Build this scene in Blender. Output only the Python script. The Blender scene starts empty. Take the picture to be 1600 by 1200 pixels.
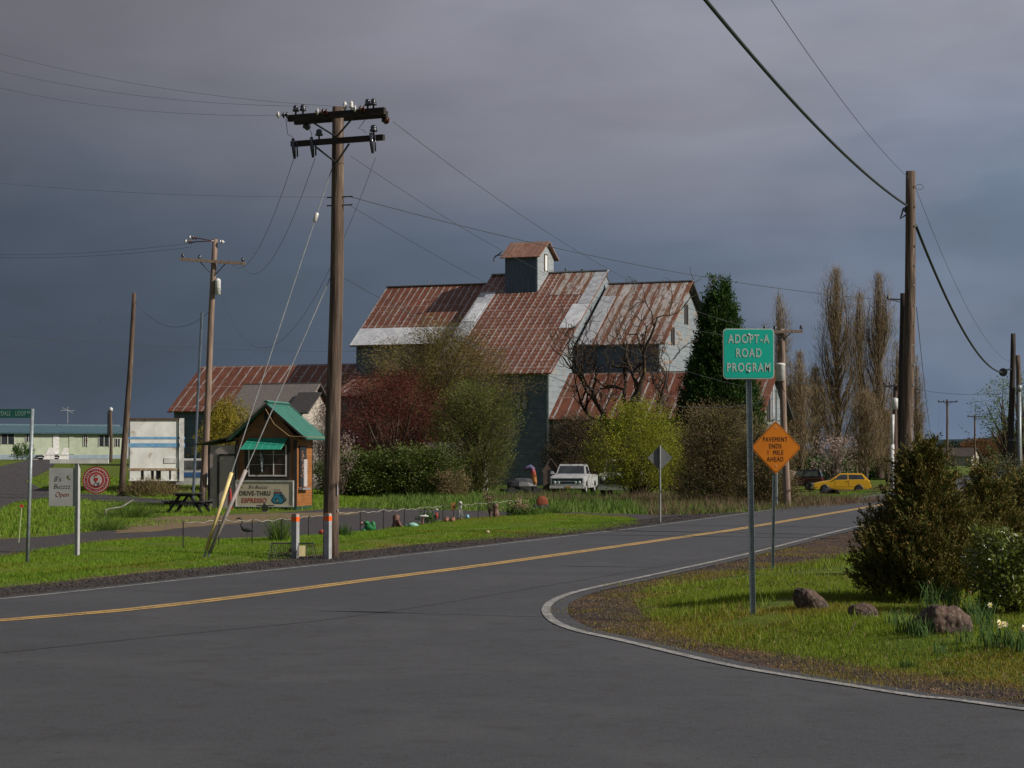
import bpy, math, random
import numpy as np
from mathutils import Vector, Matrix
SC = bpy.context.scene
PI = math.pi
# ---------------------------------------------------------------- camera
FPX, HOR, CAMZ = 3200.0, 712.0, 2.2
PITCH = math.atan((HOR-600)/FPX)
cam = bpy.data.cameras.new('camera'); cam.sensor_width = 36; cam.lens = 36*FPX/1600
cam.clip_start = 0.1; cam.clip_end = 6000
camo = bpy.data.objects.new('camera', cam); SC.collection.objects.link(camo)
camo.location = (0, 0, CAMZ); camo.rotation_euler = (PI/2+PITCH, 0, 0)
SC.camera = camo
SC.render.resolution_x = 1024; SC.render.resolution_y = 768
SC.view_settings.view_transform = 'Standard'; SC.view_settings.look = 'None'
SC.view_settings.exposure = 0.25; SC.view_settings.gamma = 1.0
# ---------------------------------------------------------------- sun and sky
SUN_EL = math.radians(33)
SUNH = Vector((0.94, -0.34, 0)).normalized()          # horizontal direction towards the sun
sd = Vector((SUNH.x*math.cos(SUN_EL), SUNH.y*math.cos(SUN_EL), math.sin(SUN_EL)))
sl = bpy.data.lights.new('sun', 'SUN'); sl.energy = 4.0; sl.angle = math.radians(0.5); sl.color = (1.0, 0.93, 0.82)
so = bpy.data.objects.new('sun', sl); SC.collection.objects.link(so)
so.rotation_euler = (-sd).to_track_quat('-Z', 'Y').to_euler()
W = bpy.data.worlds.new('World'); SC.world = W; W.use_nodes = True
def world():
    nt = W.node_tree; N = nt.nodes; L = nt.links; N.clear()
    out = N.new('ShaderNodeOutputWorld'); bg = N.new('ShaderNodeBackground'); L.new(bg.outputs[0], out.inputs[0])
    sky = N.new('ShaderNodeTexSky'); sky.sky_type = 'NISHITA'; sky.sun_disc = False
    sky.sun_elevation = SUN_EL; sky.sun_rotation = math.atan2(SUNH.x, SUNH.y)
    tc = N.new('ShaderNodeTexCoord'); sep = N.new('ShaderNodeSeparateXYZ'); L.new(tc.outputs['Generated'], sep.inputs[0])
    def math_(op, a, b=None, c=None):
        n = N.new('ShaderNodeMath'); n.operation = op
        for i, x in enumerate((a, b, c)):
            if x is None: continue
            if isinstance(x, (int, float)): n.inputs[i].default_value = x
            else: L.new(x, n.inputs[i])
        return n.outputs[0]
    def ss(x, a, b):
        n = N.new('ShaderNodeMapRange'); n.interpolation_type = 'SMOOTHSTEP'
        L.new(x, n.inputs[0]); n.inputs[1].default_value = a; n.inputs[2].default_value = b
        return n.outputs[0]
    def noise(scale, det, sx, sy, sz, dist=0.0, off=0.0):
        m = N.new('ShaderNodeMapping'); m.inputs['Scale'].default_value = (sx, sy, sz); m.inputs['Location'].default_value = (off, off*.7, off*.3)
        L.new(tc.outputs['Generated'], m.inputs[0])
        n = N.new('ShaderNodeTexNoise'); n.inputs['Scale'].default_value = scale; n.inputs['Detail'].default_value = det
        n.inputs['Roughness'].default_value = .5; n.inputs['Distortion'].default_value = dist
        L.new(m.outputs[0], n.inputs[0]); return n.outputs[0]
    def mix(f, a, b):
        n = N.new('ShaderNodeMix'); n.data_type = 'RGBA'
        if isinstance(f, (int, float)): n.inputs[0].default_value = f
        else: L.new(f, n.inputs[0])
        for i, x in ((6, a), (7, b)):
            if isinstance(x, tuple): n.inputs[i].default_value = (*x, 1)
            else: L.new(x, n.inputs[i])
        return n.outputs[2]
    z = sep.outputs[2]; x = sep.outputs[0]
    n1 = noise(3.2, 5, 1, 1, 3.2, .3); n2 = noise(9, 6, 1, 1, 3.0, .4, 3.1); n3 = noise(2.0, 3, 1, 1, 2.4, 0, 7.7)
    # storm deck: blue-slate low down, mauve grey overhead, a paler gap low on the right
    zz = math_('ADD', z, math_('MULTIPLY', math_('SUBTRACT', n1, .5), .22))
    zz = math_('ADD', zz, math_('MULTIPLY', x, -0.06))
    ramp = N.new('ShaderNodeValToRGB'); L.new(ss(zz, -.02, .30), ramp.inputs[0])
    e = ramp.color_ramp.elements
    e[0].position = 0.0; e[0].color = (.070, .096, .140, 1)
    e[1].position = 1.0; e[1].color = (.168, .168, .194, 1)
    for p, c in ((.12, (.066, .086, .118)), (.32, (.076, .097, .134)), (.55, (.116, .129, .164)), (.78, (.148, .151, .180))):
        k = e.new(p); k.color = (*c, 1)
    det = math_('MULTIPLY_ADD', math_('SUBTRACT', n2, .5), .50, 1.0)
    det2 = math_('MULTIPLY_ADD', math_('SUBTRACT', n3, .5), .5, 1.0)
    vm = N.new('ShaderNodeVectorMath'); vm.operation = 'SCALE'; L.new(ramp.outputs[0], vm.inputs[0]); L.new(math_('MULTIPLY', math_('MULTIPLY', det, det2), math_('MULTIPLY_ADD', ss(math_('ADD', x, math_('MULTIPLY', z, .35)), -.26, .36), 1.02, .76)), vm.inputs[3])
    gap = math_('MULTIPLY', math_('MULTIPLY', ss(x, .06, .16), ss(n1, .40, .62)), math_('MULTIPLY', ss(z, .005, .03), ss(z, .13, .05)))
    storm = mix(math_('MULTIPLY', gap, .75), vm.outputs[0], (.20, .23, .31))
    # the broken sky behind the viewer, from where the sun comes
    vs = N.new('ShaderNodeVectorMath'); vs.operation = 'SCALE'; L.new(sky.outputs[0], vs.inputs[0]); vs.inputs[3].default_value = .052
    sdot = math_('ADD', math_('MULTIPLY', sep.outputs[1], -1.0), math_('MULTIPLY', x, .35))
    clear = mix(ss(n3, .42, .6), vs.outputs[0], (.15, .15, .17))
    fin = mix(ss(sdot, -.25, .6), storm, clear)
    L.new(fin, bg.inputs[0]); bg.inputs[1].default_value = 1.0
world()
# ---------------------------------------------------------------- projection helpers
def ray(u, v):
    du, dv = (u-800)/FPX, (600-v)/FPX
    return Vector((du, math.cos(PITCH)-dv*math.sin(PITCH), math.sin(PITCH)+dv*math.cos(PITCH)))
def P(u, v, Y):
    r = ray(u, v); k = Y/r.y
    return Vector((r.x*k, Y, CAMZ+r.z*k))
def G(u, v, z=0.0):
    r = ray(u, v); k = (z-CAMZ)/r.z
    return (r.x*k, r.y*k)
def XY(u, ppm):
    Y = FPX/ppm
    return ((u-800)/ppm, Y)
# ---------------------------------------------------------------- plan of the ground (metres)
def catmull(pts, step=1.0):
    pts = [Vector(p).to_2d() for p in pts]; out = []
    for i in range(len(pts)-1):
        p0 = pts[max(i-1, 0)]; p1 = pts[i]; p2 = pts[i+1]; p3 = pts[min(i+2, len(pts)-1)]
        n = max(2, int((p2-p1).length/step))
        for k in range(n):
            t = k/n; t2 = t*t; t3 = t2*t
            out.append(.5*((2*p1)+(p2-p0)*t+(2*p0-5*p1+4*p2-p3)*t2+(3*p1-p0-3*p2+p3)*t3))
    out.append(pts[-1]); return out
CL = catmull([(-30, 2), (-14, 17.5), (-6.95, 26.8), (-4.93, 29.9), (-2.4, 36.1), (0, 42.2), (5.3, 56.8), (6.95, 61.5), (17.1, 93.2), (29, 132), (48, 200), (72, 290), (140, 530), (300, 1100)], .8)
def offset(pl, d):
    o = []
    for i, p in enumerate(pl):
        t = (pl[min(i+1, len(pl)-1)]-pl[max(i-1, 0)]).normalized()
        o.append(p+Vector((-t.y, t.x))*d)
    return o
NEARPX = [(1350, 822), (1174, 866), (1060, 892), (960, 914), (900, 928), (868, 940), (854, 952), (856, 965), (872, 978), (908, 991), (960, 1002), (1120, 1040), (1216, 1058), (1340, 1078), (1440, 1094), (1600, 1114)]
NEARW = [Vector(G(*p)) for p in NEARPX]
NEARW = [Vector((19.9, 90.5))] + NEARW + [Vector((8.2, 11.0)), Vector((14, 2)), Vector((22, -12))]
NEARC = catmull(NEARW, .35)
def pip(poly, X, Y):
    ins = np.zeros(X.shape, bool); n = len(poly)
    for i in range(n):
        x1, y1 = poly[i]; x2, y2 = poly[(i+1) % n]
        if y1 == y2: continue
        c = ((y1 > Y) != (y2 > Y)) & (X < (x2-x1)*(Y-y1)/(y2-y1)+x1)
        ins ^= c
    return ins
def pdist(pl, X, Y, closed=True):
    d = np.full(X.shape, 1e9); n = len(pl)
    for i in range(n if closed else n-1):
        x1, y1 = pl[i]; x2, y2 = pl[(i+1) % n]
        dx, dy = x2-x1, y2-y1; L2 = dx*dx+dy*dy+1e-12
        t = np.clip(((X-x1)*dx+(Y-y1)*dy)/L2, 0, 1)
        d = np.minimum(d, (X-x1-t*dx)**2+(Y-y1-t*dy)**2)
    return np.sqrt(d)
def sstep(x, a, b):
    t = np.clip((x-a)/(b-a), 0, 1); return t*t*(3-2*t)
LAWN_L = [G(*p) for p in [(-260, 950), (0, 922), (120, 908), (220, 895), (320, 888), (410, 879), (470, 873), (530, 864), (590, 858), (640, 851), (700, 849), (780, 843), (880, 834), (960, 825), (1003, 816),
          (980, 808), (920, 804), (840, 804.5), (800, 806), (720, 812), (640, 822), (590, 829), (510, 836), (390, 843), (270, 840), (200, 843), (120, 850), (0, 871), (-260, 900)]]
LAWN_R = [G(*p) for p in [(1800, 1100), (1600, 1076), (1440, 1060), (1300, 1036), (1200, 1020), (1100, 1004), (1040, 984), (1000, 955), (990, 935), (1020, 917), (1100, 902), (1190, 893), (1260, 880), (1345, 866), (1500, 850), (1700, 840)]] + [(22, 40), (20, 20)]
DRIVE = [G(*p) for p in [(-260, 900), (0, 871), (120, 850), (200, 843), (270, 840), (390, 843), (510, 836), (590, 829), (640, 822), (720, 812), (800, 806), (840, 804.5), (920, 804.5), (980, 808), (1003, 815), (1060, 813), (1110, 812), (1190, 804), (1190, 800), (1130, 802), (1100, 803), (1030, 804), (940, 803),
         (880, 799.5), (780, 799), (640, 796), (530, 793), (505, 795), (465, 798), (372, 799), (330, 806), (320, 820), (180, 827), (80, 838), (0, 843), (-260, 860)]]
LANE = [G(*p) for p in [(-200, 770), (0, 752), (38, 746), (60, 738), (76, 733), (66, 727), (52, 726), (92, 725), (110, 731), (98, 742), (75, 756), (40, 768), (62, 776), (100, 781), (180, 784), (262, 789), (330, 790), (335, 797), (255, 793), (150, 790), (70, 787), (20, 792), (0, 800), (-60, 822), (-200, 850)]]
_L_L = np.array(LAWN_L); _L_R = np.array(LAWN_R); _CL = np.array([(p.x, p.y) for p in CL[::6]])
def terr(X, Y):
    X = np.asarray(X, float); Y = np.asarray(Y, float)
    z = np.clip((Y-75)*.0125, 0, 2.0)*sstep(-X, 6, 16)
    z = z - .62*np.exp(-((X-24)**2+((Y-149)*.8)**2)/(2*15.0**2))
    z = z*sstep(pdist(_CL, X, Y, False), 5, 10)
    m = (Y > 10) & (Y < 85) & (np.abs(X) < 40)
    if m.any():
        z = np.array(z, float)
        Xm, Ym = X[m], Y[m]
        for P_, h, w in ((LAWN_L, .05, 1.4), (LAWN_R, .20, 2.2)):
            d = pdist(P_, Xm, Ym); d = np.where(pip(P_, Xm, Ym), d, 0)
            z[m] += h*sstep(d, 0.05, w)
    return z
def tz(x, y): return float(terr(np.array([x]), np.array([y]))[0])
# ---------------------------------------------------------------- tagging
def tag(o, label=None, cat=None, group=None, kind=None):
    if label: o['label'] = label
    if cat: o['category'] = cat
    if group: o['group'] = group
    if kind: o['kind'] = kind
    return o
def thing(name, label, cat, loc, rz=0.0, group=None):
    o = bpy.data.objects.new(name, None); SC.collection.objects.link(o)
    o.location = loc; o.rotation_euler = (0, 0, rz); o.empty_display_size = .2
    return tag(o, label, cat, group)
def copy_tree(o, loc, rz, label, parent=None):
    c = o.copy(); SC.collection.objects.link(c)
    if parent is None:
        c.location = loc; c.rotation_euler = (0, 0, rz); c['label'] = label
    else: c.parent = parent
    for ch in list(o.children): copy_tree(ch, None, None, None, c)
    return c
# ---------------------------------------------------------------- materials
def new_mat(name):
    m = bpy.data.materials.new(name); m.use_nodes = True
    nt = m.node_tree; b = nt.nodes['Principled BSDF']
    return m, nt, b
def _mth(nt, op, a, b=None, c=None):
    n = nt.nodes.new('ShaderNodeMath'); n.operation = op
    for i, x in enumerate((a, b, c)):
        if x is None: continue
        if isinstance(x, (int, float)): n.inputs[i].default_value = x
        else: nt.links.new(x, n.inputs[i])
    return n.outputs[0]
def _ss(nt, x, a, b):
    n = nt.nodes.new('ShaderNodeMapRange'); n.interpolation_type = 'SMOOTHSTEP'
    nt.links.new(x, n.inputs[0]); n.inputs[1].default_value = a; n.inputs[2].default_value = b
    return n.outputs[0]
def _mix(nt, f, a, b, mode='MIX'):
    n = nt.nodes.new('ShaderNodeMix'); n.data_type = 'RGBA'; n.blend_type = mode
    if isinstance(f, (int, float)): n.inputs[0].default_value = f
    else: nt.links.new(f, n.inputs[0])
    for i, x in ((6, a), (7, b)):
        if isinstance(x, tuple): n.inputs[i].default_value = (*x, 1)
        else: nt.links.new(x, n.inputs[i])
    return n.outputs[2]
def _noise(nt, co, scale, det=5, st=(1, 1, 1), dist=0, rough=.55, off=0):
    m = nt.nodes.new('ShaderNodeMapping'); m.inputs['Scale'].default_value = st; m.inputs['Location'].default_value = (off, off, off)
    nt.links.new(co, m.inputs[0])
    n = nt.nodes.new('ShaderNodeTexNoise'); n.inputs['Scale'].default_value = scale; n.inputs['Detail'].default_value = det
    n.inputs['Roughness'].default_value = rough; n.inputs['Distortion'].default_value = dist
    nt.links.new(m.outputs[0], n.inputs[0]); return n.outputs[0]
def _co(nt, which='Object'):
    return nt.nodes.new('ShaderNodeTexCoord').outputs[which]
def _bump(nt, b, h, s, d=.02):
    n = nt.nodes.new('ShaderNodeBump'); n.inputs['Strength'].default_value = s; n.inputs['Distance'].default_value = d
    nt.links.new(h, n.inputs['Height']); nt.links.new(n.outputs[0], b.inputs['Normal'])
def mat(name, c1, c2=None, scale=6, rough=.75, bump=0, st=(1, 1, 1), metallic=0, lo=.38, hi=.62, spec=.4, bs=None, c3=None, s3=30):
    m, nt, b = new_mat(name); co = _co(nt)
    c2 = c2 or tuple(x*.75 for x in c1)
    n = _noise(nt, co, scale, 6, st)
    col = _mix(nt, _ss(nt, n, lo, hi), c1, c2)
    if c3: col = _mix(nt, _ss(nt, _noise(nt, co, s3, 4, st, off=4.2), .56, .66), col, c3)
    nt.links.new(col, b.inputs['Base Color'])
    b.inputs['Roughness'].default_value = rough; b.inputs['Metallic'].default_value = metallic
    b.inputs['Specular IOR Level'].default_value = spec
    if bump: _bump(nt, b, _noise(nt, co, bs or scale*3, 5, st), bump)
    return m
def leafmat(name, cols, rough=.7, trans=.25, spec=.25):
    m, nt, b = new_mat(name)
    g = nt.nodes.new('ShaderNodeNewGeometry'); r = nt.nodes.new('ShaderNodeValToRGB')
    nt.links.new(g.outputs['Random Per Island'], r.inputs[0]); e = r.color_ramp.elements
    e[0].color = (*cols[0], 1); e[1].color = (*cols[-1], 1)
    for i, c in enumerate(cols[1:-1]): k = e.new((i+1)/(len(cols)-1)); k.color = (*c, 1)
    nz = _noise(nt, _co(nt), .9, 3)
    col = _mix(nt, _ss(nt, nz, .35, .65), r.outputs[0], cols[len(cols)//2])
    nt.links.new(col, b.inputs['Base Color']); b.inputs['Roughness'].default_value = rough; b.inputs['Specular IOR Level'].default_value = spec
    if trans:
        t = nt.nodes.new('ShaderNodeBsdfTranslucent'); nt.links.new(col, t.inputs[0])
        mx = nt.nodes.new('ShaderNodeMixShader'); mx.inputs[0].default_value = trans
        nt.links.new(b.outputs[0], mx.inputs[1]); nt.links.new(t.outputs[0], mx.inputs[2])
        nt.links.new(mx.outputs[0], nt.nodes['Material Output'].inputs[0])
    return m
# ---------------------------------------------------------------- mesh builder
class MB:
    def __init__(s): s.v = []; s.f = []; s.uv = None
    def add(s, vs, fs):
        o = len(s.v); s.v += [tuple(v) for v in vs]; s.f += [tuple(i+o for i in f) for f in fs]; return s
    def box(s, c, d, rz=0, rx=0, ry=0):
        x, y, z = d[0]/2, d[1]/2, d[2]/2
        vs = [Vector((a*x, b*y, e*z)) for a, b, e in ((-1,-1,-1),(1,-1,-1),(1,1,-1),(-1,1,-1),(-1,-1,1),(1,-1,1),(1,1,1),(-1,1,1))]
        R = Matrix.Rotation(rz, 3, 'Z') @ Matrix.Rotation(ry, 3, 'Y') @ Matrix.Rotation(rx, 3, 'X')
        return s.add([R@v+Vector(c) for v in vs], [(0,3,2,1),(4,5,6,7),(0,1,5,4),(1,2,6,5),(2,3,7,6),(3,0,4,7)])
    def bx(s, x0, x1, y0, y1, z0, z1): return s.box(((x0+x1)/2, (y0+y1)/2, (z0+z1)/2), (x1-x0, y1-y0, z1-z0))
    def tube(s, pts, r, n=8, caps=True):
        pts = [Vector(p) for p in pts]
        if isinstance(r, (int, float)): r = [r]*len(pts)
        up = None; vs = []; fs = []
        for i, p in enumerate(pts):
            t = (pts[min(i+1, len(pts)-1)]-pts[max(i-1, 0)])
            if t.length < 1e-9: t = Vector((0, 0, 1))
            t.normalize()
            if up is None:
                up = t.cross(Vector((0, 1, 0))) if abs(t.y) < .9 else t.cross(Vector((1, 0, 0)))
            a = (up - t*up.dot(t))
            a = a.normalized() if a.length > 1e-6 else t.orthogonal().normalized()
            up = a; b = t.cross(a)
            for k in range(n):
                w = 2*PI*k/n; vs.append(p+(a*math.cos(w)+b*math.sin(w))*r[i])
        for i in range(len(pts)-1):
            for k in range(n):
                k2 = (k+1) % n; fs.append((i*n+k, i*n+k2, (i+1)*n+k2, (i+1)*n+k))
        if caps: fs.append(tuple(range(n))[::-1]); fs.append(tuple((len(pts)-1)*n+k for k in range(n)))
        return s.add(vs, fs)
    def lathe(s, prof, c=(0, 0, 0), n=12, axis=(0, 0, 1)):
        q = Vector(axis).to_track_quat('Z', 'Y'); c = Vector(c); vs = []; fs = []
        for r, h in prof:
            for k in range(n):
                w = 2*PI*k/n; vs.append(q@Vector((r*math.cos(w), r*math.sin(w), h))+c)
        for i in range(len(prof)-1):
            for k in range(n):
                k2 = (k+1) % n; fs.append((i*n+k, i*n+k2, (i+1)*n+k2, (i+1)*n+k))
        fs.append(tuple(range(n))[::-1]); fs.append(tuple((len(prof)-1)*n+k for k in range(n)))
        return s.add(vs, fs)
    def prism(s, poly, ax, a0, a1):
        """poly in the two other axes, extruded along axis ax from a0 to a1"""
        def mk(p, a): return {'x': (a, p[0], p[1]), 'y': (p[0], a, p[1]), 'z': (p[0], p[1], a)}[ax]
        n = len(poly); vs = [mk(p, a0) for p in poly]+[mk(p, a1) for p in poly]
        fs = [tuple(range(n)), tuple(range(n, 2*n))[::-1]]+[(i, i+n, (i+1) % n+n, (i+1) % n) for i in range(n)]
        return s.add(vs, fs)
    def slab(s, q, t):
        """quad q (4 points) given thickness t along its normal"""
        q = [Vector(p) for p in q]; n = (q[1]-q[0]).cross(q[3]-q[0]).normalized()
        vs = q+[p-n*t for p in q]
        return s.add(vs, [(0,1,2,3),(7,6,5,4),(0,4,5,1),(1,5,6,2),(2,6,7,3),(3,7,4,0)])
    def blob(s, c, r, rng, n=10, m=7, lump=.15):
        vs = []; fs = []
        for i in range(m+1):
            th = PI*i/m
            for k in range(n):
                w = 2*PI*k/n; q = 1+rng.uniform(-lump, lump)*(0 if i in (0, m) else 1)
                vs.append((c[0]+r[0]*q*math.sin(th)*math.cos(w), c[1]+r[1]*q*math.sin(th)*math.sin(w), c[2]+r[2]*q*math.cos(th)))
        for i in range(m):
            for k in range(n):
                k2 = (k+1) % n; fs.append((i*n+k, (i+1)*n+k, (i+1)*n+k2, i*n+k2))
        return s.add(vs, fs)
    def build(s, name, m, parent=None, smooth=False, loc=None, rz=None):
        me = bpy.data.meshes.new(name); me.from_pydata(s.v, [], s.f); me.materials.append(m)
        if smooth: me.polygons.foreach_set('use_smooth', [True]*len(me.polygons))
        me.update(); o = bpy.data.objects.new(name, me); SC.collection.objects.link(o)
        if parent: o.parent = parent
        if loc is not None: o.location = loc
        if rz is not None: o.rotation_euler = (0, 0, rz)
        return o
def npmesh(name, V, k, m, parent=None, loc=None, smooth=False):
    """V (n*k,3): n separate faces of k corners"""
    n = len(V)//k; me = bpy.data.meshes.new(name)
    me.vertices.add(n*k); me.vertices.foreach_set('co', np.ascontiguousarray(V, np.float32).ravel())
    me.loops.add(n*k); me.loops.foreach_set('vertex_index', np.arange(n*k, dtype=np.int32))
    me.polygons.add(n); me.polygons.foreach_set('loop_start', np.arange(0, n*k, k, dtype=np.int32))
    me.polygons.foreach_set('loop_total', np.full(n, k, np.int32))
    me.materials.append(m); me.update(calc_edges=True); me.validate()
    o = bpy.data.objects.new(name, me); SC.collection.objects.link(o)
    if parent: o.parent = parent
    if loc is not None: o.location = loc
    return o
def nrm(a): return a/(np.linalg.norm(a, axis=-1, keepdims=True)+1e-9)
def leaves(rng, pos, d, ln, wd, jit=.5, quad=True):
    """one small blade or leaf at each position, along direction d"""
    n = len(pos); d = nrm(d+rng.normal(0, jit, (n, 3))); s = nrm(np.cross(d, rng.normal(0, 1, (n, 3))))
    ln = ln*rng.uniform(.6, 1.3, (n, 1)); wd = wd*rng.uniform(.7, 1.2, (n, 1))
    if quad:
        V = np.stack([pos, pos+d*ln*.45+s*wd*.5, pos+d*ln, pos+d*ln*.45-s*wd*.5], 1)
        return V.reshape(-1, 3), 4
    V = np.stack([pos-s*wd*.5, pos+s*wd*.5, pos+d*ln], 1)
    return V.reshape(-1, 3), 3
def lumpf(rng, k=7):
    a = rng.integers(1, 6, k); b = rng.uniform(2, 9, k); c = rng.uniform(0, 6.28, k)
    return lambda th, h: sum(np.sin(a[i]*th+b[i]*h+c[i]) for i in range(k))/math.sqrt(k)
def crown(rng, n, H, prof, lump=.2, inner=.35, up=.5, z0=0.0, sx=1, sy=1):
    f = lumpf(rng); h = rng.random(n*4); r0 = np.array([prof(q) for q in h])
    keep = rng.random(n*4) < (r0/max(r0.max(), 1e-6))**.8; h = h[keep][:n]; r0 = r0[keep][:n]; n = len(h)
    th = rng.uniform(0, 2*PI, n); q = (1-inner)+inner*rng.random(n)**.5; q = 1-(1-rng.random(n)**.45)*inner*1.6
    r = r0*(1+lump*f(th, h*3))*np.clip(q, .05, 1.1)
    pos = np.stack([sx*r*np.cos(th), sy*r*np.sin(th), z0+h*H*(1+.05*f(th*2, h))], 1)
    d = np.stack([np.cos(th), np.sin(th), np.full(n, up)], 1)
    return pos, nrm(d)
def spray(rng, c, d, per, cl, sp, ln, wd, jit=.5, quad=True):
    n = len(c); C = np.repeat(c, per, 0); D = np.repeat(d+rng.normal(0, .25, d.shape), per, 0)
    t = rng.random((n*per, 1)); pos = C+D*t*cl+rng.normal(0, sp, (n*per, 3))
    return leaves(rng, pos, D, ln, wd, jit, quad)
def limbs(mb, rng, base, tips, r, bend=.12, n=5, sub=5):
    for t in tips:
        a = Vector(base); b = Vector(t); L = (b-a).length; pts = []; rr = []
        o = Vector(rng.normal(0, bend*L*.5, 3)); o.z = abs(o.z)*.3
        for i in range(sub+1):
            q = i/sub; p = a.lerp(b, q)+o*math.sin(PI*q)+Vector((0, 0, L*.10*math.sin(PI*q)))+Vector(rng.normal(0, .012*L, 3))*(1 if 0 < i else 0)
            pts.append(p); rr.append(max(r*(1-q)**.8*.9+.08*r, .006))
        mb.tube(pts, rr, n, False)
# ================================================================ ground
def ground_mat():
    m, nt, b = new_mat('meadow_soil'); co = _co(nt)
    a = _noise(nt, co, .35, 6); f = _noise(nt, co, 2.2, 6, off=3); g = _noise(nt, co, 14, 5, off=6)
    c = _mix(nt, _ss(nt, a, .35, .65), (.070, .115, .014), (.11, .145, .020))
    c = _mix(nt, _ss(nt, f, .5, .72), c, (.13, .115, .03))
    c = _mix(nt, _mth(nt, 'MULTIPLY', _ss(nt, g, .45, .7), .6), c, (.035, .045, .010))
    nt.links.new(c, b.inputs['Base Color']); b.inputs['Roughness'].default_value = .95; b.inputs['Specular IOR Level'].default_value = .1
    _bump(nt, b, g, .6, .05); return m
def gravel_mat(name, c1, c2, c3, rust=.25):
    m, nt, b = new_mat(name); co = _co(nt)
    v = nt.nodes.new('ShaderNodeTexVoronoi'); v.inputs['Scale'].default_value = 34; nt.links.new(co, v.inputs['Vector'])
    g = _noise(nt, co, 60, 4); a = _noise(nt, co, 1.3, 5, off=2); e = _noise(nt, co, 6, 6, off=9)
    c = _mix(nt, _ss(nt, g, .35, .65), c1, c2)
    c = _mix(nt, _mth(nt, 'MULTIPLY', _ss(nt, a, .48, .68), rust*2), c, c3)
    c = _mix(nt, _mth(nt, 'MULTIPLY', _ss(nt, e, .52, .66), rust*1.6), c, (.12, .075, .04))
    c = _mix(nt, .28, c, v.outputs['Color'], 'SOFT_LIGHT')
    nt.links.new(c, b.inputs['Base Color']); b.inputs['Roughness'].default_value = .9; b.inputs['Specular IOR Level'].default_value = .2
    _bump(nt, b, _mth(nt, 'ADD', v.outputs['Distance'], g), .9, .03); return m
def asphalt_mat():
    m, nt, b = new_mat('worn_asphalt'); co = _co(nt)
    g = _noise(nt, co, 90, 3); f = _noise(nt, co, 11, 5, off=4); a = _noise(nt, co, .45, 6, off=1, dist=.6); k = _noise(nt, co, 2.6, 6, off=8)
    c = _mix(nt, _ss(nt, g, .3, .7), (.024, .025, .028), (.067, .067, .072))
    c = _mix(nt, _mth(nt, 'MULTIPLY', _ss(nt, a, .42, .68), .45), c, (.072, .072, .076))
    c = _mix(nt, _mth(nt, 'MULTIPLY', _ss(nt, k, .54, .70), .6), c, (.036, .034, .034))
    c = _mix(nt, _mth(nt, 'MULTIPLY', _ss(nt, f, .66, .72), .6), c, (.030, .022, .020))
    c = _mix(nt, _mth(nt, 'MULTIPLY', _ss(nt, _noise(nt, co, 25, 3, off=5), .70, .74), .6), c, (.14, .07, .045))
    v = nt.nodes.new('ShaderNodeTexVoronoi'); v.inputs['Scale'].default_value = .28
    v.feature = 'DISTANCE_TO_EDGE'
    ds = nt.nodes.new('ShaderNodeVectorMath'); ds.operation = 'ADD'; nt.links.new(co, ds.inputs[0])
    nn = nt.nodes.new('ShaderNodeTexNoise'); nn.inputs['Scale'].default_value = 1.5; nt.links.new(co, nn.inputs[0]); nt.links.new(nn.outputs[1], ds.inputs[1])
    nt.links.new(ds.outputs[0], v.inputs['Vector'])
    sp = nt.nodes.new('ShaderNodeTexVoronoi'); sp.inputs['Scale'].default_value = 2.6; nt.links.new(co, sp.inputs['Vector'])
    c = _mix(nt, _mth(nt, 'MULTIPLY', _mth(nt, 'LESS_THAN', sp.outputs['Distance'], .055), .8), c, (.018, .015, .014))
    sq = nt.nodes.new('ShaderNodeTexVoronoi'); sq.inputs['Scale'].default_value = 7.5; nt.links.new(co, sq.inputs['Vector'])
    c = _mix(nt, _mth(nt, 'MULTIPLY', _mth(nt, 'LESS_THAN', sq.outputs['Distance'], .07), .5), c, (.10, .05, .035))
    c = _mix(nt, _mth(nt, 'MULTIPLY', _ss(nt, _noise(nt, co, 1.1, 7, (1, 1, 1), off=12, rough=.7), .56, .70), .35), c, (.022, .022, .023))
    nt.links.new(c, b.inputs['Base Color']); b.inputs['Specular IOR Level'].default_value = .35
    nt.links.new(_mth(nt, 'MULTIPLY_ADD', f, .25, .58), b.inputs['Roughness'])
    _bump(nt, b, _mth(nt, 'ADD', g, _mth(nt, 'MULTIPLY', f, .6)), .45, .012); return m
def paint_mat(name, c, wear=.5):
    m, nt, b = new_mat(name); co = _co(nt)
    g = _noise(nt, co, 22, 6); g2 = _noise(nt, co, 2.5, 5, off=3)
    k = _ss(nt, _mth(nt, 'MULTIPLY_ADD', g2, .5, _mth(nt, 'MULTIPLY', g, .7)), wear, wear+.16)
    nt.links.new(_mix(nt, k, c, tuple(x*.35+.035 for x in c)), b.inputs['Base Color']); b.inputs['Roughness'].default_value = .65; return m
M = {}
M['ground'] = ground_mat()
M['asphalt'] = asphalt_mat()
M['shoulder'] = gravel_mat('shoulder_gravel', (.024, .022, .024), (.062, .055, .054), (.085, .050, .034), .22)
M['dirt'] = gravel_mat('leaf_litter_dirt', (.034, .026, .023), (.070, .050, .042), (.12, .068, .040), .5)
M['drive'] = gravel_mat('dark_gravel', (.035, .033, .037), (.090, .084, .088), (.10, .075, .05), .12)
M['yellow_paint'] = paint_mat('yellow_road_paint', (.46, .285, .085), .57)
M['white_paint'] = paint_mat('white_road_paint', (.31, .30, .28), .51)
def lines_1d():
    xs = np.concatenate([-25-np.geomspace(1.5, 900, 34)[::-1], np.arange(-25, 25.01, .27), 25+np.geomspace(1.5, 900, 36)])
    ys = np.concatenate([np.linspace(-60, 12, 12), np.arange(14, 72, .27), 72+np.geomspace(.8, 2600, 70)])
    return xs, ys
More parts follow.
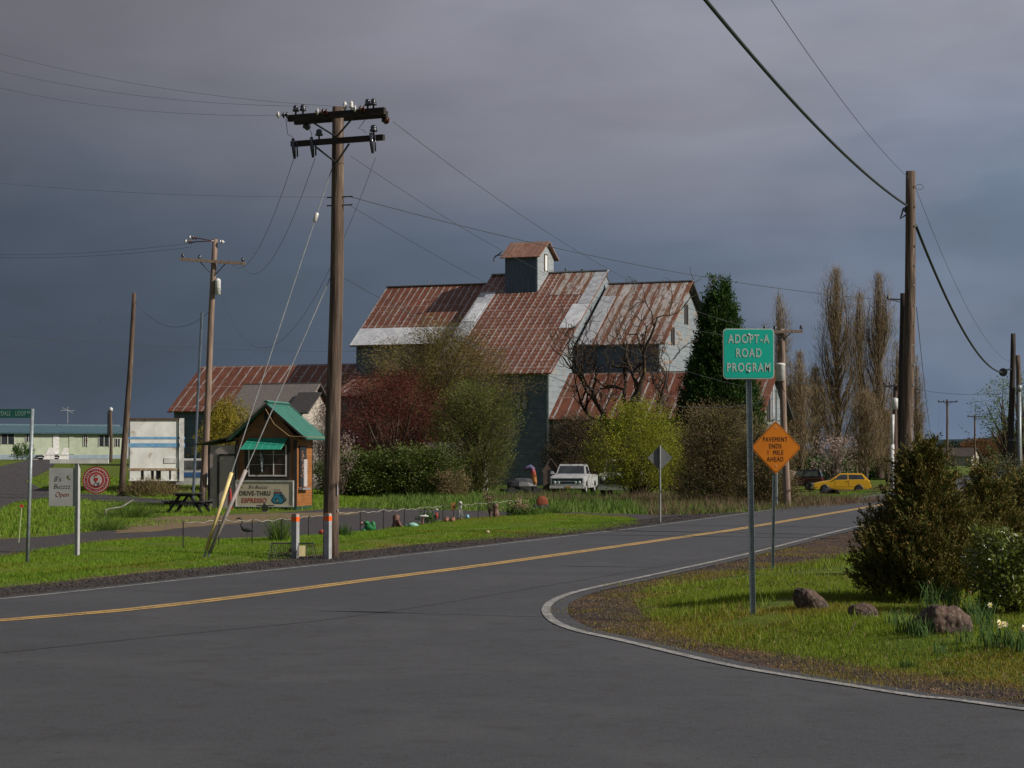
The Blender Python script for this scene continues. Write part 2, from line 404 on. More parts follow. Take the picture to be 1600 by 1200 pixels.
def build_ground():
    xs, ys = lines_1d(); X, Y = np.meshgrid(xs, ys)
    Z = terr(X, Y)
    # keep natural ground a hair below the sheets, gently rough elsewhere
    flat = np.minimum(pdist(_CL, X, Y, False), pdist(np.array([(p.x, p.y) for p in NEARC[::3]]), X, Y, False))
    ins = pip(LAWN_R, X, Y) | pip(LAWN_L, X, Y)
    Z = Z + np.where(ins, .035*np.sin(X*2.1+Y*.9)*np.sin(Y*1.7-X*.6)*sstep(np.minimum(pdist(_L_R, X, Y), pdist(_L_L, X, Y)), .1, 1.2), 0)
    co = np.stack([X, Y, Z], -1).reshape(-1, 3); nx = len(xs); ny = len(ys)
    i = np.arange((ny-1)*(nx-1)); r = i//(nx-1); c = i % (nx-1); a = r*nx+c
    F = np.stack([a, a+1, a+nx+1, a+nx], 1).astype(np.int32)
    me = bpy.data.meshes.new('ground'); me.vertices.add(len(co)); me.vertices.foreach_set('co', co.astype(np.float32).ravel())
    me.loops.add(F.size); me.loops.foreach_set('vertex_index', F.ravel()); me.polygons.add(len(F))
    me.polygons.foreach_set('loop_start', np.arange(0, F.size, 4, dtype=np.int32)); me.polygons.foreach_set('loop_total', np.full(len(F), 4, np.int32))
    me.polygons.foreach_set('use_smooth', np.ones(len(F), bool)); me.materials.append(M['ground']); me.update(calc_edges=True)
    o = bpy.data.objects.new('ground', me); SC.collection.objects.link(o); tag(o, kind='structure')
build_ground()
from mathutils.geometry import tessellate_polygon
def densify(poly, step, jag, rng, closed=True):
    out = []; n = len(poly); ph = rng.uniform(0, 99)
    for i in range(n if closed else n-1):
        a = Vector(poly[i]).to_2d(); b = Vector(poly[(i+1) % n]).to_2d(); L = (b-a).length; k = max(1, min(200, int(L/step)))
        nn = Vector((-(b-a).y, (b-a).x)).normalized()
        for j in range(k):
            s = ph+i*7+j*step
            w = jag*(math.sin(s*2.3)+math.sin(s*5.1+1)+.6*math.sin(s*11.7)+rng.normal(0, .5))/2.2
            out.append(a.lerp(b, j/k)+nn*w)
    return out
def sheet(name, poly, z, m, step=.25, jag=0.0, seed=1, th=None):
    rng = np.random.default_rng(seed); p = densify(poly, step, jag, rng) if step else [Vector(q).to_2d() for q in poly]
    tri = tessellate_polygon([[Vector((q.x, q.y, 0)) for q in p]])
    A = np.array([(q.x, q.y) for q in p]); Z = terr(A[:, 0], A[:, 1]) if th else np.zeros(len(A))
    mb = MB(); mb.v = [(q.x, q.y, float(Z[i])+z) for i, q in enumerate(p)]
    for t in tri:
        a, b, c = [Vector(mb.v[i]) for i in t]
        mb.f.append(tuple(t) if (b-a).cross(c-a).z > 0 else tuple(t[::-1]))
    return tag(mb.build(name, m), kind='structure')
def strip(name, L_, R_, z, m):
    mb = MB(); n = len(L_)
    for a, b in zip(L_, R_): mb.v += [(a.x, a.y, z), (b.x, b.y, z)]
    mb.f = [(2*i, 2*i+1, 2*i+3, 2*i+2) for i in range(n-1)]
    return tag(mb.build(name, m), kind='structure')
HW = 3.05
strip('main_road', offset(CL, HW+.32), offset(CL, -(HW+.38)), .030, M['asphalt'])
# the junction: asphalt of the side road up to a hand's breadth outside its white line
edge = offset(NEARC, .0)
out_ = []
for i, p in enumerate(NEARC):
    t = (NEARC[min(i+1, len(NEARC)-1)]-NEARC[max(i-1, 0)]).normalized(); out_.append(p+Vector((-t.y, t.x))*.30)
o1 = [(p.x, p.y) for p in out_ if p.y < 60]
clr = [p for p in CL if p.y < 58][::-1]
jun = o1+[(22, -30), (-45, -30), (-45, -8)]+[(p.x, p.y) for p in offset(CL, -2.9) if p.y < 58]
sheet('side_road', jun, .026, M['asphalt'], step=0)
# far gravel shoulder, near gravel shoulder and dirt verge
fs = [(p.x, p.y) for p in offset(CL, HW+.2)[::2] if p.y < 240]; fo = [(p.x, p.y) for p in offset(CL, HW+1.9)[::2] if p.y < 240]
sheet('gravel_shoulder', [p for p in fs]+[p for p in fo[::-1]], .014, M['shoulder'], .3, .05, 3)
ns = [p for p in offset(CL, -(HW+.1))[::2] if 62 < p.y < 240]; no = [p for p in offset(CL, -(HW+1.8))[::2] if 62 < p.y < 240]
sheet('gravel_shoulder', [(p.x, p.y) for p in ns]+[(p.x, p.y) for p in no[::-1]], .014, M['shoulder'], .3, .06, 4)
inner = [(p.x, p.y) for p in NEARC if 8 < p.y < 92]
sheet('dirt_verge', inner+[G(1850, 1098), *[tuple(q) for q in LAWN_R[1:]][:0], G(1600, 1070), G(1440, 1054), G(1300, 1030), G(1200, 1012), G(1100, 990), G(1060, 960), G(1060, 930), G(1110, 908), G(1200, 893), G(1350, 866), G(1420, 842), (25, 85)], .012, M['dirt'], .22, .04, 5)
sheet('gravel_driveway', DRIVE, .010, M['drive'], .3, .07, 6)
sheet('side_lane', LANE, .02, M['drive'], .5, .06, 7, th=True)
# painted markings
for a, b in ((.025, .175), (-.175, -.025)):
    strip('yellow_centre_line', offset(CL, b), offset(CL, a), .036, M['yellow_paint'])
strip('white_edge_line', offset(CL, HW+.05), offset(CL, HW-.05), .036, M['white_paint'])
wl = [p for p in NEARC]
def off2(pl, d): return offset(pl, d)
strip('white_edge_line', off2(wl, .062), off2(wl, -.062), .0361, M['white_paint'])
far_near = [p for p in offset(CL, -HW) if p.y > 90.5]
strip('white_edge_line', [p for p in offset(CL, -HW+.05) if p.y > 91], [p for p in offset(CL, -HW-.05) if p.y > 91], .0365, M['white_paint'])
# ---------------------------------------------------------------- hills and far woods
M['hill'] = mat('far_hill', (.018, .032, .034), (.026, .042, .038), .02, .95, spec=.05)
def hills():
    rng = np.random.default_rng(3); mb = MB(); n = 160; R = []
    for row, (yy, hh) in enumerate(((1500, 0), (1620, .7), (1760, 1.0), (2000, .5))):
        for i in range(n):
            x = -1500+3000*i/(n-1)
            z = hh*(13+7*math.sin(x*.0045+.5)+4*math.sin(x*.013+2)+1.2*math.sin(x*.06))*(.30+.70*(1/(1+math.exp(-(x-300)/60))))
            mb.v.append((x, yy, z-1))
    for r in range(3):
        for i in range(n-1): mb.f.append((r*n+i, r*n+i+1, (r+1)*n+i+1, (r+1)*n+i))
    tag(mb.build('hills', M['hill'], smooth=True), kind='structure')
hills()
# ================================================================ grass (nobody could count it)
M['grass_near'] = leafmat('grass_blade', [(.055, .125, .008), (.10, .20, .010), (.15, .26, .016), (.19, .27, .020), (.22, .22, .035)], .6, .35)
M['grass_moss'] = leafmat('mossy_grass_blade', [(.13, .15, .012), (.20, .22, .016), (.23, .18, .022), (.25, .15, .040)], .6, .3)
M['grass_tall'] = leafmat('tall_grass_blade', [(.045, .10, .014), (.075, .15, .020), (.11, .18, .03), (.17, .17, .07)], .7, .3)
M['grass_dry'] = leafmat('dry_grass_blade', [(.16, .11, .07), (.22, .155, .10), (.13, .085, .05), (.10, .10, .04)], .8, .2)
M['litter'] = leafmat('dead_leaf', [(.07, .036, .022), (.13, .075, .045), (.20, .14, .09), (.05, .032, .024)], .8, .1)
def scatter(rng, poly, dens, jag=.0):
    A = np.array(poly); x0, y0 = A.min(0); x1, y1 = A.max(0); n = int((x1-x0)*(y1-y0)*dens)
    X = rng.uniform(x0, x1, n); Y = rng.uniform(y0, y1, n)
    k = pip(poly, X+rng.normal(0, jag, n), Y+rng.normal(0, jag, n)) if jag else pip(poly, X, Y)
    return X[k], Y[k]
def vnoise(X, Y, s, seed):
    r = np.random.default_rng(seed); z = 0
    for i in range(8):
        a, b, c = r.normal(0, 1, 2).tolist()+[r.uniform(0, 6.3)]; z = z+np.sin((a*X+b*Y)*s+c)
    return z/2.8
def blades(name, poly, dens, h, w, m, seed, jag=.06, mask=None, up=1.0, lie=.35, cut=None, label=None):
    rng = np.random.default_rng(seed); X, Y = scatter(rng, poly, dens, jag)
    if cut is not None: k = cut(X, Y, rng); X, Y = X[k], Y[k]
    hs = h*(1+.35*vnoise(X, Y, 1.6, seed+1)).clip(.35, 2)
    Z = terr(X, Y)-.005
    pos = np.stack([X, Y, Z], 1); d = np.tile((0, 0, up), (len(X), 1)).astype(float)
    d = nrm(d+rng.normal(0, lie, d.shape)*(1, 1, .1)); s = nrm(np.cross(d, rng.normal(0, 1, d.shape)))
    ln = (hs*rng.uniform(.5, 1.3, len(X)))[:, None]; ww = w*rng.uniform(.7, 1.3, (len(X), 1))
    V = np.stack([pos-s*ww*.5, pos+s*ww*.5, pos+d*ln], 1).reshape(-1, 3)
    return tag(npmesh(name, V, 3, m), label, 'grass', kind='stuff')
mossy = lambda X, Y: vnoise(X, Y, .9, 77)+.9*((Y < 21.5)-.5)
inroad = lambda X, Y: pdist(np.array([(p.x, p.y) for p in NEARC[::2]]), X, Y, False)
vis = lambda X, Y: (np.abs(X) < Y*.26+.5)
M['grass_verge'] = leafmat('verge_grass_blade', [(.065, .125, .009), (.11, .18, .011), (.165, .235, .014), (.22, .24, .02), (.22, .18, .03)], .6, .3)
blades('grass', LAWN_R, 2300, .062, .009, M['grass_verge'], 11, .12, cut=lambda X, Y, r: vis(X, Y) & (Y < 34) & (mossy(X, Y)+r.normal(0, .5, len(X)) < .35), label='bright green grass of the verge round the boulders')
blades('mossy_grass', LAWN_R, 1800, .045, .010, M['grass_moss'], 12, .15, cut=lambda X, Y, r: vis(X, Y) & (Y < 34) & (mossy(X, Y)+r.normal(0, .5, len(X)) > -.1), label='short yellowed moss and grass along the front of the verge')
blades('grass', LAWN_R, 130, .12, .015, M['grass_verge'], 13, .0, cut=lambda X, Y, r: vis(X, Y) & (Y >= 24) & (vnoise(X, Y, 1.1, 5) > -.1), label='longer green grass tufts round the boulders and juniper')
blades('grass', LAWN_L, 700, .055, .016, M['grass_near'], 14, .18, cut=lambda X, Y, r: vis(X, Y) & (np.hypot(X+6.52, Y-43.4) > .32) & (vnoise(X, Y, .5, 31)+r.normal(0, .6, len(X)) < 1.1), label='bright mown grass strip between road and gravel driveway')
blades('mossy_grass', LAWN_L, 260, .05, .018, M['grass_moss'], 15, .35, cut=lambda X, Y, r: vis(X, Y) & (vnoise(X, Y, .5, 31) > .1), label='yellowed patches in the mown roadside strip')
BACK = [XY(-60, 48)]+[G(*p) for p in [(0, 842), (80, 837), (180, 826), (320, 819), (330, 808), (372, 800), (505, 797), (530, 794), (640, 797), (780, 800), (880, 800), (1030, 805), (1100, 804), (1180, 801)]]+[(17, 102), (24, 124), (26, 150), (-60, 190), (-45, 100)]
blades('tall_grass', BACK, 30, .30, .045, M['grass_tall'], 16, .2, cut=lambda X, Y, r: vis(X, Y) & (Y < 150) & ~pip(LANE, X, Y) & (X > -6.6) & ((Y < 104) | (X < 9)), label='tall unmown grass in the field before the barn')
blades('grass', BACK, 40, .14, .035, M['grass_near'], 17, .2, cut=lambda X, Y, r: vis(X, Y) & (Y < 135) & ~pip(LANE, X, Y) & (X < -5) & (vnoise(X, Y, .35, 8) < .9), label='green grass round the trailer and the lane')
blades('dry_grass', [G(1015, 806), G(1100, 803), G(1195, 798), (17.5, 97), (13, 104), (6, 106)], 75, .42, .025, M['grass_dry'], 18, .5, lie=.55, label='tall dry straw coloured grass under the hedge')
blades('dry_grass', [(-1, 96), (7, 94), (8.5, 101), (-1, 103)], 50, .4, .03, M['grass_dry'], 19, .3, lie=.3, label='dry stalks at the foot of the yellow green bush')
blades('grass', [(14.5, 92), (17.6, 103), (23, 124), (28.5, 150), (23, 152), (16, 125), (12.6, 100)], 70, .06, .03, M['grass_near'], 20, .2, label='bright green bank in front of the parked cars')
blades('dry_grass', [(23.5, 128), (31, 158), (31, 170), (26, 165), (21, 140)], 25, .14, .04, M['grass_dry'], 24, .2, label='dull dry verge behind the yellow car')
VERGE = inner+[G(1600, 1070), G(1440, 1054), G(1300, 1030), G(1200, 1012), G(1100, 990), G(1060, 960), G(1060, 930), G(1110, 908), G(1200, 893), G(1350, 866), G(1420, 842), (25, 85)]
def litter():
    rng = np.random.default_rng(21); X, Y = scatter(rng, VERGE, 90, .1); k = vis(X, Y) & (Y < 60); X, Y = X[k], Y[k]
    pos = np.stack([X, Y, terr(X, Y)+.02], 1); V, q = leaves(rng, pos, np.tile((1., 0, .15), (len(X), 1)), .030, .016, .9)
    tag(npmesh('leaf_litter', V, q, M['litter']), 'dead leaves and straw lying on the dirt verge', 'leaf litter', kind='stuff')
    X, Y = scatter(rng, LAWN_R, 22, .1); k = vis(X, Y) & (Y < 40); X, Y = X[k], Y[k]
    pos = np.stack([X, Y, terr(X, Y)+.05], 1); V, q = leaves(rng, pos, np.tile((1., 0, .25), (len(X), 1)), .055, .012, .9)
    tag(npmesh('leaf_litter', V, q, M['litter']), 'scattered dead leaves caught in the verge grass', 'leaf litter', kind='stuff')
    m = leafmat('gravel_chip', [(.025, .024, .027), (.045, .042, .042), (.085, .075, .07), (.07, .045, .035)], .85, 0)
    X, Y = scatter(rng, VERGE, 420, .12); k = vis(X, Y) & (Y < 45); X, Y = X[k], Y[k]
    pos = np.stack([X, Y, terr(X, Y)+.01], 1); V, q = leaves(rng, pos, np.tile((1., 0, .35), (len(X), 1)), .019, .016, .9)
    tag(npmesh('loose_gravel', V, q, m), 'loose dark gravel along the white corner line', 'gravel', kind='stuff')
    X, Y = scatter(rng, [p for p in fs if p[1] < 75]+[p for p in fo if p[1] < 75][::-1], 220, .15); k = vis(X, Y); X, Y = X[k], Y[k]
    pos = np.stack([X, Y, terr(X, Y)+.022], 1); V, q = leaves(rng, pos, np.tile((1., 0, .35), (len(X), 1)), .026, .022, .9)
    tag(npmesh('loose_gravel', V, q, m), 'loose dark gravel along the far road edge', 'gravel', kind='stuff')
litter()
blades('grass_sprigs', VERGE, 260, .06, .012, M['grass_moss'], 22, .1, cut=lambda X, Y, r: vis(X, Y) & (Y < 50) & (vnoise(X, Y, 1.4, 9) > .15), label='sparse sprigs growing in the dirt verge')

# tan rim of dead grass between gravel and lawn, and the ochre bare patch by the picnic table
RIM = [p for p in LAWN_L[1:15]]
rim_in = [(Vector(p)+Vector((-.05, .55))) for p in RIM]
M['tan_dirt'] = mat('tan_bare_soil', (.17, .105, .055), (.11, .08, .035), 3, .95, c3=(.08, .10, .02), s3=9)
sheet('bare_rim', [(p[0]+.05, p[1]-.25) for p in RIM]+[(p.x, p.y) for p in rim_in[::-1]], .013, M['tan_dirt'], .2, .10, 41)
sheet('bare_patch', [G(*p) for p in [(178, 828), (205, 818), (255, 808), (330, 806), (420, 803), (560, 800), (560, 804), (440, 812), (360, 820), (300, 824), (235, 832), (185, 834)]], .016, M['tan_dirt'], .25, .12, 42)
blades('dry_grass', [(p[0]+.05, p[1]-.25) for p in RIM]+[(p.x, p.y) for p in rim_in[::-1]], 240, .06, .014, M['grass_dry'], 43, .1, label='tan dead grass rim along the far gravel shoulder')

nearlawn = lambda X, Y: pdist(_L_R, X, Y)
blades('grass_sprigs', VERGE, 1500, .045, .009, M['grass_moss'], 44, .1, cut=lambda X, Y, r: vis(X, Y) & (Y < 42) & (nearlawn(X, Y)*(1.15+.5*vnoise(X, Y, 2.2, 3)) < r.random(len(X))**1.6*1.1), label='ragged mossy fringe where the verge grass thins into dirt')
blades('dry_grass', LAWN_R, 90, .075, .007, M['grass_dry'], 45, .1, lie=.6, cut=lambda X, Y, r: vis(X, Y) & (Y < 34), label='dead straw stems lying in the verge grass')
# ================================================================ common materials
def siding_mat(name, c, step=.45, dirt=.5, bare=0.0):
    m, nt, b = new_mat(name); co = _co(nt); s = nt.nodes.new('ShaderNodeSeparateXYZ'); nt.links.new(co, s.inputs[0])
    fr = _mth(nt, 'FRACT', _mth(nt, 'MULTIPLY', s.outputs[2], 1/step))
    ln = _mth(nt, 'LESS_THAN', fr, .09)
    fr2 = _mth(nt, 'FRACT', _mth(nt, 'MULTIPLY', s.outputs[2], 3/step)); ln2 = _mth(nt, 'LESS_THAN', fr2, .12)
    n = _noise(nt, co, 1.1, 7, (1, 1, 2.0)); n2 = _noise(nt, co, 9, 5, (1, 1, .25), off=5)
    col = _mix(nt, _ss(nt, n, .35, .68), c, tuple(x*(1-dirt*.6) for x in c))
    col = _mix(nt, _mth(nt, 'MULTIPLY', _ss(nt, n2, .45, .7), .35), col, tuple(x*.7 for x in c))
    if bare:
        col = _mix(nt, _mth(nt, 'MULTIPLY', _ss(nt, _noise(nt, co, .45, 2, (1, 1, 1.4), off=2.3), .60-.0*bare, .62), bare), col, (.30, .22, .16))
    col = _mix(nt, _mth(nt, 'MULTIPLY', ln, .55), col, tuple(x*.3 for x in c))
    col = _mix(nt, _mth(nt, 'MULTIPLY', ln2, .2), col, tuple(x*.4 for x in c))
    nt.links.new(col, b.inputs['Base Color']); b.inputs['Roughness'].default_value = .7; b.inputs['Specular IOR Level'].default_value = .25
    _bump(nt, b, fr, .35, .03); return m
def roof_mat(name, dots, galv, pitch=.62, fresh=0.0, thin=.10, rust=(.185, .058, .030), zinc=(.46, .44, .43)):
    """weathered corrugated iron: UV in metres, u along the ridge, v down the slope"""
    m, nt, b = new_mat(name); uv = _co(nt, 'UV'); s = nt.nodes.new('ShaderNodeSeparateXYZ'); nt.links.new(uv, s.inputs[0]); u, v = s.outputs[0], s.outputs[1]
    wob = _mth(nt, 'MULTIPLY_ADD', _noise(nt, uv, 1.5, 3), .12, u)
    fu = _mth(nt, 'FRACT', _mth(nt, 'MULTIPLY', wob, 1/pitch))
    seam = _mth(nt, 'LESS_THAN', _mth(nt, 'ABSOLUTE', _mth(nt, 'SUBTRACT', fu, .5)), thin)
    nb = _noise(nt, uv, 2.2, 5, (3, .7, 1), off=2)
    seam = _mth(nt, 'MULTIPLY', seam, _ss(nt, nb, .36, .48))
    fd = _mth(nt, 'FRACT', _mth(nt, 'MULTIPLY', u, 2/pitch)); fv = _mth(nt, 'FRACT', _mth(nt, 'MULTIPLY', v, 1/.55))
    dot = _mth(nt, 'MULTIPLY', _mth(nt, 'LESS_THAN', _mth(nt, 'ABSOLUTE', _mth(nt, 'SUBTRACT', fd, .5)), .17), _mth(nt, 'LESS_THAN', fv, .30))
    nd = _noise(nt, uv, .9, 4, off=8)
    dot = _mth(nt, 'MULTIPLY', dot, _ss(nt, nd, .62-dots*.3, .70-dots*.3))
    ns = _noise(nt, uv, 1.6, 7, (1.9, .22, 1), off=4)
    pt = _ss(nt, ns, .72-galv*.42, .80-galv*.42)
    sc = _noise(nt, uv, 5, 6, (1, .6, 1), off=1)
    flk = _mth(nt, 'MULTIPLY', _ss(nt, sc, .66, .72), .7)
    mk = _mth(nt, 'MAXIMUM', _mth(nt, 'MAXIMUM', seam, dot), _mth(nt, 'MAXIMUM', pt, flk))
    rn = _noise(nt, uv, 2.5, 6, (1, .5, 1), off=6)
    rc = _mix(nt, _ss(nt, rn, .3, .7), rust, tuple(x*.62 for x in rust))
    rc = _mix(nt, _mth(nt, 'MULTIPLY', _ss(nt, _noise(nt, uv, .35, 4, off=11), .45, .7), .5), rc, (rust[0]*.9, rust[1]*1.5, rust[2]*1.6))
    zc = _mix(nt, _ss(nt, _noise(nt, uv, 3, 6, (1, .4, 1), off=3), .35, .7), zinc, tuple(x*.55 for x in zinc))
    col = _mix(nt, _mth(nt, 'MULTIPLY', mk, .78), rc, zc)
    sheetn = nt.nodes.new('ShaderNodeTexWhiteNoise'); sheetn.noise_dimensions = '2D'; cmb = nt.nodes.new('ShaderNodeCombineXYZ')
    nt.links.new(_mth(nt, 'FLOOR', _mth(nt, 'MULTIPLY', u, 1/pitch)), cmb.inputs[0]); nt.links.new(_mth(nt, 'FLOOR', _mth(nt, 'MULTIPLY', v, 1/3.1)), cmb.inputs[1]); nt.links.new(cmb.outputs[0], sheetn.inputs['Vector'])
    col = _mix(nt, _mth(nt, 'MULTIPLY', sheetn.outputs[0], .38), col, (rust[0]*.45, rust[1]*.5, rust[2]*.6))
    fr = _mth(nt, 'FRACT', _mth(nt, 'MULTIPLY', v, 1/3.1)); row = _mth(nt, 'LESS_THAN', fr, .025)
    col = _mix(nt, _mth(nt, 'MULTIPLY', row, .6), col, (.27, .22, .20))
    nt.links.new(col, b.inputs['Base Color']); b.inputs['Roughness'].default_value = .62; b.inputs['Specular IOR Level'].default_value = .35
    cor = _mth(nt, 'SINE', _mth(nt, 'MULTIPLY', u, 2*PI/.155))
    _bump(nt, b, cor, .25, .02); return m
M['barn_siding'] = siding_mat('shaded_blue_grey_siding', (.115, .145, .185), .45, .5)  # front walls: their shade is put into this darker colour
M['barn_gable'] = siding_mat('sunlit_peeling_siding', (.225, .26, .285), .45, .3, bare=.35)  # same wall paint, lightened to carry the sun; bare patches are wear
M['roof_rust'] = roof_mat('rusted_iron_roof', .35, 0.0, thin=.11)
M['roof_dots'] = roof_mat('spotted_iron_roof', 1.0, .05)
M['roof_zinc'] = roof_mat('streaked_iron_roof', .0, .42, .85, thin=.29, rust=(.21, .085, .045), zinc=(.52, .51, .50))
M['roof_shed'] = roof_mat('shed_iron_roof', .15, .08, .95, thin=.08)
M['roof_cup'] = roof_mat('cupola_iron_roof', .0, .1, .4, thin=.06, rust=(.27, .13, .085), zinc=(.34, .27, .23))
M['roof_back'] = mat('dark_back_roof', (.06, .055, .05), (.04, .037, .035), 2, .8)
M['zinc'] = mat('bare_galvanised_iron', (.40, .41, .43), (.27, .28, .31), 2.5, .5, st=(1, 1, 1), spec=.5)
M['zinc_bright'] = mat('bright_new_iron', (.55, .56, .58), (.42, .43, .46), 1.5, .45, spec=.6)
M['dark'] = mat('dark_opening', (.012, .013, .016), (.02, .02, .024), 4, .6)
M['glass'] = mat('dark_window_glass', (.020, .024, .030), (.035, .04, .048), 2, .12, spec=.6)
M['pale_glass'] = mat('dusty_window_board', (.32, .31, .28), (.24, .23, .21), 3, .6)
M['old_wood'] = mat('weathered_grey_wood', (.14, .105, .085), (.075, .058, .048), 3, .85, st=(6, 6, .5), bump=.4, bs=9)
M['pole_wood'] = mat('weathered_pole_wood', (.125, .085, .062), (.060, .040, .030), 2.2, .85, st=(7, 7, .35), bump=.7, bs=6, c3=(.19, .145, .115), s3=3)
M['pole_dark'] = mat('creosote_pole_wood', (.045, .034, .030), (.026, .020, .019), 2.5, .85, st=(7, 7, .4), bump=.5, bs=6)
M['arm_wood'] = mat('crossarm_wood', (.040, .028, .022), (.022, .017, .016), 3, .85, st=(1, 4, 4))
M['brown_glaze'] = mat('brown_porcelain', (.075, .022, .014), (.05, .016, .012), 3, .2, spec=.6)
M['white_glaze'] = mat('white_porcelain', (.62, .60, .56), (.48, .46, .43), 3, .25, spec=.6)
M['dark_glaze'] = mat('dark_porcelain', (.018, .020, .028), (.03, .03, .04), 3, .2, spec=.6)
M['steel'] = mat('galvanised_steel', (.27, .30, .31), (.19, .22, .235), 12, .45, metallic=.3, spec=.5)
M['steel_dark'] = mat('dark_steel', (.05, .052, .056), (.03, .03, .034), 12, .5, metallic=.3)
M['cable'] = mat('black_cable', (.016, .024, .026), (.024, .03, .032), 2, .6)
M['wire'] = mat('bare_wire', (.045, .05, .058), (.03, .034, .04), 2, .6)
M['wire_light'] = mat('bright_guy_strand', (.34, .35, .36), (.25, .26, .28), 9, .5)
M['white'] = mat('weathered_white_paint', (.62, .61, .60), (.48, .475, .47), 4, .55, bump=.05)
M['off_white'] = mat('grimy_white_paint', (.44, .44, .42), (.36, .355, .33), 1.3, .6, c3=(.30, .24, .19), s3=1.2)
M['yellow_guard'] = mat('yellow_plastic', (.70, .56, .24), (.58, .46, .20), 6, .5)
M['grey_guard'] = mat('grey_plastic', (.33, .28, .26), (.25, .22, .21), 6, .55)
M['orange'] = mat('orange_reflector', (.80, .12, .015), (.65, .10, .015), 9, .45)
M['black'] = mat('black_paint', (.012, .012, .013), (.02, .02, .021), 8, .5)
M['red'] = mat('red_paint', (.35, .020, .020), (.24, .016, .016), 8, .5)
M['bark'] = mat('grey_brown_bark', (.085, .062, .042), (.045, .033, .024), 3, .9, st=(4, 4, .8), bump=.6)
M['bark_moss'] = mat('mossy_bark', (.050, .031, .022), (.025, .017, .013), 2.5, .9, st=(2, 2, 1), bump=.6, c3=(.12, .085, .025), s3=3)
M['rock'] = mat('brown_basalt', (.095, .058, .042), (.042, .028, .023), 5, .9, bump=.9, bs=18, c3=(.16, .13, .10), s3=22)
M['concrete'] = mat('old_concrete', (.17, .155, .135), (.11, .10, .09), 4, .9, bump=.3)
# ================================================================ the barn
BA = math.radians(22)
bx0, by0 = 2.85, 160.0
barn = thing('barn', 'huge grey blue barn with rusty iron roofs at several levels and a cupola', 'barn', (bx0, by0, 0), -BA)
def roof_quad(name, x0, x1, y0, z0, y1, z1, m, parent, t=.12, ux=0.0, lift=0.0, taper=None):
    """slope from eave (y0,z0) to ridge (y1,z1); UVs in metres"""
    if taper is None: taper = (x0, x1)
    q = [(x0, y0, z0+lift), (x1, y0, z0+lift), (taper[1], y1, z1+lift), (taper[0], y1, z1+lift)]
    mb = MB().slab(q, t); o = mb.build(name, m, parent); me = o.data
    uvl = me.uv_layers.new(name='UVMap'); L = math.hypot(y1-y0, z1-z0); sy = (y1-y0)
    for lp in me.loops:
        c = me.vertices[lp.vertex_index].co; tt = (c.y-y0)/sy if abs(sy) > 1e-6 else 0
        uvl.data[lp.index].uv = (c.x+ux, (1-tt)*L)
    return o
def gable_block(x0, x1, yf, ym, yb, ze, zr, m_front, m_gable, parent, zb=-.8, d=.0):
    mb = MB(); mb.add([(x0, yf, zb), (x1, yf, zb), (x1, yf, ze), (x0, yf, ze)], [(0, 1, 2, 3)])
    mb.build('front_wall', m_front, parent)
    mb = MB(); mb.add([(x1, yf, zb), (x1, yb, zb), (x1, yb, ze), (x1, ym, zr), (x1, yf, ze), (x0, yf, zb), (x0, yb, zb), (x0, yb, ze), (x0, ym, zr), (x0, yf, ze)], [(0, 1, 2, 3, 4), (9, 8, 7, 6, 5), (1, 6, 7, 2)])
    mb.build('gable_wall', m_gable, parent)
def slope_z(y, y0, z0, y1, z1): return z0+(z1-z0)*(y-y0)/(y1-y0)
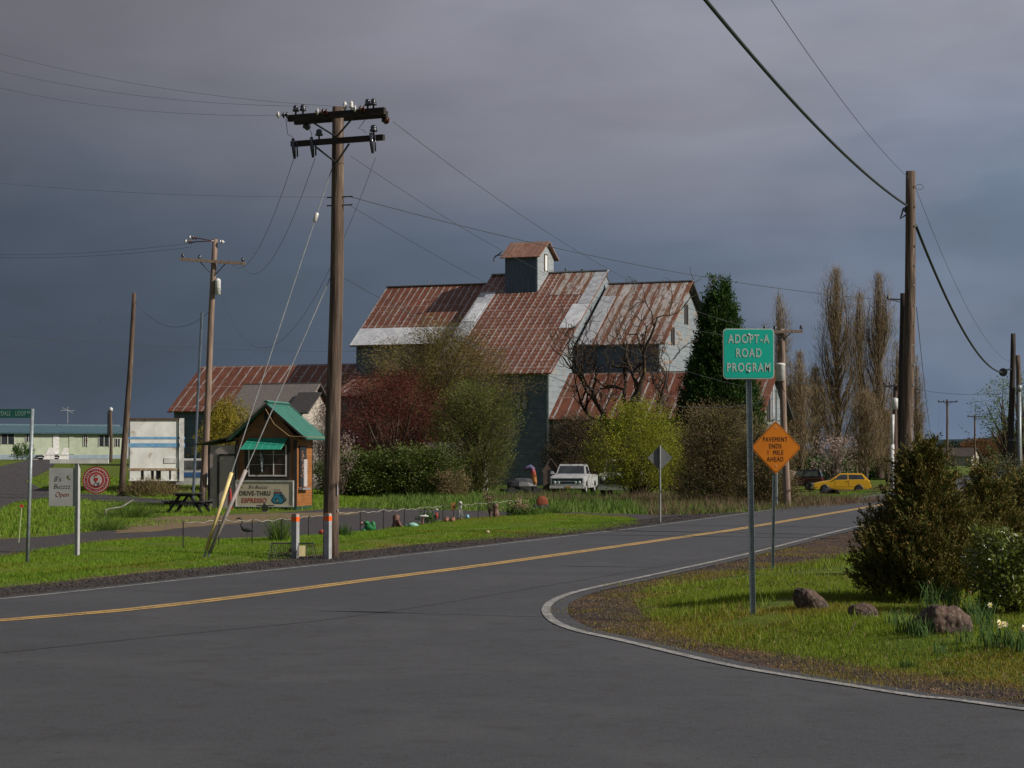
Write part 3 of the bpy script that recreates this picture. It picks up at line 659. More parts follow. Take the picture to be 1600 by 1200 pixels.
def build_barn():
    F, Gb = M['barn_siding'], M['barn_gable']; D = 13.2
    # tall middle block
    ze, zr = 8.95, 17.75
    gable_block(-10.3+.5, 0, 0, D, 26.4, ze-.1, zr-.15, F, Gb, barn)
    roof_quad('roof', -10.3, .35, -.45, ze-.30, D, zr, M['roof_dots'], barn)
    roof_quad('roof', -10.3, -.02, 26.8, ze-.30, D, zr, M['roof_back'], barn)
    sl = lambda y: slope_z(y, -.45, ze-.30, D, zr)
    # pale sheets down both edges
    roof_quad('roof_sheet', -10.2, -8.8, 4.5, sl(4.5), 10.6, sl(10.6), M['zinc'], barn, .05, lift=.05)
    roof_quad('roof_sheet', -10.0, -9.0, 6.4, sl(6.4), 9.0, sl(9.0), M['zinc_bright'], barn, .05, lift=.11)
    roof_quad('roof_sheet', -10.2, -9.0, 2.0, sl(2.0), 4.45, sl(4.45), M['zinc'], barn, .05, lift=.05)
    roof_quad('roof_sheet', -.75, .33, 8.6, sl(8.6), D-.05, sl(D-.05), M['zinc'], barn, .05, lift=.05)
    roof_quad('roof_sheet', -1.15, .33, 5.3, sl(5.3), 8.55, sl(8.55), M['zinc_bright'], barn, .05, lift=.05)
    roof_quad('roof_sheet', -3.7, -.8, 9.9, sl(9.9), D-.05, sl(D-.05), M['roof_zinc'], barn, .04, lift=.045)
    mb = MB().box((-4.97, D, zr+.06), (10.6, .35, .10)); mb.build('ridge_cap', M['zinc'], barn)
    # left wing
    zel, zrl = 11.75, 17.0
    gable_block(-19.9, -9.85, 6.4, D, 20, zel, zrl-.15, F, Gb, barn)
    s2 = lambda y: slope_z(y, 5.9, zel-.25, D, zrl)
    roof_quad('roof', -20.3, -10.32, 5.9, zel-.25, D, zrl, M['roof_rust'], barn)
    roof_quad('roof', -20.3, -10.32, 20.5, zel-.25, D, zrl, M['roof_back'], barn)
    roof_quad('roof_sheet', -20.28, -10.35, 5.88, s2(5.88), 7.9, s2(7.9), M['zinc_bright'], barn, .05, lift=.055)
    MB().box((-15.3, D, zrl+.05), (10, .3, .08)).build('ridge_cap', M['roof_cup'], barn)
    # right wing
    zer, zrr = 11.35, 16.65
    gable_block(.02, 7.2, 5.85, D, 20.6, zer, zrr-.15, F, Gb, barn)
    roof_quad('roof', .37, 7.75, 5.4, zer-.25, D, zrr, M['roof_zinc'], barn)
    roof_quad('roof', .37, 7.75, 21.0, zer-.25, D, zrr, M['roof_back'], barn)
    s3 = lambda y: slope_z(y, 5.4, zer-.25, D, zrr)
    roof_quad('roof_sheet', .4, 1.6, 5.4, s3(5.4), 11.5, s3(11.5), M['zinc'], barn, .05, lift=.055)
    MB().box((4.05, D, zrr+.05), (7.5, .3, .08)).build('ridge_cap', M['zinc'], barn)
    for yy, zz, w, h in ((9.3, 11.9, .55, 1.3), (13.0, 13.9, .65, 1.5)):
        wn = MB().bx(7.2, 7.26, yy-w/2, yy+w/2, zz-h/2, zz+h/2).build('window', M['dark'], barn)
        MB().bx(7.2, 7.30, yy-w/2-.1, yy-w/2, zz-h/2-.1, zz+h/2+.1).bx(7.2, 7.30, yy+w/2, yy+w/2+.1, zz-h/2-.1, zz+h/2+.1).bx(7.2, 7.30, yy-w/2, yy+w/2, zz+h/2, zz+h/2+.12).build('frame', M['old_wood'], wn)
    rng = random.Random(4); bw = mat('bare_sun_bleached_boards', (.30, .23, .18), (.21, .155, .12), 3, .85)
    for i in range(14):
        yy = 6.6+rng.random()*5.5; zz = 9.3+rng.random()*3.0
        if yy > 9.5: zz += 2.2
        MB().bx(7.2, 7.215+.003*i, yy-.4, yy+.6, zz, zz+.17).build('bare_board_patch', bw, barn)
    # low front shed, gable to the right
    ze4, zr4 = 5.3, 8.75
    gable_block(.02, 16.7, .35, 4.6, 8.9, ze4, zr4-.1, F, Gb, barn)
    roof_quad('roof', .03, 17.2, -.1, ze4-.25, 4.6, zr4, M['roof_shed'], barn)
    roof_quad('roof', .03, 17.2, 9.4, ze4-.25, 4.6, zr4, M['roof_back'], barn)
    wn = MB().bx(16.7, 16.76, 3.1, 3.7, 4.9, 6.6).build('window', M['dark'], barn)
    MB().bx(16.7, 16.8, 2.98, 3.1, 4.8, 6.7).bx(16.7, 16.8, 3.7, 3.82, 4.8, 6.7).build('frame', M['old_wood'], wn)
    MB().tube([(16.85, 4.4, 0), (16.85, 4.4, 8.4)], .06, 6).build('downpipe', M['zinc_bright'], barn)
    # long low shed on the far left
    ze5, zr5 = 6.3, 10.1
    gable_block(-36.8, -19.95, 4.9, 10, 15, ze5, zr5-.1, F, F, barn)
    roof_quad('roof', -37.2, -20.0, 4.4, ze5-.25, 10, zr5, M['roof_shed'], barn)
    roof_quad('roof', -37.2, -20.0, 15.5, ze5-.25, 10, zr5, M['roof_shed'], barn)
    # lean-to carried on down in front of left wing
    roof_quad('roof', -19.9, -11.5, 1.2, 7.1, 6.38, 8.9, M['roof_rust'], barn)
    MB().bx(-19.5, -9.82, 1.6, 6.3, -.5, 7.0).build('lean_to_wall', F, barn)
    # windows of the middle block
    w = MB().bx(-3.45, -3.12, -.05, 0, 7.1, 8.0).build('window', M['dark'], barn)
    w = MB().bx(-2.75, -1.80, -.05, 0, 5.85, 6.85).build('window', M['pale_glass'], barn)
    MB().bx(-2.85, -2.75, -.09, 0, 5.75, 6.95).bx(-1.8, -1.7, -.09, 0, 5.75, 6.95).bx(-2.75, -1.8, -.09, 0, 6.85, 6.95).bx(-2.75, -1.8, -.09, 0, 5.75, 5.85).bx(-2.36, -2.16, -.08, -.05, 5.85, 6.85).build('frame', M['old_wood'], w)
    MB().bx(-.12, .04, -.04, .0, -.5, 8.7).build('corner_board', M['zinc'], barn)
    MB().bx(7.1, 7.24, 5.81, 5.85, 8.0, 11.2).build('corner_board', M['zinc'], barn)
    lad = MB()
    for x in (1.15, 1.65): lad.tube([(x, 5.6, 8.2), (x+.35, 5.75, 11.2)], .035, 5)
    for k in range(8): lad.tube([(1.15+.045*k, 5.6, 8.5+.36*k), (1.65+.045*k, 5.6, 8.5+.36*k)], .025, 5)
    lad.build('ladder', M['old_wood'], barn)
    # cupola
    cz0 = sl(10.4)-.3; x0, x1, y0, y1 = -7.95, -5.0, 10.5, 14.3; zt = 19.15; zr6 = 20.35; ym = (y0+y1)/2
    vert = mat('shaded_blue_grey_boards', (.10, .135, .19), (.07, .095, .135), 3, .7, st=(5, 5, .3))  # cupola boards coloured dark to include the shade on the front
    cu = MB(); cu.add([(x0, y0, cz0), (x1, y0, cz0), (x1, y0, zt), (x0, y0, zt)], [(0, 1, 2, 3)])
    for i in range(11):
        xx = x0+.12+i*(x1-x0-.24)/10; cu.bx(xx-.02, xx+.02, y0-.03, y0+.01, cz0+.2, zt)
    cu.add([(x0, y0, cz0), (x0, y1, cz0), (x0, y1, zt), (x0, ym, zr6-.1), (x0, y0, zt), (x1, y1, cz0), (x1, y1, zt)], [(4, 3, 2, 1, 0), (1, 2, 6, 5)])
    cu = cu.build('cupola', vert, barn)
    MB().add([(x1, y0, cz0), (x1, y1, cz0), (x1, y1, zt), (x1, ym, zr6-.1), (x1, y0, zt)], [(0, 1, 2, 3, 4)]).build('gable_wall', siding_mat('sunlit_cupola_boards', (.29, .32, .34), .5, .3), cu)  # same boards on the sunny side, sunlight painted in as a paler colour
    roof_quad('roof', x0-.3, x1+.35, y0-.45, zt-.25, ym, zr6, M['roof_cup'], cu, .08)
    roof_quad('roof', x0-.3, x1+.35, y1+.45, zt-.25, ym, zr6, M['roof_cup'], cu, .08)
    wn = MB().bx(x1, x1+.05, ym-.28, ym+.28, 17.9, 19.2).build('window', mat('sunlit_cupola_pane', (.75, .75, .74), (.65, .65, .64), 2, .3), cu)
    MB().bx(x1, x1+.07, ym-.38, ym-.28, 17.8, 19.3).bx(x1, x1+.07, ym+.28, ym+.38, 17.8, 19.3).bx(x1, x1+.07, ym-.28, ym+.28, 19.2, 19.3).build('frame', M['old_wood'], wn)
    mb = MB(); mb.tube([(x0-.1, y0-.5, zt+.25), (x0-.75, y0-.6, zt-.25), (x0-.8, y0-.6, zt-.6)], .05, 5).tube([(x0-.1, y0-.4, zt), (x0-.7, y0-.6, zt-.1)], .04, 5)
    mb.build('hoist_bracket', M['steel_dark'], cu)
    MB().tube([(-3.5, D, zr), (-3.5, D, zr+.35)], .08, 6).build('vent_pipe', M['steel_dark'], barn); MB().tube([(-2.0, D, zr), (-2.0, D, zr+.25)], .1, 6).build('vent_pipe', M['steel_dark'], barn)
build_barn()
# small grey-roofed house between kiosk and shed
def grey_house():
    x, y = XY(446, 27); h = thing('outbuilding', 'small pale house with grey shingle roof rising behind the espresso kiosk', 'house', (x, y, tz(x, y)), math.radians(-26))
    sh = mat('grey_shingles', (.20, .17, .155), (.14, .12, .11), 9, .85, st=(1, 1, 3)); dk = mat('dark_shingles', (.06, .055, .055), (.04, .037, .037), 9, .85)
    wl = siding_mat('cream_boards', (.55, .49, .43), .25, .5)
    x0, x1, yf, yb, ze, zr = -2.6, 2.0, -2.2, 2.2, 3.9, 5.9
    gable_block(x0, x1, yf, 0, yb, ze, zr-.1, wl, wl, h, -.5)
    roof_quad('roof', x0-.3, x1+.3, yf-.3, ze-.27, 0, zr, sh, h); roof_quad('roof', x0-.3, x1+.3, yb+.3, ze-.27, 0, zr, dk, h)
    roof_quad('dormer_roof', x1-.6, x1+.9, yf-.1, ze+.3, -.8, zr-.5, dk, h, .1)
grey_house()
def cream_shed():
    x, y = XY(712, 27); h = thing('trailer_shed', 'low grey roofed shed half hidden behind the olive shrubs', 'shed', (x, y, 0), math.radians(-8))
    wl = mat('pale_shed_wall', (.40, .39, .36), (.30, .29, .27), 2, .7)
    MB().bx(-1.7, 1.7, -1.3, 1.3, -.3, 1.75).build('wall', wl, h)
    roof_quad('roof', -1.9, 1.9, -1.5, 1.75, 1.5, 3.0, mat('grey_sheet_roof', (.13, .13, .145), (.09, .09, .10), 2, .7), h)
    MB().bx(-1.3, -.5, -1.36, -1.3, .9, 1.6).build('window', M['pale_glass'], h)
cream_shed()
# ================================================================ distant mobile home
def mobile_home():
    Y = 225.0; rng = random.Random(2)
    x1 = (200-800)*Y/FPX
    h = thing('mobile_home', 'long pale green mobile home with teal roof and two porch steps', 'mobile home', (x1, Y, 1.55), math.radians(30))
    wl = mat('pale_green_siding', (.36, .40, .30), (.31, .35, .27), 1.5, .7); sk = mat('blue_grey_skirt', (.25, .30, .36), (.20, .25, .30), 2, .7)
    L = 26.0
    MB().bx(-L, 0, 0, 8, .75, 3.2).build('wall', wl, h)
    MB().bx(-L-.02, .02, -.03, 8.03, -.6, .75).build('skirt', sk, h)
    teal = mat('teal_metal_roof', (.055, .11, .14), (.04, .09, .115), 2, .5)
    roof_quad('roof', -L-.4, .5, -.5, 3.15, 4, 3.95, teal, h, .15); roof_quad('roof', -L-.4, .5, 8.5, 3.15, 4, 3.95, teal, h, .15)
    MB().add([(0.01, 0, 3.3), (.01, 8, 3.3), (.01, 4, 3.85)], [(0, 1, 2)]).build('gable_wall', M['white'], h)
    MB().bx(.0, .05, 0, 8, -.3, 3.3).build('end_wall', M['white'], h)
    def xf(u): # local x on the front wall seen at column u
        t = (u-800)/FPX; c, s = math.cos(math.radians(30)), math.sin(math.radians(30))
        return (t*Y-x1)/(c-t*s)
    for u0, u1, z0, z1 in ((2, 22, 1.9, 3.0), (41, 48, 2.2, 3.0), (131, 136, 1.7, 2.9), (155, 170, 1.7, 2.9), (180, 187, 1.7, 2.5)):
        a, b = xf(u0), xf(u1); w = MB().bx(a, b, -.06, 0, z0, z1).build('window', M['glass'], h)
        MB().bx(a-.07, a, -.09, 0, z0-.07, z1+.07).bx(b, b+.07, -.09, 0, z0-.07, z1+.07).bx((a+b)/2-.04, (a+b)/2+.04, -.09, -.06, z0, z1).bx(a, b, -.09, 0, z1, z1+.07).build('frame', M['off_white'], w)
    for u0, u1, mm in ((83, 92, M['white']), (108, 116, wl)):
        MB().bx(xf(u0), xf(u1), -.07, 0, .8, 2.95).build('door', mm, h)
    for u0, u1 in ((58, 76), (82, 98)):
        a, b = xf(u0), xf(u1); s = MB()
        s.prism([(a, -.3), (a, .3), (a+(b-a)*.5, 1.5), (b, 1.5), (b, -.3)][::-1], 'y', -2.2, -2.12)
        s.bx(a, b, -2.2, -.1, .65, .75)
        for k in range(4): s.bx(a-.5*k-.5, a-.5*k, -2.1, -.3, .5-.2*k-.06, .5-.2*k)
        s.build('porch_steps', M['white'], h)
    a = xf(119); MB().tube([(a, 3, 4.2), (a, 3, 6.0)], .04, 5).tube([(a-.8, 3, 5.6), (a+.8, 3, 5.6)], .03, 4).tube([(a-.6, 3, 5.9), (a+.6, 3, 5.3)], .03, 4).build('antenna', M['wire_light'], h)
mobile_home()
# ================================================================ box trailer
def box_trailer():
    x, y = XY(241, 31); z = tz(x, y)+.12
    t = thing('box_trailer', 'old white box trailer seen from behind with two blue stripes', 'trailer', (x, y, z), math.radians(9))
    W_, H0, H1, L = 2.5, 1.05, 3.62, 9.0
    rustw = mat('stained_trailer_white', (.76, .76, .74), (.64, .635, .61), 1.3, .55, c3=(.46, .40, .34), s3=1.2); bl = mat('faded_blue_stripe', (.12, .30, .52), (.20, .37, .55), 3, .6)
    MB().bx(-W_/2, W_/2, .05, L, H0, H1).build('body', rustw, t)
    MB().bx(-W_/2+.06, -.002, 0, .05, H0+.05, H1-.1).build('rear_door', rustw, t)
    MB().bx(.002, W_/2-.06, 0, .05, H0+.05, H1-.1).build('rear_door', rustw, t)
    MB().bx(-W_/2, W_/2, -.06, .06, H1-.1, H1).build('top_rail', mat('rusty_brown_rail', (.10, .06, .045), (.07, .045, .035), 6, .8), t)
    for z0, z1 in ((2.56, 2.68), (2.15, 2.36)):
        MB().bx(-W_/2+.0, W_/2+.28, -.012, .0, z0, z1).build('stripe', bl, t)
    MB().bx(-W_/2, W_/2, -.04, .05, .98, 1.1).build('rear_sill', mat('rusty_sill', (.26, .15, .08), (.36, .30, .25), 5, .8), t)
    und = MB()
    for a, b in ((-1.2, -.65), (-.5, -.15), (.0, .1), (.35, .75), (.85, 1.2)): und.bx(a, b, -.02, .08, .5, .98)
    und.bx(-1.25, 1.25, -.04, .0, .45, .52); und.build('bumper', rustw, t); MB().bx(-1.24, 1.24, .09, .14, .4, 1.04).build('shade_backing', M['dark'], t)  # dark sheet added to stand for the shade beneath the body
    MB().bx(.5, 1.1, -.03, 0, 1.35, 1.62).build('plate', M['white'], t)
    MB().bx(W_/2+.02, W_/2+.24, -.1, .1, .45, H1+.0).build('open_door_edge', M['white'], t)
    for s in (-.85, .85):
        for k in (0, 1.3): MB().lathe([(.28, -.25), (.5, -.22), (.5, .22), (.28, .25)], (s, 1.2+k, .5), 16, (1, 0, 0)).build('wheel', M['black'], t, True)
    x, y = XY(291, 31); x -= .12; tr = thing('parked_van', 'small blue and white vehicle beside the box trailer', 'van', (x+.1, y+4, tz(x, y)), math.radians(-8))
    MB().prism([(-1.0, .35), (-1.0, 1.0), (-.85, 1.7), (.85, 1.7), (1.0, 1.0), (1.0, .35)], 'y', -2, 2).build('body', M['white'], tr)
    MB().bx(-1.01, 1.01, -2.02, -1.0, .75, 1.0).build('stripe', mat('blue_band', (.04, .11, .30), (.05, .13, .33), 3, .5), tr)
    MB().bx(-.8, .8, -2.03, -2.0, 1.15, 1.6).build('rear_window', M['glass'], tr)
    for s in (-.8, .8): MB().lathe([(.3, -.1), (.3, .1)], (s, -1.2, .3), 12, (1, 0, 0)).build('wheel', M['black'], tr)
box_trailer()
# ================================================================ utility poles
def insul(mb, c, ax, n=3, r=.07, st=.075):
    """a string of porcelain discs from c along ax"""
    ax = Vector(ax).normalized()
    for k in range(n):
        mb.lathe([(.025, 0), (r, .012), (r*.95, .035), (.03, .055), (.022, st)], Vector(c)+ax*st*k, 10, ax)
def pin(mb, c, s=1.0):
    mb.lathe([(.02, -.06), (.02, 0), (.065*s, .01), (.065*s, .05), (.045*s, .06), (.055*s, .09), (.04*s, .14), (.015, .155)], c, 10)
POLE_RNG = np.random.default_rng(5)
def pole_post(t, h, r0, r1, lean, m, name='post', leany=0.0):
    pts = []; rr = []
    for k in range(13):
        q = k/12; pts.append((lean*q+.02*math.sin(q*7+h), leany*q, h*q-(.3 if k == 0 else 0))); rr.append((r0+(r1-r0)*q)*(1+POLE_RNG.normal(0, .015)))
    o = MB().tube(pts, rr, 16).build(name, m, t, True); return o
def at_lean(lean, h, z): return lean*z/h
def main_pole():
    Y = FPX/72.7; x = (518-800)/72.7; t = thing('utility_pole', 'tall wooden utility pole with two dark crossarms beside the orange topped bollards', 'utility pole', (x, Y, 0))
    s = 1/72.7; Z = lambda v: (872-v)*s
    h = Z(165); pole_post(t, h, .175, .125, 10*s, M['pole_wood'])
    A = math.radians(-25); ca, sa = math.cos(A), math.sin(A)
    def arm(u0, u1, v, dy, th, name='crossarm'):
        # arm runs along (ca, sa)
        a = (u0-518)*s/ca*.98; b = (u1-518)*s/ca*.98; c = (a+b)/2
        o = MB().box((0, 0, 0), (b-a, .10, th)).build(name, M['arm_wood'], t)
        off = Vector((-sa, ca, 0))*dy
        o.location = (c*ca+off.x, c*sa+off.y, Z(v)); o.rotation_euler = (0, 0, A)
        return o, lambda l, z: Vector((l*ca+off.x, l*sa+off.y, z))
    pa, f1 = arm(452, 612, 180, -.20, .14); pb, f2 = arm(446, 600, 180, .22, .14)
    pc, f3 = arm(457, 610, 221, -.19, .12)
    ins_b = MB(); ins_w = MB(); ins_d = MB()
    insp = []
    def dn(name, mb, m): mb.build(name, m, t, True)
    # dead-end strings on the top arms, pulling left and right
    left = Vector((-1, .25, .0)); 
    for l, mm in ((-.92, 1), (.06, 0), (.98, 0)):
        a, b = MB(), MB(); p = f1(l, Z(176))+Vector((-.05, -.08, 0))
        insul(a, p+left*.0, (-1, -.1, .02), 2, .075); insul(b, p+Vector((-.19, -.02, 0)), (-1, -.1, .02), 1, .075)
        dn('insulator', a, M['dark_glaze'] if mm else M['brown_glaze']); dn('insulator', b, M['white_glaze'])
    for l in (-.80, 1.16):
        a = MB(); p = f2(l-.05, Z(184)); insul(a, p+Vector((.03, .0, -.03)), (.8, 1, -.5), 2, .085); dn('insulator', a, M['brown_glaze'] if l > 0 else M['dark_glaze'])
    for l, z in ((-.80, 175), (-.62, 175), (.98, 168), (1.12, 170)):
        a = MB(); pin(a, f1(l, Z(180)+.13), 1.1); dn('insulator', a, M['dark_glaze'])
    for l in (.42, .58):
        a = MB(); pin(a, f1(l, Z(180)+.11), .8); dn('insulator', a, M['white_glaze'])
    for l in (-.22, 1.12):
        a = MB(); pin(a, f3(l, Z(221)+.13), 1.3); dn('insulator', a, M['dark_glaze'])
    for l in (-.86, -.40, 1.06):
        a = MB(); p = f3(l, Z(221)); a.tube([p+Vector((0, -.1, .1)), p+Vector((.02, -.14, -.12)), p+Vector((.04, -.12, -.34))], [.035, .045, .028], 8)
        a.tube([p+Vector((.09, -.12, .05)), p+Vector((.10, -.14, -.3))], .018, 6).box(p+Vector((.03, -.06, .02)), (.16, .06, .06))
        dn('fuse_cutout', a, M['dark_glaze'])
    br = MB(); L = at_lean(10*s, h, Z(180))
    for f, z0, z1, ll in ((f1, Z(186), Z(205), .5), (f3, Z(225), Z(246), .42)):
        for sg in (-1, 1):
            br.tube([f(.1+sg*ll, z0-.03), Vector((.1, -.17, z1-.12))], .022, 5)
    br.build('brace', M['steel_dark'], t)
    hw = MB()
    for v in (308, 321): hw.tube([(at_lean(10*s, h, Z(v))-.22, -.05, Z(v)), (at_lean(10*s, h, Z(v))+.34, -.1, Z(v)+.02)], .016, 5)
    hw.build('bracket', M['steel_dark'], t)
    for a, b, c in ((f1(-1.05, Z(180)), f1(-1.0, Z(205)), f3(-.85, Z(215))), (f1(-.6, Z(190)), f1(-.45, Z(200)), f3(-.4, Z(215))), (f1(1.0, Z(183)), f1(.75, Z(205)), f3(.93, Z(212)))):
        jm = MB(); jm.tube([a, (a+b)/2+Vector((0, 0, -.02)), b, (b+c)/2+Vector((.02, 0, .02)), c], .006, 4)
        jm.build('jumper_wire', M['wire'], t)
    MB().bx(.145, .16, -.12, -.08, 1.0, 1.05).bx(.135, .15, -.14, -.10, 1.35, 1.6).build('tag_plate', M['white'], t)
main_pole()
PY = {}
def simple_pole(name, label, u0, v0, u1, v1, ppm, r0, r1, m, arms=(), extras=None, group='utility poles along the road', arm_rot=-.25):
    Y = FPX/ppm; x = (u0-800)/ppm; z = CAMZ-(v0-HOR)/ppm
    t = thing(name, label, 'utility pole', (x, Y, z), 0, group); h = (v0-v1)/ppm; lean = (u1-u0)/ppm
    pole_post(t, h, r0, r1, lean, m)
    for (ua, ub, va, vb, th) in arms:
        a = Vector(((ua-u0)/ppm, -r0-.03, (v0-va)/ppm)); b = Vector(((ub-u0)/ppm, -r0-.03, (v0-vb)/ppm)); c = (a+b)/2; d = b-a
        o = MB().box((0, 0, 0), (d.length, .11, th)).build('crossarm', M['arm_wood'] if m != M['pole_light'] else M['pole_light'], t)
        o.location = c; o.rotation_euler = (0, -math.atan2(d.z, d.x), 0)
        for sg in (-1, 1):
            MB().tube([c+d*.2*sg+Vector((0, -.0, -.04)), (at_lean(lean, h, c.z), -r1*.8, c.z-abs(d.length)*.2-.08)], .022, 5).build('brace', M['steel_dark'], t)
        for q in (.04, .30, .96):
            mb = MB(); pin(mb, a+d*q+Vector((0, 0, .11)), 1.2); mb.build('insulator', M['dark_glaze'], t, True)
    return t, lean, h
M['pole_light'] = mat('sun_bleached_pole_wood', (.26, .185, .145), (.15, .105, .085), 2.4, .85, st=(7, 7, .35), bump=.6, bs=6)
# second pole behind the kiosk
t, ln, h = simple_pole('utility_pole', 'leaning pale wooden pole with one thin crossarm behind the picnic table', 317, 789, 335, 373, 35, .165, .12, M['pole_light'], [(281, 383, 405, 412, .13)])
for k, (c, n) in enumerate((((-.50, -.1, 11.75), 3), ((-.35, .1, 11.95), 3))):
    a, b = MB(), MB(); insul(a, c, (-1, .1, .1), 2, .10, .12); insul(b, Vector(c)+Vector((-.26, .02, .02)), (-1, .1, .1), 1, .10, .12)
    a.tube([c, (.45, -.1, 11.8)], .025, 5)
    a.build('insulator', M['brown_glaze'], t, True); b.build('insulator', M['white_glaze'], t, True)
mb = MB(); insul(mb, (.75, -.1, 11.75), (1, -.1, .0), 2, .1, .1); mb.build('insulator', M['white_glaze'], t, True)
MB().lathe([(.02, -.02), (.13, 0), (.13, .62), (.11, .68), (.02, .72)], (.66, -.15, 9.4), 12).build('fuse_can', M['white'], t, True)
MB().tube([(-.42, -.1, 0), (-.05, -.1, 8.6)], .06, 6).build('conduit', mat('blue_grey_conduit', (.10, .13, .17), (.07, .09, .12), 3, .5), t)
MB().tube([(.38, -.15, .0), (.38, -.15, 1.4)], .04, 6).bx(.28, .5, -.25, -.1, 1.0, 1.5).build('meter_box', M['steel'], t)
simple_pole('utility_pole', 'bare leaning wooden pole standing left of the box trailer', 191, 774, 209, 457, 33, .165, .10, M['pole_wood'])
t, ln, h = simple_pole('utility_pole', 'short post with a metal cap before the mobile home', 174, 722, 173, 641, 16, .16, .14, M['pole_wood'], group=None)
MB().lathe([(.2, 0), (.2, .28), (.05, .4)], (ln, 0, h-.1), 10).build('cap', M['zinc_bright'], t, True)
MB().lathe([(.12, 0), (.12, 2.2), (.04, 2.4)], (-.25, -.1, h-2.4), 8).build('conduit', M['black'], t)
# the thick pole right of the road, with its short dark companion
t, ln, h = simple_pole('utility_pole', 'thick weathered wooden pole carrying the heavy black cable right of the road', 1414, 848, 1426.5, 266, 60, .175, .125, M['pole_wood'])
rng = random.Random(9); mb = MB()
for k in range(16):
    z = 1.5+k*.52; mb.box((at_lean(ln, h, z)+.10+rng.uniform(-.01, .03), -.125, z), (.035, .03, .05))
mb.build('staple', M['wire_light'], t)
mb = MB(); zc = (848-322)/60; lx = at_lean(ln, h, zc)-.12
mb.tube([(lx+.02, -.02, zc), (lx-.08, -.03, zc-.05), (lx-.16, -.03, zc-.32), (lx-.02, -.02, zc-.22)], .022, 6).tube([(lx+.05, 0, zc), (lx-.05, -.02, zc-.1), (lx+.05, -.02, zc-.2)], .03, 6)
mb.build('cable_bracket', M['cable'], t)
mb = MB(); zc = (848-294)/60; lx = at_lean(ln, h, zc)+.1
mb.tube([(lx+.02+.10*(1-math.cos(a)), -.02, zc+.03+.07*math.sin(a)+.02) for a in [k*PI/6 for k in range(13)]], .006, 4).tube([(lx-.08, -.08, zc-.08), (lx+.03, -.03, zc+.02)], .012, 4)
mb.build('wire_loop', M['wire'], t)
t, ln, h = simple_pole('utility_pole', 'short dark creosoted pole standing against the thick weathered pole', 1409, 832, 1413.5, 458, 52, .15, .13, M['pole_dark'])
mb = MB(); zc = (832-468)/52
mb.tube([(-.05, -.12, zc), (-.42, -.12, zc+.02)], .025, 5).tube([(-.05, -.12, zc-.08), (-.3, -.12, zc-.02)], .015, 5).lathe([(.02, 0), (.06, .02), (.045, .08), (.02, .16)], (-.40, -.12, zc+.0), 8)
mb.build('bracket', M['steel_dark'], t)
# pole with transformer at the far end of the hedge
t, ln, h = simple_pole('utility_pole', 'pole with white transformer can behind the orange diamond sign', 1229, 794, 1221, 514, 37, .16, .12, M['pole_light'], [(1192, 1254, 519, 518, .12)])
MB().lathe([(.02, 0), (.20, .03), (.20, .66), (.22, .68), (.22, .74), (.10, .78)], (-.28, -.14, 5.35), 14).build('transformer', M['white'], t, True)
MB().tube([(-.3, -.1, 4.8), (-.42, -.12, 5.1), (-.25, -.12, 5.3), (-.1, -.1, 4.9)], .03, 6).build('cable_bundle', M['black'], t)
MB().tube([(-.45, -.2, 0), (-.45, -.2, 5.0)], .04, 6).build('conduit', M['steel'], t)
t, ln, h = simple_pole('utility_pole', 'pole with tall white conduit beyond the yellow car', 1398, 770, 1399, 600, 26, .15, .12, mat('red_brown_pole', (.10, .06, .05), (.06, .04, .035), 3, .85, st=(5, 5, .4)), [(1380, 1412, 604, 603, .12)])
MB().tube([(-.22, -.22, 0), (-.2, -.22, 2.9)], .13, 8).tube([(-.2, -.22, 2.9), (-.15, -.22, 4.7)], .10, 8).build('conduit', M['white'], t, True)
MB().lathe([(.02, 0), (.2, .03), (.2, .62), (.08, .7)], (-.02, -.3, 5.0), 12).build('transformer', M['white'], t, True)
simple_pole('utility_pole', 'small far pole with crossarm and white box right of the thick pole', 1480, 727, 1480, 624, 12, .16, .13, M['pole_wood'], [(1465, 1496, 628, 628, .14)])
simple_pole('utility_pole', 'far thin pole with crossarm left of the distant white house', 1523, 722, 1523, 648, 9, .17, .14, M['pole_wood'], [(1511, 1536, 651, 651, .15)])
simple_pole('utility_pole', 'very far thin pole with crossarm beside the rusty tree', 1551, 720, 1551, 666, 6.6, .17, .14, M['pole_wood'], [(1541, 1560, 669, 669, .18)])
simple_pole('utility_pole', 'farthest faint pole with crossarm near the right edge', 1571, 718, 1571, 677, 5, .18, .15, M['pole_wood'], [(1563, 1579, 679, 679, .2)])
t, ln, h = simple_pole('utility_pole', 'dark wooden pole carrying the black cable spool near the right edge', 1577, 790, 1584, 521, 33, .17, .12, M['pole_dark'])
mb = MB(); zc = (790-582)/33
for a, b in ((.20, -.05), (.20, .05)): mb.lathe([(a, b-.02), (a, b+.02)], (-.32, -.2, zc), 14, (.25, 1, 0))
mb.lathe([(.14, -.06), (.14, .06)], (-.32, -.2, zc), 14, (.25, 1, 0)).tube([(-.32, -.2, zc+.1), (.1, -.1, zc+.15)], .04, 6); mb.build('cable_spool', M['cable'], t)
mb = MB()
for z in (3.1,): mb.tube([(.4, -.15, z), (-.05, -.1, z)], .04, 5)
mb.build('conduit_clamp', M['steel'], t)
MB().tube([(.40, -.25, -.3), (.42, -.25, 5.6)], .10, 10).lathe([(.13, 0), (.13, .25), (.08, .3)], (.42, -.25, 5.4), 10).build('conduit', M['steel'], t, True)
simple_pole('utility_pole', 'grey brown pole just behind the dark spool pole at the right edge', 1594, 780, 1591, 555, 28, .16, .13, M['pole_wood'])
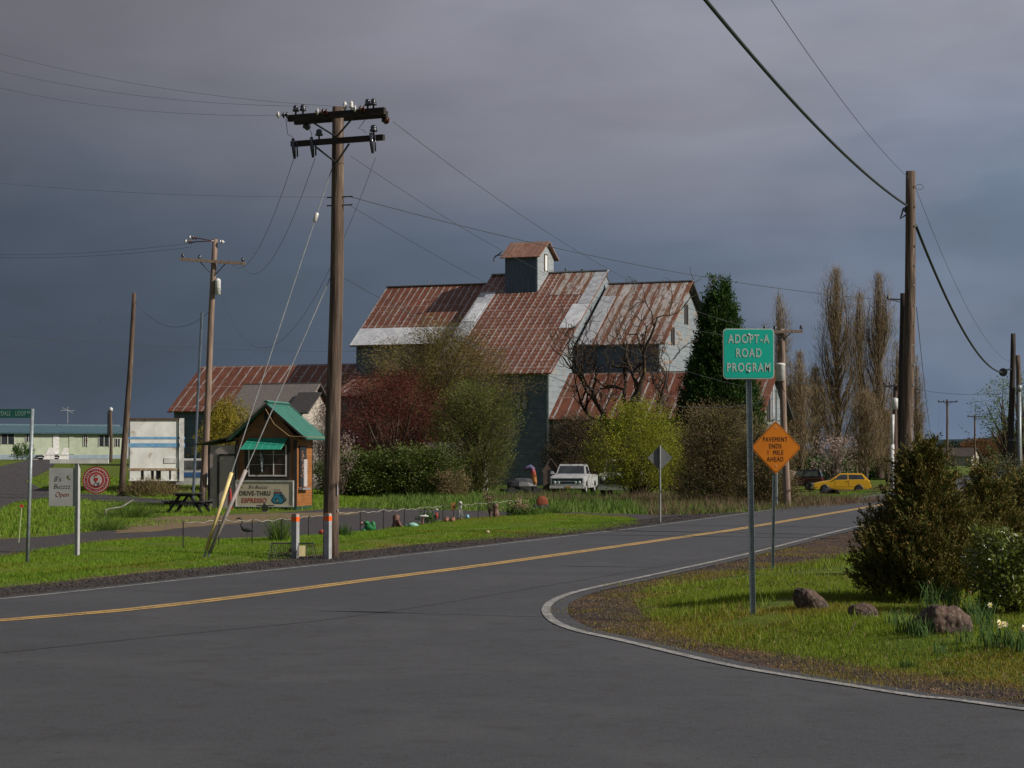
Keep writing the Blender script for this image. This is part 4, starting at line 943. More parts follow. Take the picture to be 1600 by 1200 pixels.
# ---------------------------------------------------------------- overhead wires, each strung between its own poles
def wire(name, label, a, b, sag, r, m='wire', n=26):
    a = Vector(a); b = Vector(b); pts = []
    for k in range(n+1):
        q = k/n; p = a.lerp(b, q); p.z -= sag*4*q*(1-q); pts.append(p)
    c = pts[n//2]; mb = MB().tube([p-c for p in pts], r*(1 if m == 'cable' else .5), 5)
    o = mb.build(name, M[m], None, True, loc=c); return tag(o, label, 'wire', 'overhead wires')
Y0 = FPX/72.7; Y2 = FPX/37; Y1 = FPX/35; YR = FPX/60; YS = FPX/33
wire('power_cable', 'heavy black cable swooping from above down to the thick right pole', P(1070, -40, 28), P(1418, 322, YR), .3, .032, 'cable')
wire('power_cable', 'heavy black cable from the thick pole to the cable spool', P(1431, 352, YR), P(1566, 582, YS), .9, .040, 'cable')
wire('power_line', 'thin wire running above the heavy cable to the thick right pole', P(1120, -130, 22), P(1422, 280, YR), .25, .011)
wire('power_line', 'thin wire from the loop on the thick pole to the right edge poles', P(1432, 297, YR), P(1578, 565, YS), .9, .012)
wire('power_line', 'dark wire from the tall main pole across to the short dark pole', P(546, 307, Y0-.1), P(1402, 470, FPX/52), .35, .017)
wire('power_line', 'conductor from the right end of the top crossarm falling towards the cupola', P(614, 190, Y0-.6), P(1246, 520, Y2), 1.1, .012)
wire('power_line', 'conductor from the lower crossarm passing behind the cupola', P(548, 244, Y0), P(1222, 526, Y2), 1.2, .011)
wire('power_line', 'lowest conductor crossing the left barn roof', P(545, 320, Y0), P(1216, 612, Y2), .75, .011)
wire('power_line', 'low twisted service wire before the bare tree', P(530, 430, Y0+.2), P(1220, 620, Y2), 1.4, .014)
wire('power_line', 'wire from the transformer pole past the poplars', P(1222, 592, Y2), P(1396, 604, 123), .3, .013)
wire('power_line', 'drooping wire below the poplars', P(1234, 640, Y2), P(1396, 660, 123), .9, .012)
wire('power_line', 'level dark wire from the far conduit pole to the right edge', P(1412, 604, 123), P(1605, 612, YS+6), .3, .018)
wire('power_line', 'thin wire falling from the short dark pole to the far poles', P(1432, 480, YR), P(1468, 628, 267), 5.0, .018)
for k, (u, v, ul, vl) in enumerate(((440, 180, -60, 122), (482, 166, -60, 95), (524, 166, -60, 66))):
    wire('power_line', ('lowest', 'middle', 'uppermost')[k]+' of three thin wires leaving the main pole top to the left', P(u, v, Y0), P(ul, vl, Y0+9), .28, .006)
wire('power_line', 'faint level wire from the middle of the main pole to the left edge', P(516, 308, Y0), P(-60, 280, Y0+9), .12, .005)
wire('power_line', 'upper thin wire from the pale crossarm pole to the left edge', P(305, 379, Y1), P(-60, 396, Y1+14), .25, .013)
wire('power_line', 'lower thin wire from the pale crossarm pole to the left edge', P(300, 386, Y1), P(-60, 400, Y1+14), .25, .013)
wire('power_line', 'wire from the outer cutout of the main pole down to the crossarm pole', P(459, 248, Y0-.3), P(358, 408, Y1), 1.1, .012)
wire('power_line', 'wire from the second cutout of the main pole down to the crossarm pole', P(492, 248, Y0-.2), P(376, 411, Y1), 1.3, .012)
wire('power_line', 'slack wire looping low from the main pole to the crossarm pole', P(587, 246, Y0), P(342, 448, Y1), 3.4, .010)
wire('power_line', 'dark wire rising from the left edge to the bare leaning pole', P(-60, 557, 78), P(207, 469, FPX/33), .6, .018)
wire('power_line', 'sagging wire between the bare leaning pole and the crossarm pole', P(210, 470, FPX/33), P(330, 484, Y1), 1.0, .018)
wire('power_line', 'long level wire low behind the poles to the barn', P(-60, 519, 92), P(556, 549, 150), .25, .022)
# ---------------------------------------------------------------- guy wires of the main pole
def guys():
    ax, ay = (319-800)/73.5, FPX/73.5
    for (u, v, gm, top, lab, off) in ((523, 250, 'yellow_guard', (361, 738), 'bright guy wire with yellow plastic guard running to the main pole top', 0), (517, 432, 'grey_guard', (384, 734), 'lower guy wire with grey plastic guard running to the main pole middle', .09)):
        b = P(u, v, Y0-.05); a = Vector((ax+off, ay-.02-off, .02)); gu, gv = top
        q = (b.z-a.z); tt = (P(gu, gv, Y0).z-a.z)/q
        o = thing('guy_wire', lab, 'guy wire', (a.x, a.y, 0), 0, 'guy wires of the main pole')
        A = Vector((0, 0, .02)); B = b-Vector((a.x, a.y, 0))
        MB().tube([A, B], .011, 6).build('strand', M['wire_light'], o)
        MB().tube([A+(B-A)*.02, A+(B-A)*tt], .040, 10).build('guard', M[gm], o, True)
        MB().tube([A-Vector((0, 0, .1)), A+(B-A)*.025], .02, 6).build('anchor_rod', M['steel'], o)
        if gm == 'yellow_guard':
            c = A+(B-A)*((P(491, 340, Y0).z-A.z)/(B.z-A.z)); d = (B-A).normalized()
            MB().lathe([(.02, -.11), (.045, -.09), (.045, .08), (.02, .1)], c, 8, d).build('insulator', M['white_glaze'], o, True)
guys()
# ================================================================ text
def lettering(text, size, m, parent, loc, rz=0.0, xs=1.0, bold=.0, sp=1.0, depth=.002, shear=0.0, align='CENTER', name='lettering'):
    cu = bpy.data.curves.new('t', 'FONT'); cu.body = text; cu.size = size; cu.align_x = align; cu.align_y = 'CENTER'
    cu.offset = bold; cu.space_character = sp; cu.extrude = depth; cu.shear = shear
    o = bpy.data.objects.new('t', cu); SC.collection.objects.link(o); bpy.context.view_layer.update()
    dg = bpy.context.evaluated_depsgraph_get(); me = bpy.data.meshes.new_from_object(o.evaluated_get(dg))
    bpy.data.objects.remove(o)
    R = Matrix.Rotation(PI/2, 4, 'X') @ Matrix.Diagonal((xs, 1, 1, 1)); me.transform(R)
    me.materials.clear(); me.materials.append(m); me.name = name
    w = bpy.data.objects.new(name, me); SC.collection.objects.link(w); w.parent = parent; w.location = loc; w.rotation_euler = (0, 0, rz)
    return w
def rrect(w, h, r, cx=0, cz=0, n=5):
    p = []
    for sx, sz, a0 in ((1, 1, 0), (-1, 1, 90), (-1, -1, 180), (1, -1, 270)):
        for k in range(n+1):
            a = math.radians(a0+90*k/n); p.append((cx+sx*(w/2-r)+r*math.cos(a), cz+sz*(h/2-r)+r*math.sin(a)))
    return p
M['green_sign'] = mat('green_sign_sheeting', (.004, .40, .30), (.004, .37, .275), 2, .4, spec=.45)
M['pale_sign'] = mat('pale_reflective_letters', (.42, .50, .46), (.36, .44, .41), 30, .45)
M['orange_sign'] = mat('orange_sign_sheeting', (.60, .175, .004), (.52, .15, .004), 2, .5)
M['sign_black'] = mat('dark_brown_letters', (.035, .012, .006), (.05, .018, .008), 20, .6)
M['alu'] = mat('dull_aluminium', (.26, .265, .27), (.21, .215, .22), 3, .5, metallic=.2)
def u_post(parent, h, lean=0.0, w=.06, holes=True, zb=-.2):
    mb = MB(); q = lambda z: lean*z/h
    mb.add([(q(zb)-w/2, 0, zb), (q(zb)-w/2+.008, 0, zb), (q(h)-w/2+.008, 0, h), (q(h)-w/2, 0, h)], [])
    for x0, x1, y0, y1 in ((-w/2, -w/2+.006, -.03, 0), (w/2-.006, w/2, -.03, 0), (-w*.3, w*.3, 0, .006)):
        vs = [(q(z)+x, y, z) for z in (zb, h) for x, y in ((x0, y0), (x1, y0), (x1, y1), (x0, y1))]
        mb.add(vs, [(0, 1, 5, 4), (1, 2, 6, 5), (2, 3, 7, 6), (3, 0, 4, 7), (4, 5, 6, 7), (3, 2, 1, 0)])
    for a, b, c, d in ((-w/2, 0, -w*.3, 0), (w/2, 0, w*.3, 0)):
        pass
    vs = [(q(z)+x, y, z) for z in (zb, h) for x, y in ((-w/2, -.004), (w/2, -.004), (w/2, .004), (-w/2, .004))]
    mb.add(vs, [(0, 1, 5, 4), (1, 2, 6, 5), (2, 3, 7, 6), (3, 0, 4, 7), (4, 5, 6, 7)])
    po = mb.build('post', M['steel'], parent)
    if holes:
        hb = MB(); z = .1
        while z < h-.05:
            hb.box((q(z), -.0062, z), (.011, .003, .012)); z += .0254*1.6
        hb.build('hole_row', M['black'], po)
    return po
def adopt_sign():
    ppm = 119.6; Y = FPX/ppm; x = (1175-800)/ppm; s = 1/ppm
    t = thing('adopt_road_sign', 'square green ADOPT-A ROAD PROGRAM sign on perforated steel post', 'road sign', (x, Y, tz(x, Y)-.02), 0)
    z0 = tz(x, Y)-.02; H = (962-512)*s
    u_post(t, H-.02-.1, -6*s, .075)
    cx = (1169.5-1175)*s; cz = (962-551)*s; w = 80*s
    MB().prism(rrect(w, w*.985, .05, cx, cz), 'y', -.052, -.049).build('panel_border', M['pale_sign'], t)
    pn = MB().prism(rrect(w-.028, w*.985-.028, .04, cx, cz), 'y', -.055, -.0525).build('panel', M['green_sign'], t)
    for txt, v in (('ADOPT-A', 528.5), ('ROAD', 550.5), ('PROGRAM', 573)):
        lettering(txt, .157, M['pale_sign'], pn, (cx, -.0565, (962-v)*s), 0, .68, .0033, 1.22)
    b = MB()
    for v in (521, 578.5): b.lathe([(.016, 0), (.014, .008), (.004, .012)], ((1169.5-1175)*s, -.056, (962-v)*s), 10, (0, -1, 0))
    b.build('bolt', M['zinc_bright'], t, True)
adopt_sign()
def orange_sign():
    ppm = 82; Y = FPX/ppm; x = (1206-800)/ppm; s = 1/ppm
    t = thing('pavement_ends_sign', 'orange diamond PAVEMENT ENDS 1 MILE AHEAD sign on steel post', 'road sign', (x, Y, .0), 0)
    u_post(t, (893-700)*s, 4*s, .06); cx = (1211.5-1206)*s; cz = (893-700)*s; r = 37*s+.03
    dia = lambda r: [(cx+r, cz), (cx, cz+r*1.06), (cx-r, cz), (cx, cz-r*1.06)]
    def rd(r, c=.05):
        p = dia(r); o = []
        for i in range(4):
            a = Vector(p[i-1]); b = Vector(p[i]); d = Vector(p[(i+1) % 4]); u = (a-b).normalized(); w = (d-b).normalized()
            for k in range(5):
                q = k/4; o.append(tuple(b+u*c*(1-q)**2+w*c*q*q))
        return o
    MB().prism(rd(r), 'y', -.05, -.047).build('panel_edge', M['orange_sign'], t)
    MB().prism(rd(r-.018), 'y', -.052, -.0502).build('border', M['sign_black'], t)
    pn = MB().prism(rd(r-.030), 'y', -.054, -.0522).build('panel', M['orange_sign'], t)
    for txt, v, k, sp in (('PAVEMENT', 687.5, .80, 1.1), ('ENDS', 698, .86, 1.05), ('1  MILE', 708, .86, 1.05), ('AHEAD', 718.5, .86, 1.05)):
        lettering(txt, .128, M['sign_black'], pn, (cx-.01, -.0555, (893-v)*s), 0, k*.80, .0, sp+.12)
    b = MB()
    for v in (668.5, 728.5): b.lathe([(.012, 0), (.01, .006), (.003, .008)], (cx, -.055, (893-v)*s), 8, (0, -1, 0))
    b.build('bolt', M['zinc_bright'], t, True)
orange_sign()
def back_sign():
    ppm = 47.7; Y = FPX/ppm; x = (1031-800)/ppm; s = 1/ppm
    t = thing('diamond_sign_back', 'grey back of a diamond road sign on a thin post', 'road sign', (x, Y, 0), 0)
    MB().tube([(0, -.03, -.2), (0, -.03, (817-696)*s)], .032, 8).build('post', M['alu'], t)
    cz = (817-715.5)*s; r = 19.5*s
    MB().prism([(r, cz), (0, cz+r), (-r, cz), (0, cz-r)], 'y', .012, .016).build('panel', mat('grey_sign_back', (.15, .155, .16), (.125, .13, .135), 3, .6), t)
back_sign()
def street_sign():
    ppm = 78; Y = FPX/ppm; x = (44-800)/ppm; s = 1/ppm
    t = thing('street_name_sign', 'green street name sign reading LOOP on a thin grey post', 'street sign', (x, Y, tz(x, Y)), 0)
    H = (884-643)*s; MB().tube([(0, 0, -.2), (6.5*s, 0, H)], .038, 10).build('post', M['steel'], t, True)
    gm = mat('dark_green_blade', (.010, .075, .065), (.008, .065, .058), 3, .5)
    z1, z0 = (884-643.5)*s, (884-657.5)*s
    bl = MB().bx(-1.35, 5*s, -.048, -.042, z0, z1).build('blade', gm, t)
    bl.rotation_euler = (0, 0, 0)
    tm = mat('pale_green_letters', (.20, .33, .28), (.16, .27, .23), 20, .5)
    lettering('YDALE', .135, tm, bl, ((8-44)*s, -.050, (z0+z1)/2-.003), 0, .50, .000, 1.2)
    lettering('LOOP', .135, tm, bl, ((33-44)*s, -.050, (z0+z1)/2-.003), 0, .54, .000, 1.2)
    lettering('RD', .07, tm, bl, ((45.5-44)*s, -.050, (z0+z1)/2+.02), 0, .62, .001, 1.1)
street_sign()
def bee(mb_d, mb_y, c, s, y=-.03):
    x, z = c
    for k, (dx, dz, r) in enumerate(((0, 0, .32), (.32, -.22, .36), (.62, -.5, .3))):
        p = [(x+(dx+r*math.cos(a))*s, z+(dz+r*.75*math.sin(a))*s) for a in [i*PI/6 for i in range(12)]]
        (mb_d if k != 1 else mb_y).prism(p, 'y', y-.001*k, y+.002)
    for dx, dz in ((-.15, .75), (.2, .85)):
        p = [(x+(.15+dx+.2*math.cos(a)+.1*math.sin(a))*s, z+(.35+.35*math.sin(a)+dz*.3)*s) for a in [i*PI/5 for i in range(10)]]
        mb_d.prism(p, 'y', y-.003, y+.002) if dx < 0 else mb_d.tube([(x+.4*s, y, z+.2*s), (x+1.0*s, y, z+.7*s)], .05*s, 4)
def arm_sign():
    ppm = 73; Y = FPX/ppm; x = (122-800)/ppm; s = 1/ppm
    t = thing('hanging_sign_post', 'white T shaped sign post on the left roadside lawn', 'sign post', (x, Y, tz(x, Y)-.03), 0)
    H = (872-722)*s; w = .08; hw = H+.03
    MB().bx(-w/2, w/2, -w/2, w/2, -.2, hw-.07).build('post', mat('shaded_white_paint', (.38, .38, .38), (.32, .32, .32), 4, .6), t).rotation_euler = (0, 0, -.42); bpy.context.view_layer.update()  # post colour lowered to include the shade on its front
    MB().bx((79-122)*s, (170-122)*s, -w/2-.004, w/2+.004, hw-.07, hw+.02).build('arm', M['white'], t)
    bz = tz(x, Y)-.03
    # hung board
    b = thing('hanging_board', 'white board reading B s Buzzzz Open hanging left of the white post', 'sign board', (x+(98-122)*s, Y, bz), 0)
    bm = mat('chalky_white_board', (.34, .345, .34), (.28, .285, .28), 2, .6)
    Z = lambda v: (872-v)*s
    pn = MB().bx(-20.5*s, 20.5*s, -.01, .01, Z(791.5), Z(732)).build('panel', bm, b)
    MB().tube([(-15*s, 0, Z(732)), (-15*s, 0, Z(727))], .006, 4).tube([(15*s, 0, Z(732)), (15*s, 0, Z(727))], .006, 4).build('hanger', M['steel_dark'], b)
    ink = mat('dark_marker_ink', (.035, .035, .04), (.05, .05, .055), 9, .7); redk = mat('red_marker_ink', (.28, .03, .02), (.22, .03, .02), 9, .7)
    lettering("B's", .155, ink, b, ((91-98)*s, -.014, Z(749.5)), 0, .85, -.003, 1.05, shear=.25)
    lettering('Buzzzz', .145, ink, b, (0, -.014, Z(761)), 0, .86, -.003, 1.05, shear=.2)
    lettering('Open', .155, redk, b, (0, -.014, Z(773.5)), 0, .8, -.003, 1.05, shear=.25)
    d, yv = MB(), MB(); bee(d, yv, ((107.5-98)*s, Z(747)), .055, -.016); d.build('bee_mark', ink, b); yv.build('bee_mark', mat('bee_yellow', (.5, .36, .05), (.4, .3, .05), 9, .6), b)
    # round sign
    r = thing('round_hanging_sign', 'round red and white ringed sign hanging right of the white post', 'sign', (x+(151-122)*s, Y, bz), 0)
    rm = mat('faded_red_ring', (.30, .025, .025), (.24, .02, .022), 4, .6); wm = mat('pinkish_white_ring', (.42, .38, .37), (.36, .32, .31), 4, .6)
    cz = Z(751); disc = lambda rad: [(rad*math.cos(a), cz+rad*math.sin(a)) for a in [i*2*PI/40 for i in range(40)]]
    for k, (rad, mm) in enumerate(((21.5, rm), (19.3, wm), (17.8, rm), (13.8, wm), (12.6, rm), (9.4, wm))):
        MB().prism(disc(rad*s), 'y', -.006-.002*(k+1), -.004-.002*k).build('ring' if k else 'panel', mm, r)
    n = 26; tk = MB()
    for i in range(n):
        a = 2*PI*i/n
        if i % 9 in (0, 4): continue
        tk.box((15.8*s*math.cos(a), -.020, cz+15.8*s*math.sin(a)), (.012, .002, .028), 0, 0, -a+PI/2)
    tk.build('ring_lettering', wm, r)
    p = [(0, -4.6), (2.9, -1.2), (3.5, 1.6), (2.2, 3.1), (0, 2.2), (-2.2, 3.1), (-3.5, 1.6), (-2.9, -1.2)]
    MB().prism([(a*s, cz+(c+1.2)*s) for a, c in p], 'y', -.024, -.020).build('heart_mark', rm, r)
    MB().tube([(-2.0*s, -.024, cz+6.5*s), (-1.4*s, -.024, cz+8*s), (2.6*s, -.024, cz+8*s)], .010, 4).build('stem_mark', rm, r)
    lettering('CB', .12, ink, r, (.01, -.022, cz-7.0*s), 0, .8, .000, 1.1, shear=.2)
    MB().tube([(0, 0, Z(729)), (0, 0, Z(726))], .006, 4).build('hanger', M['steel_dark'], r)
arm_sign()
# ================================================================ roadside bits
M['dull_white'] = mat('dull_white_paint', (.34, .34, .35), (.27, .27, .28), 5, .6)
def bollards():
    for u, v0, v1, lab in ((463, 875, 804, 'left white bollard with orange band beside the wire cage'), (513.5, 873, 801, 'right white bollard with orange band against the main pole')):
        ppm = 73.4; x, Y = (u-800)/ppm, FPX/ppm; h = (v0-v1)/ppm
        t = thing('bollard', lab, 'bollard', (x, Y-.12, 0), math.radians(-25), 'orange banded bollards')
        w = .125
        MB().bx(-w/2, w/2, -w/2, w/2, -.1, h-.015).build('post', M['dull_white'], t)
        MB().bx(-w/2-.003, w/2+.003, -w/2-.003, w/2+.003, h-.16, h-.06).build('reflector_band', M['orange'], t)
        MB().bx(-w/2+.01, w/2-.01, -w/2+.01, w/2-.01, h-.015, h+.004).build('cap', mat('tan_cap', (.35, .2, .09), (.28, .16, .08), 5, .7), t)
bollards()
def cage():
    ppm = 74; x, Y = (455-800)/ppm, FPX/ppm+.1; s = 1/ppm
    t = thing('wire_cage', 'low dark wire mesh cage with a yellow paper tag beside the bollard', 'wire cage', (x, Y, 0), 0)
    f = MB(); H = .34; a, b = -.50, .49; c, d = -.44, .44
    for p, q in (((a, 0, 0), (c, .12, H)), ((b, 0, 0), (d, .12, H)), ((c, .12, H), (d, .12, H)), ((a, 0, .02), (b, 0, .02)), ((a, .5, 0), (c, .38, H)), ((b, .5, 0), (d, .38, H)), ((c, .38, H), (d, .38, H)), ((c, .12, H), (c, .38, H)), ((d, .12, H), (d, .38, H)), ((-.38, 0, 0), (-.33, .12, H)), ((.33, 0, 0), (.3, .12, H))):
        f.tube([p, q], .009, 5)
    f.build('frame', M['steel_dark'], t); g = MB()
    for k in range(26):
        q = k/25; g.tube([(a+(b-a)*q, 0, .01), (c+(d-c)*q, .12, H)], .0035, 3); g.tube([(a+(b-a)*q, .5, .01), (c+(d-c)*q, .38, H)], .0035, 3)
    for k in range(9):
        q = k/9; g.tube([(a+(c-a)*q, .12*q, H*q), (b+(d-b)*q, .12*q, H*q)], .0035, 3)
    g.build('mesh', M['steel_dark'], t)
    MB().box((.235, -.02, .19), (.13, .006, .23), 0, -.2, .0).build('paper_tag', mat('yellow_paper', (.62, .52, .27), (.55, .46, .25), 5, .8), t)
    rng = np.random.default_rng(3); k = MB()
    for i in range(22): k.tube([(rng.uniform(-.35, .0), .2, rng.uniform(.02, .1)), (rng.uniform(-.35, .05), .25, rng.uniform(.08, .22))], .006, 3)
    k.build('dead_twigs', M['old_wood'], t); MB().blob((-.04, .2, .2), (.035, .035, .04), rng, 8, 5).build('red_knob', M['red'], t, True)
cage()
def stake():
    ppm = 62; x, Y = (33-800)/ppm, FPX/ppm; t = thing('marker_stake', 'thin pale stake with a red disc near the left edge', 'stake', (x, Y, tz(x, Y)-.01), 0)
    MB().tube([(-.04, 0, -.05), (.03, 0, .92)], .012, 6).build('rod', mat('pale_rod', (.42, .44, .26), (.36, .38, .22), 5, .6), t)
    MB().lathe([(.045, -.01), (.045, .01)], (.03, 0, .94), 14, (0, 1, 0)).build('disc', mat('red_disc', (.55, .04, .03), (.45, .04, .03), 5, .5), t)
stake()
# low roped fence: one thin iron post each, and the rope
FP = [(286, 858, 815), (342, 852, 812), (394, 849, 812), (440, 846, 811), (482, 837, 806), (524, 832, 801), (563, 829, 799), (599, 825, 797), (632, 821, 795), (663, 818, 792), (692, 811, 790), (720, 812, 788), (747, 811, 786), (771, 807, 784), (794, 805, 782), (816, 803, 780)]
FT = []
def rope_fence():
    src = None
    for i, (u, v, vt) in enumerate(FP):
        x, y = G(u, v, .06); z = tz(x, y); top = P(u, vt, y).z; FT.append(Vector((x, y, top)))
        if src is None:
            src = MB().tube([(0, 0, -.05), (0, 0, .60)], .014, 6).tube([(0, 0, .60), (.03, 0, .62), (.0, 0, .65)], .01, 5).build('fence_post', M['black'], None); o = src
        else:
            o = src.copy(); SC.collection.objects.link(o)
        o.location = (x, y, top-.62); o.scale = (1, 1, 1)
        nm = ['first', 'second', 'third', 'fourth', 'fifth', 'sixth', 'seventh', 'eighth', 'ninth', 'tenth', 'eleventh', 'twelfth', 'thirteenth', 'fourteenth', 'fifteenth', 'sixteenth'][i]
        tag(o, nm+' thin iron post of the rope fence counted from the left', 'fence post', 'iron posts of the rope fence')
    pts = []; rng = random.Random(3)
    for a, b in zip(FT[:-1], FT[1:]):
        for k in range(14):
            q = k/14; p = a.lerp(b, q); w = .022*math.sin(q*PI*5+a.x*3)*(.5+rng.random()*.5); p.z += w-.04*math.sin(PI*q); p.y -= .02; pts.append(p)
    pts.append(FT[-1]); c = pts[len(pts)//2].copy()
    m = mat('dirty_white_rope', (.34, .32, .28), (.20, .18, .16), 3, .8)
    tag(MB().tube([p-c for p in pts], .009, 5).build('fence_rope', m, None, True, loc=c), 'wavy white rope strung along the thin iron posts', 'rope')
rope_fence()
def rope2():
    a = P(165, 798, 68); m = bpy.data.materials['dirty_white_rope']; pts = [P(165, 806, 60), P(165, 797, 60), P(170, 795, 60.2), P(178, 794, 60.6), P(190, 792, 61), P(200, 786, 61.5), P(208, 781, 62)]
    tag(MB().tube([p-pts[0] for p in pts], .022, 6).build('driftwood_branch', mat('bleached_branch', (.20, .19, .165), (.12, .11, .10), 4, .8), None, True, loc=pts[0]), 'bleached crooked branch sticking out of a grass tuft', 'branch')
rope2()
# ================================================================ espresso kiosk
def wood_mat(name, c, step=.11):
    m, nt, b = new_mat(name); co = _co(nt); s = nt.nodes.new('ShaderNodeSeparateXYZ'); nt.links.new(co, s.inputs[0])
    fr = _mth(nt, 'FRACT', _mth(nt, 'MULTIPLY', s.outputs[2], 1/step)); ln = _mth(nt, 'LESS_THAN', fr, .14)
    n = _noise(nt, co, 2.2, 6, (1, 1, 2.5)); n2 = _noise(nt, co, 12, 5, (.4, .4, 3), off=3)
    idx = _mth(nt, 'FLOOR', _mth(nt, 'MULTIPLY', s.outputs[2], 1/step)); wn = nt.nodes.new('ShaderNodeTexWhiteNoise'); wn.noise_dimensions = '1D'; nt.links.new(idx, wn.inputs['W'])
    col = _mix(nt, _ss(nt, n, .35, .7), c, tuple(x*.6 for x in c))
    col = _mix(nt, _mth(nt, 'MULTIPLY', wn.outputs[0], .35), col, tuple(x*.55 for x in c))
    col = _mix(nt, _mth(nt, 'MULTIPLY', n2, .3), col, (c[0]*1.2, c[1]*1.0, c[2]*.7))
    col = _mix(nt, _mth(nt, 'MULTIPLY', ln, .6), col, tuple(x*.25 for x in c))
    nt.links.new(col, b.inputs['Base Color']); b.inputs['Roughness'].default_value = .55; _bump(nt, b, fr, .4, .02); return m
def kiosk():
    ppm = 38.6; x0, Y = (372-800)/ppm, FPX/ppm; s = 1/ppm; RA = math.radians(-9)
    t = thing('espresso_kiosk', 'small brown wooden drive-thru espresso kiosk with a green metal roof', 'kiosk', (x0, Y, .0), RA)
    cw = 1/math.cos(RA)
    X = lambda u: (u-372)*s*cw; Z = lambda v: (797-v)*s
    wd = wood_mat('sunlit_cedar_boards', (.34, .135, .038)); wf = wood_mat('shaded_cedar_boards', (.23, .095, .038))  # one cedar: side colour brightened for sun, front colour darkened for shade
    tr = mat('dark_trim', (.022, .018, .016), (.03, .025, .022), 6, .7); gr = mat('green_ribbed_metal', (.025, .27, .18), (.02, .23, .155), 3, .45, spec=.5)
    tealr = mat('teal_metal_roofing', (.045, .19, .145), (.035, .16, .125), 2, .45)
    W_, Dp = X(465), 2.5; he, ha = 2.9, 4.28; xm = X(421); zr = 4.33
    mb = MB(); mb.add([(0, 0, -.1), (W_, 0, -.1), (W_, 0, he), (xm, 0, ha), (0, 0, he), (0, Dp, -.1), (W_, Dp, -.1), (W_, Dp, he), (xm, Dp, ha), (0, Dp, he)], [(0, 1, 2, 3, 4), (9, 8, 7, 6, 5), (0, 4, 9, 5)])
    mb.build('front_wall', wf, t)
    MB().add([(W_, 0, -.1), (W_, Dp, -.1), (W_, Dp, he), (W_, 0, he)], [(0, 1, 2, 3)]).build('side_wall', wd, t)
    for xx, yy in ((W_, 0), (W_, Dp), (0, 0)): MB().bx(xx-.09, xx+.02, yy-.02, yy+.03, -.1, he).build('corner_post', tr, t)
    MB().bx(W_-.13, W_-.09, -.025, .0, -.1, he).build('corner_post', tr, t)
    # gable trim line and vent
    MB().bx(-.15, W_+.1, -.04, 0, he-.06, he+.02).build('trim_board', wf, t)
    MB().bx(X(414), X(427), -.05, 0, Z(656), Z(644)).build('gable_vent', M['dark'], t)
    xl, xr, ze = X(359), X(486), 2.88
    def slope(xa, za, xb, zb, m, nm, y0=-.45, y1=Dp+.4, th=.06):
        return MB().slab([(xa, y0, za), (xa, y1, za), (xb, y1, zb), (xb, y0, zb)][::1], -th if xa < xb else th).build(nm, m, t)
    r1 = slope(xl, ze, xm, zr, tealr, 'roof'); r2 = slope(xr, ze, xm, zr, tealr, 'roof')
    rb = MB(); 
    for k in range(12):
        y = -.4+k*.29
        for xa in (xl, xr):
            rb.tube([(xa, y, ze+.075), (xm, y, zr+.075)], .012, 4)
    rb.build('roof_rib', tealr, t)
    MB().slab([(xm-.12, -.45, zr+.03), (xm-.12, Dp+.4, zr+.03), (xm, Dp+.4, zr+.10), (xm, -.45, zr+.10)], -.01).slab([(xm+.12, -.45, zr+.03), (xm+.12, Dp+.4, zr+.03), (xm, Dp+.4, zr+.10), (xm, -.45, zr+.10)], .01).build('ridge_cap', tealr, t)
    fa = MB()
    for xa in (xl, xr): fa.slab([(xa, -.47, ze-.02), (xm, -.47, zr-.02), (xm, -.47, zr-.11), (xa, -.47, ze-.11)], .03)
    fa.build('fascia_board', tr, t)
    MB().tube([(xm, -.50, zr-.25), (xm+.35, -.5, zr-.85), (xm+1.0, -.5, 2.98), (xr, -.5, 2.95), (xr+.05, Dp, 2.95)], .014, 4).build('light_string', mat('tan_cord', (.3, .2, .09), (.24, .16, .08), 5, .8), t)
    # window with awning
    a, b, c, d = X(391), X(448), Z(742), Z(697)
    w = MB().bx(a, b, -.03, .0, c, d).build('window', mat('kiosk_glass', (.035, .018, .016), (.05, .03, .025), 6, .15), t)
    fr = MB()
    for p in ((a-.05, b+.05, c-.06, c), (a-.05, b+.05, d, d+.04)): fr.bx(p[0], p[1], -.07, 0, p[2], p[3])
    for p in (a-.05, b, a+(b-a)*.66): fr.bx(p, p+(.05 if p != a+(b-a)*.66 else .025), -.065, 0, c, d)
    fr.build('frame', M['white'], w)
    mu = MB()
    for q in (.36, .70): mu.bx(a, b, -.045, -.03, c+(d-c)*q-.009, c+(d-c)*q+.009)
    mu.build('glazing_bar', M['off_white'], w)
    MB().bx(b+.05, b+.18, -.05, 0, c-.1, d+.35).bx(a-.2, a-.05, -.05, 0, c-.1, d+.1).bx(a-.2, b+.18, -.05, 0, c-.2, c-.1).build('window_surround', tr, t)
    MB().tube([(X(409), -.09, Z(706)), (X(411), -.1, Z(716)), (X(411.5), -.09, Z(738))], [.02, .075, .03], 8).build('hanging_towel', mat('pale_blue_cloth', (.45, .50, .56), (.12, .15, .22), 9, .8), w)
    aw = MB(); y1 = -.62; A = [(X(390), -.02, Z(685)), (X(451), -.02, Z(685)), (X(446), y1, Z(703)), (X(383), y1, Z(703))]
    aw.slab(A, .02)
    for k in range(7):
        q = k/6; aw.tube([Vector(A[0]).lerp(Vector(A[1]), q)+Vector((0, 0, .015)), Vector(A[3]).lerp(Vector(A[2]), q)+Vector((0, 0, .015))], .022, 4)
    aw.build('awning', gr, t)
    # signboard
    a, b, c, d = X(371), X(460), Z(790), Z(752.5)
    pn = MB().bx(a, b, -.09, -.0, c, d).build('sign_panel', mat('cream_sign_face', (.50, .44, .33), (.45, .40, .30), 3, .5), t)
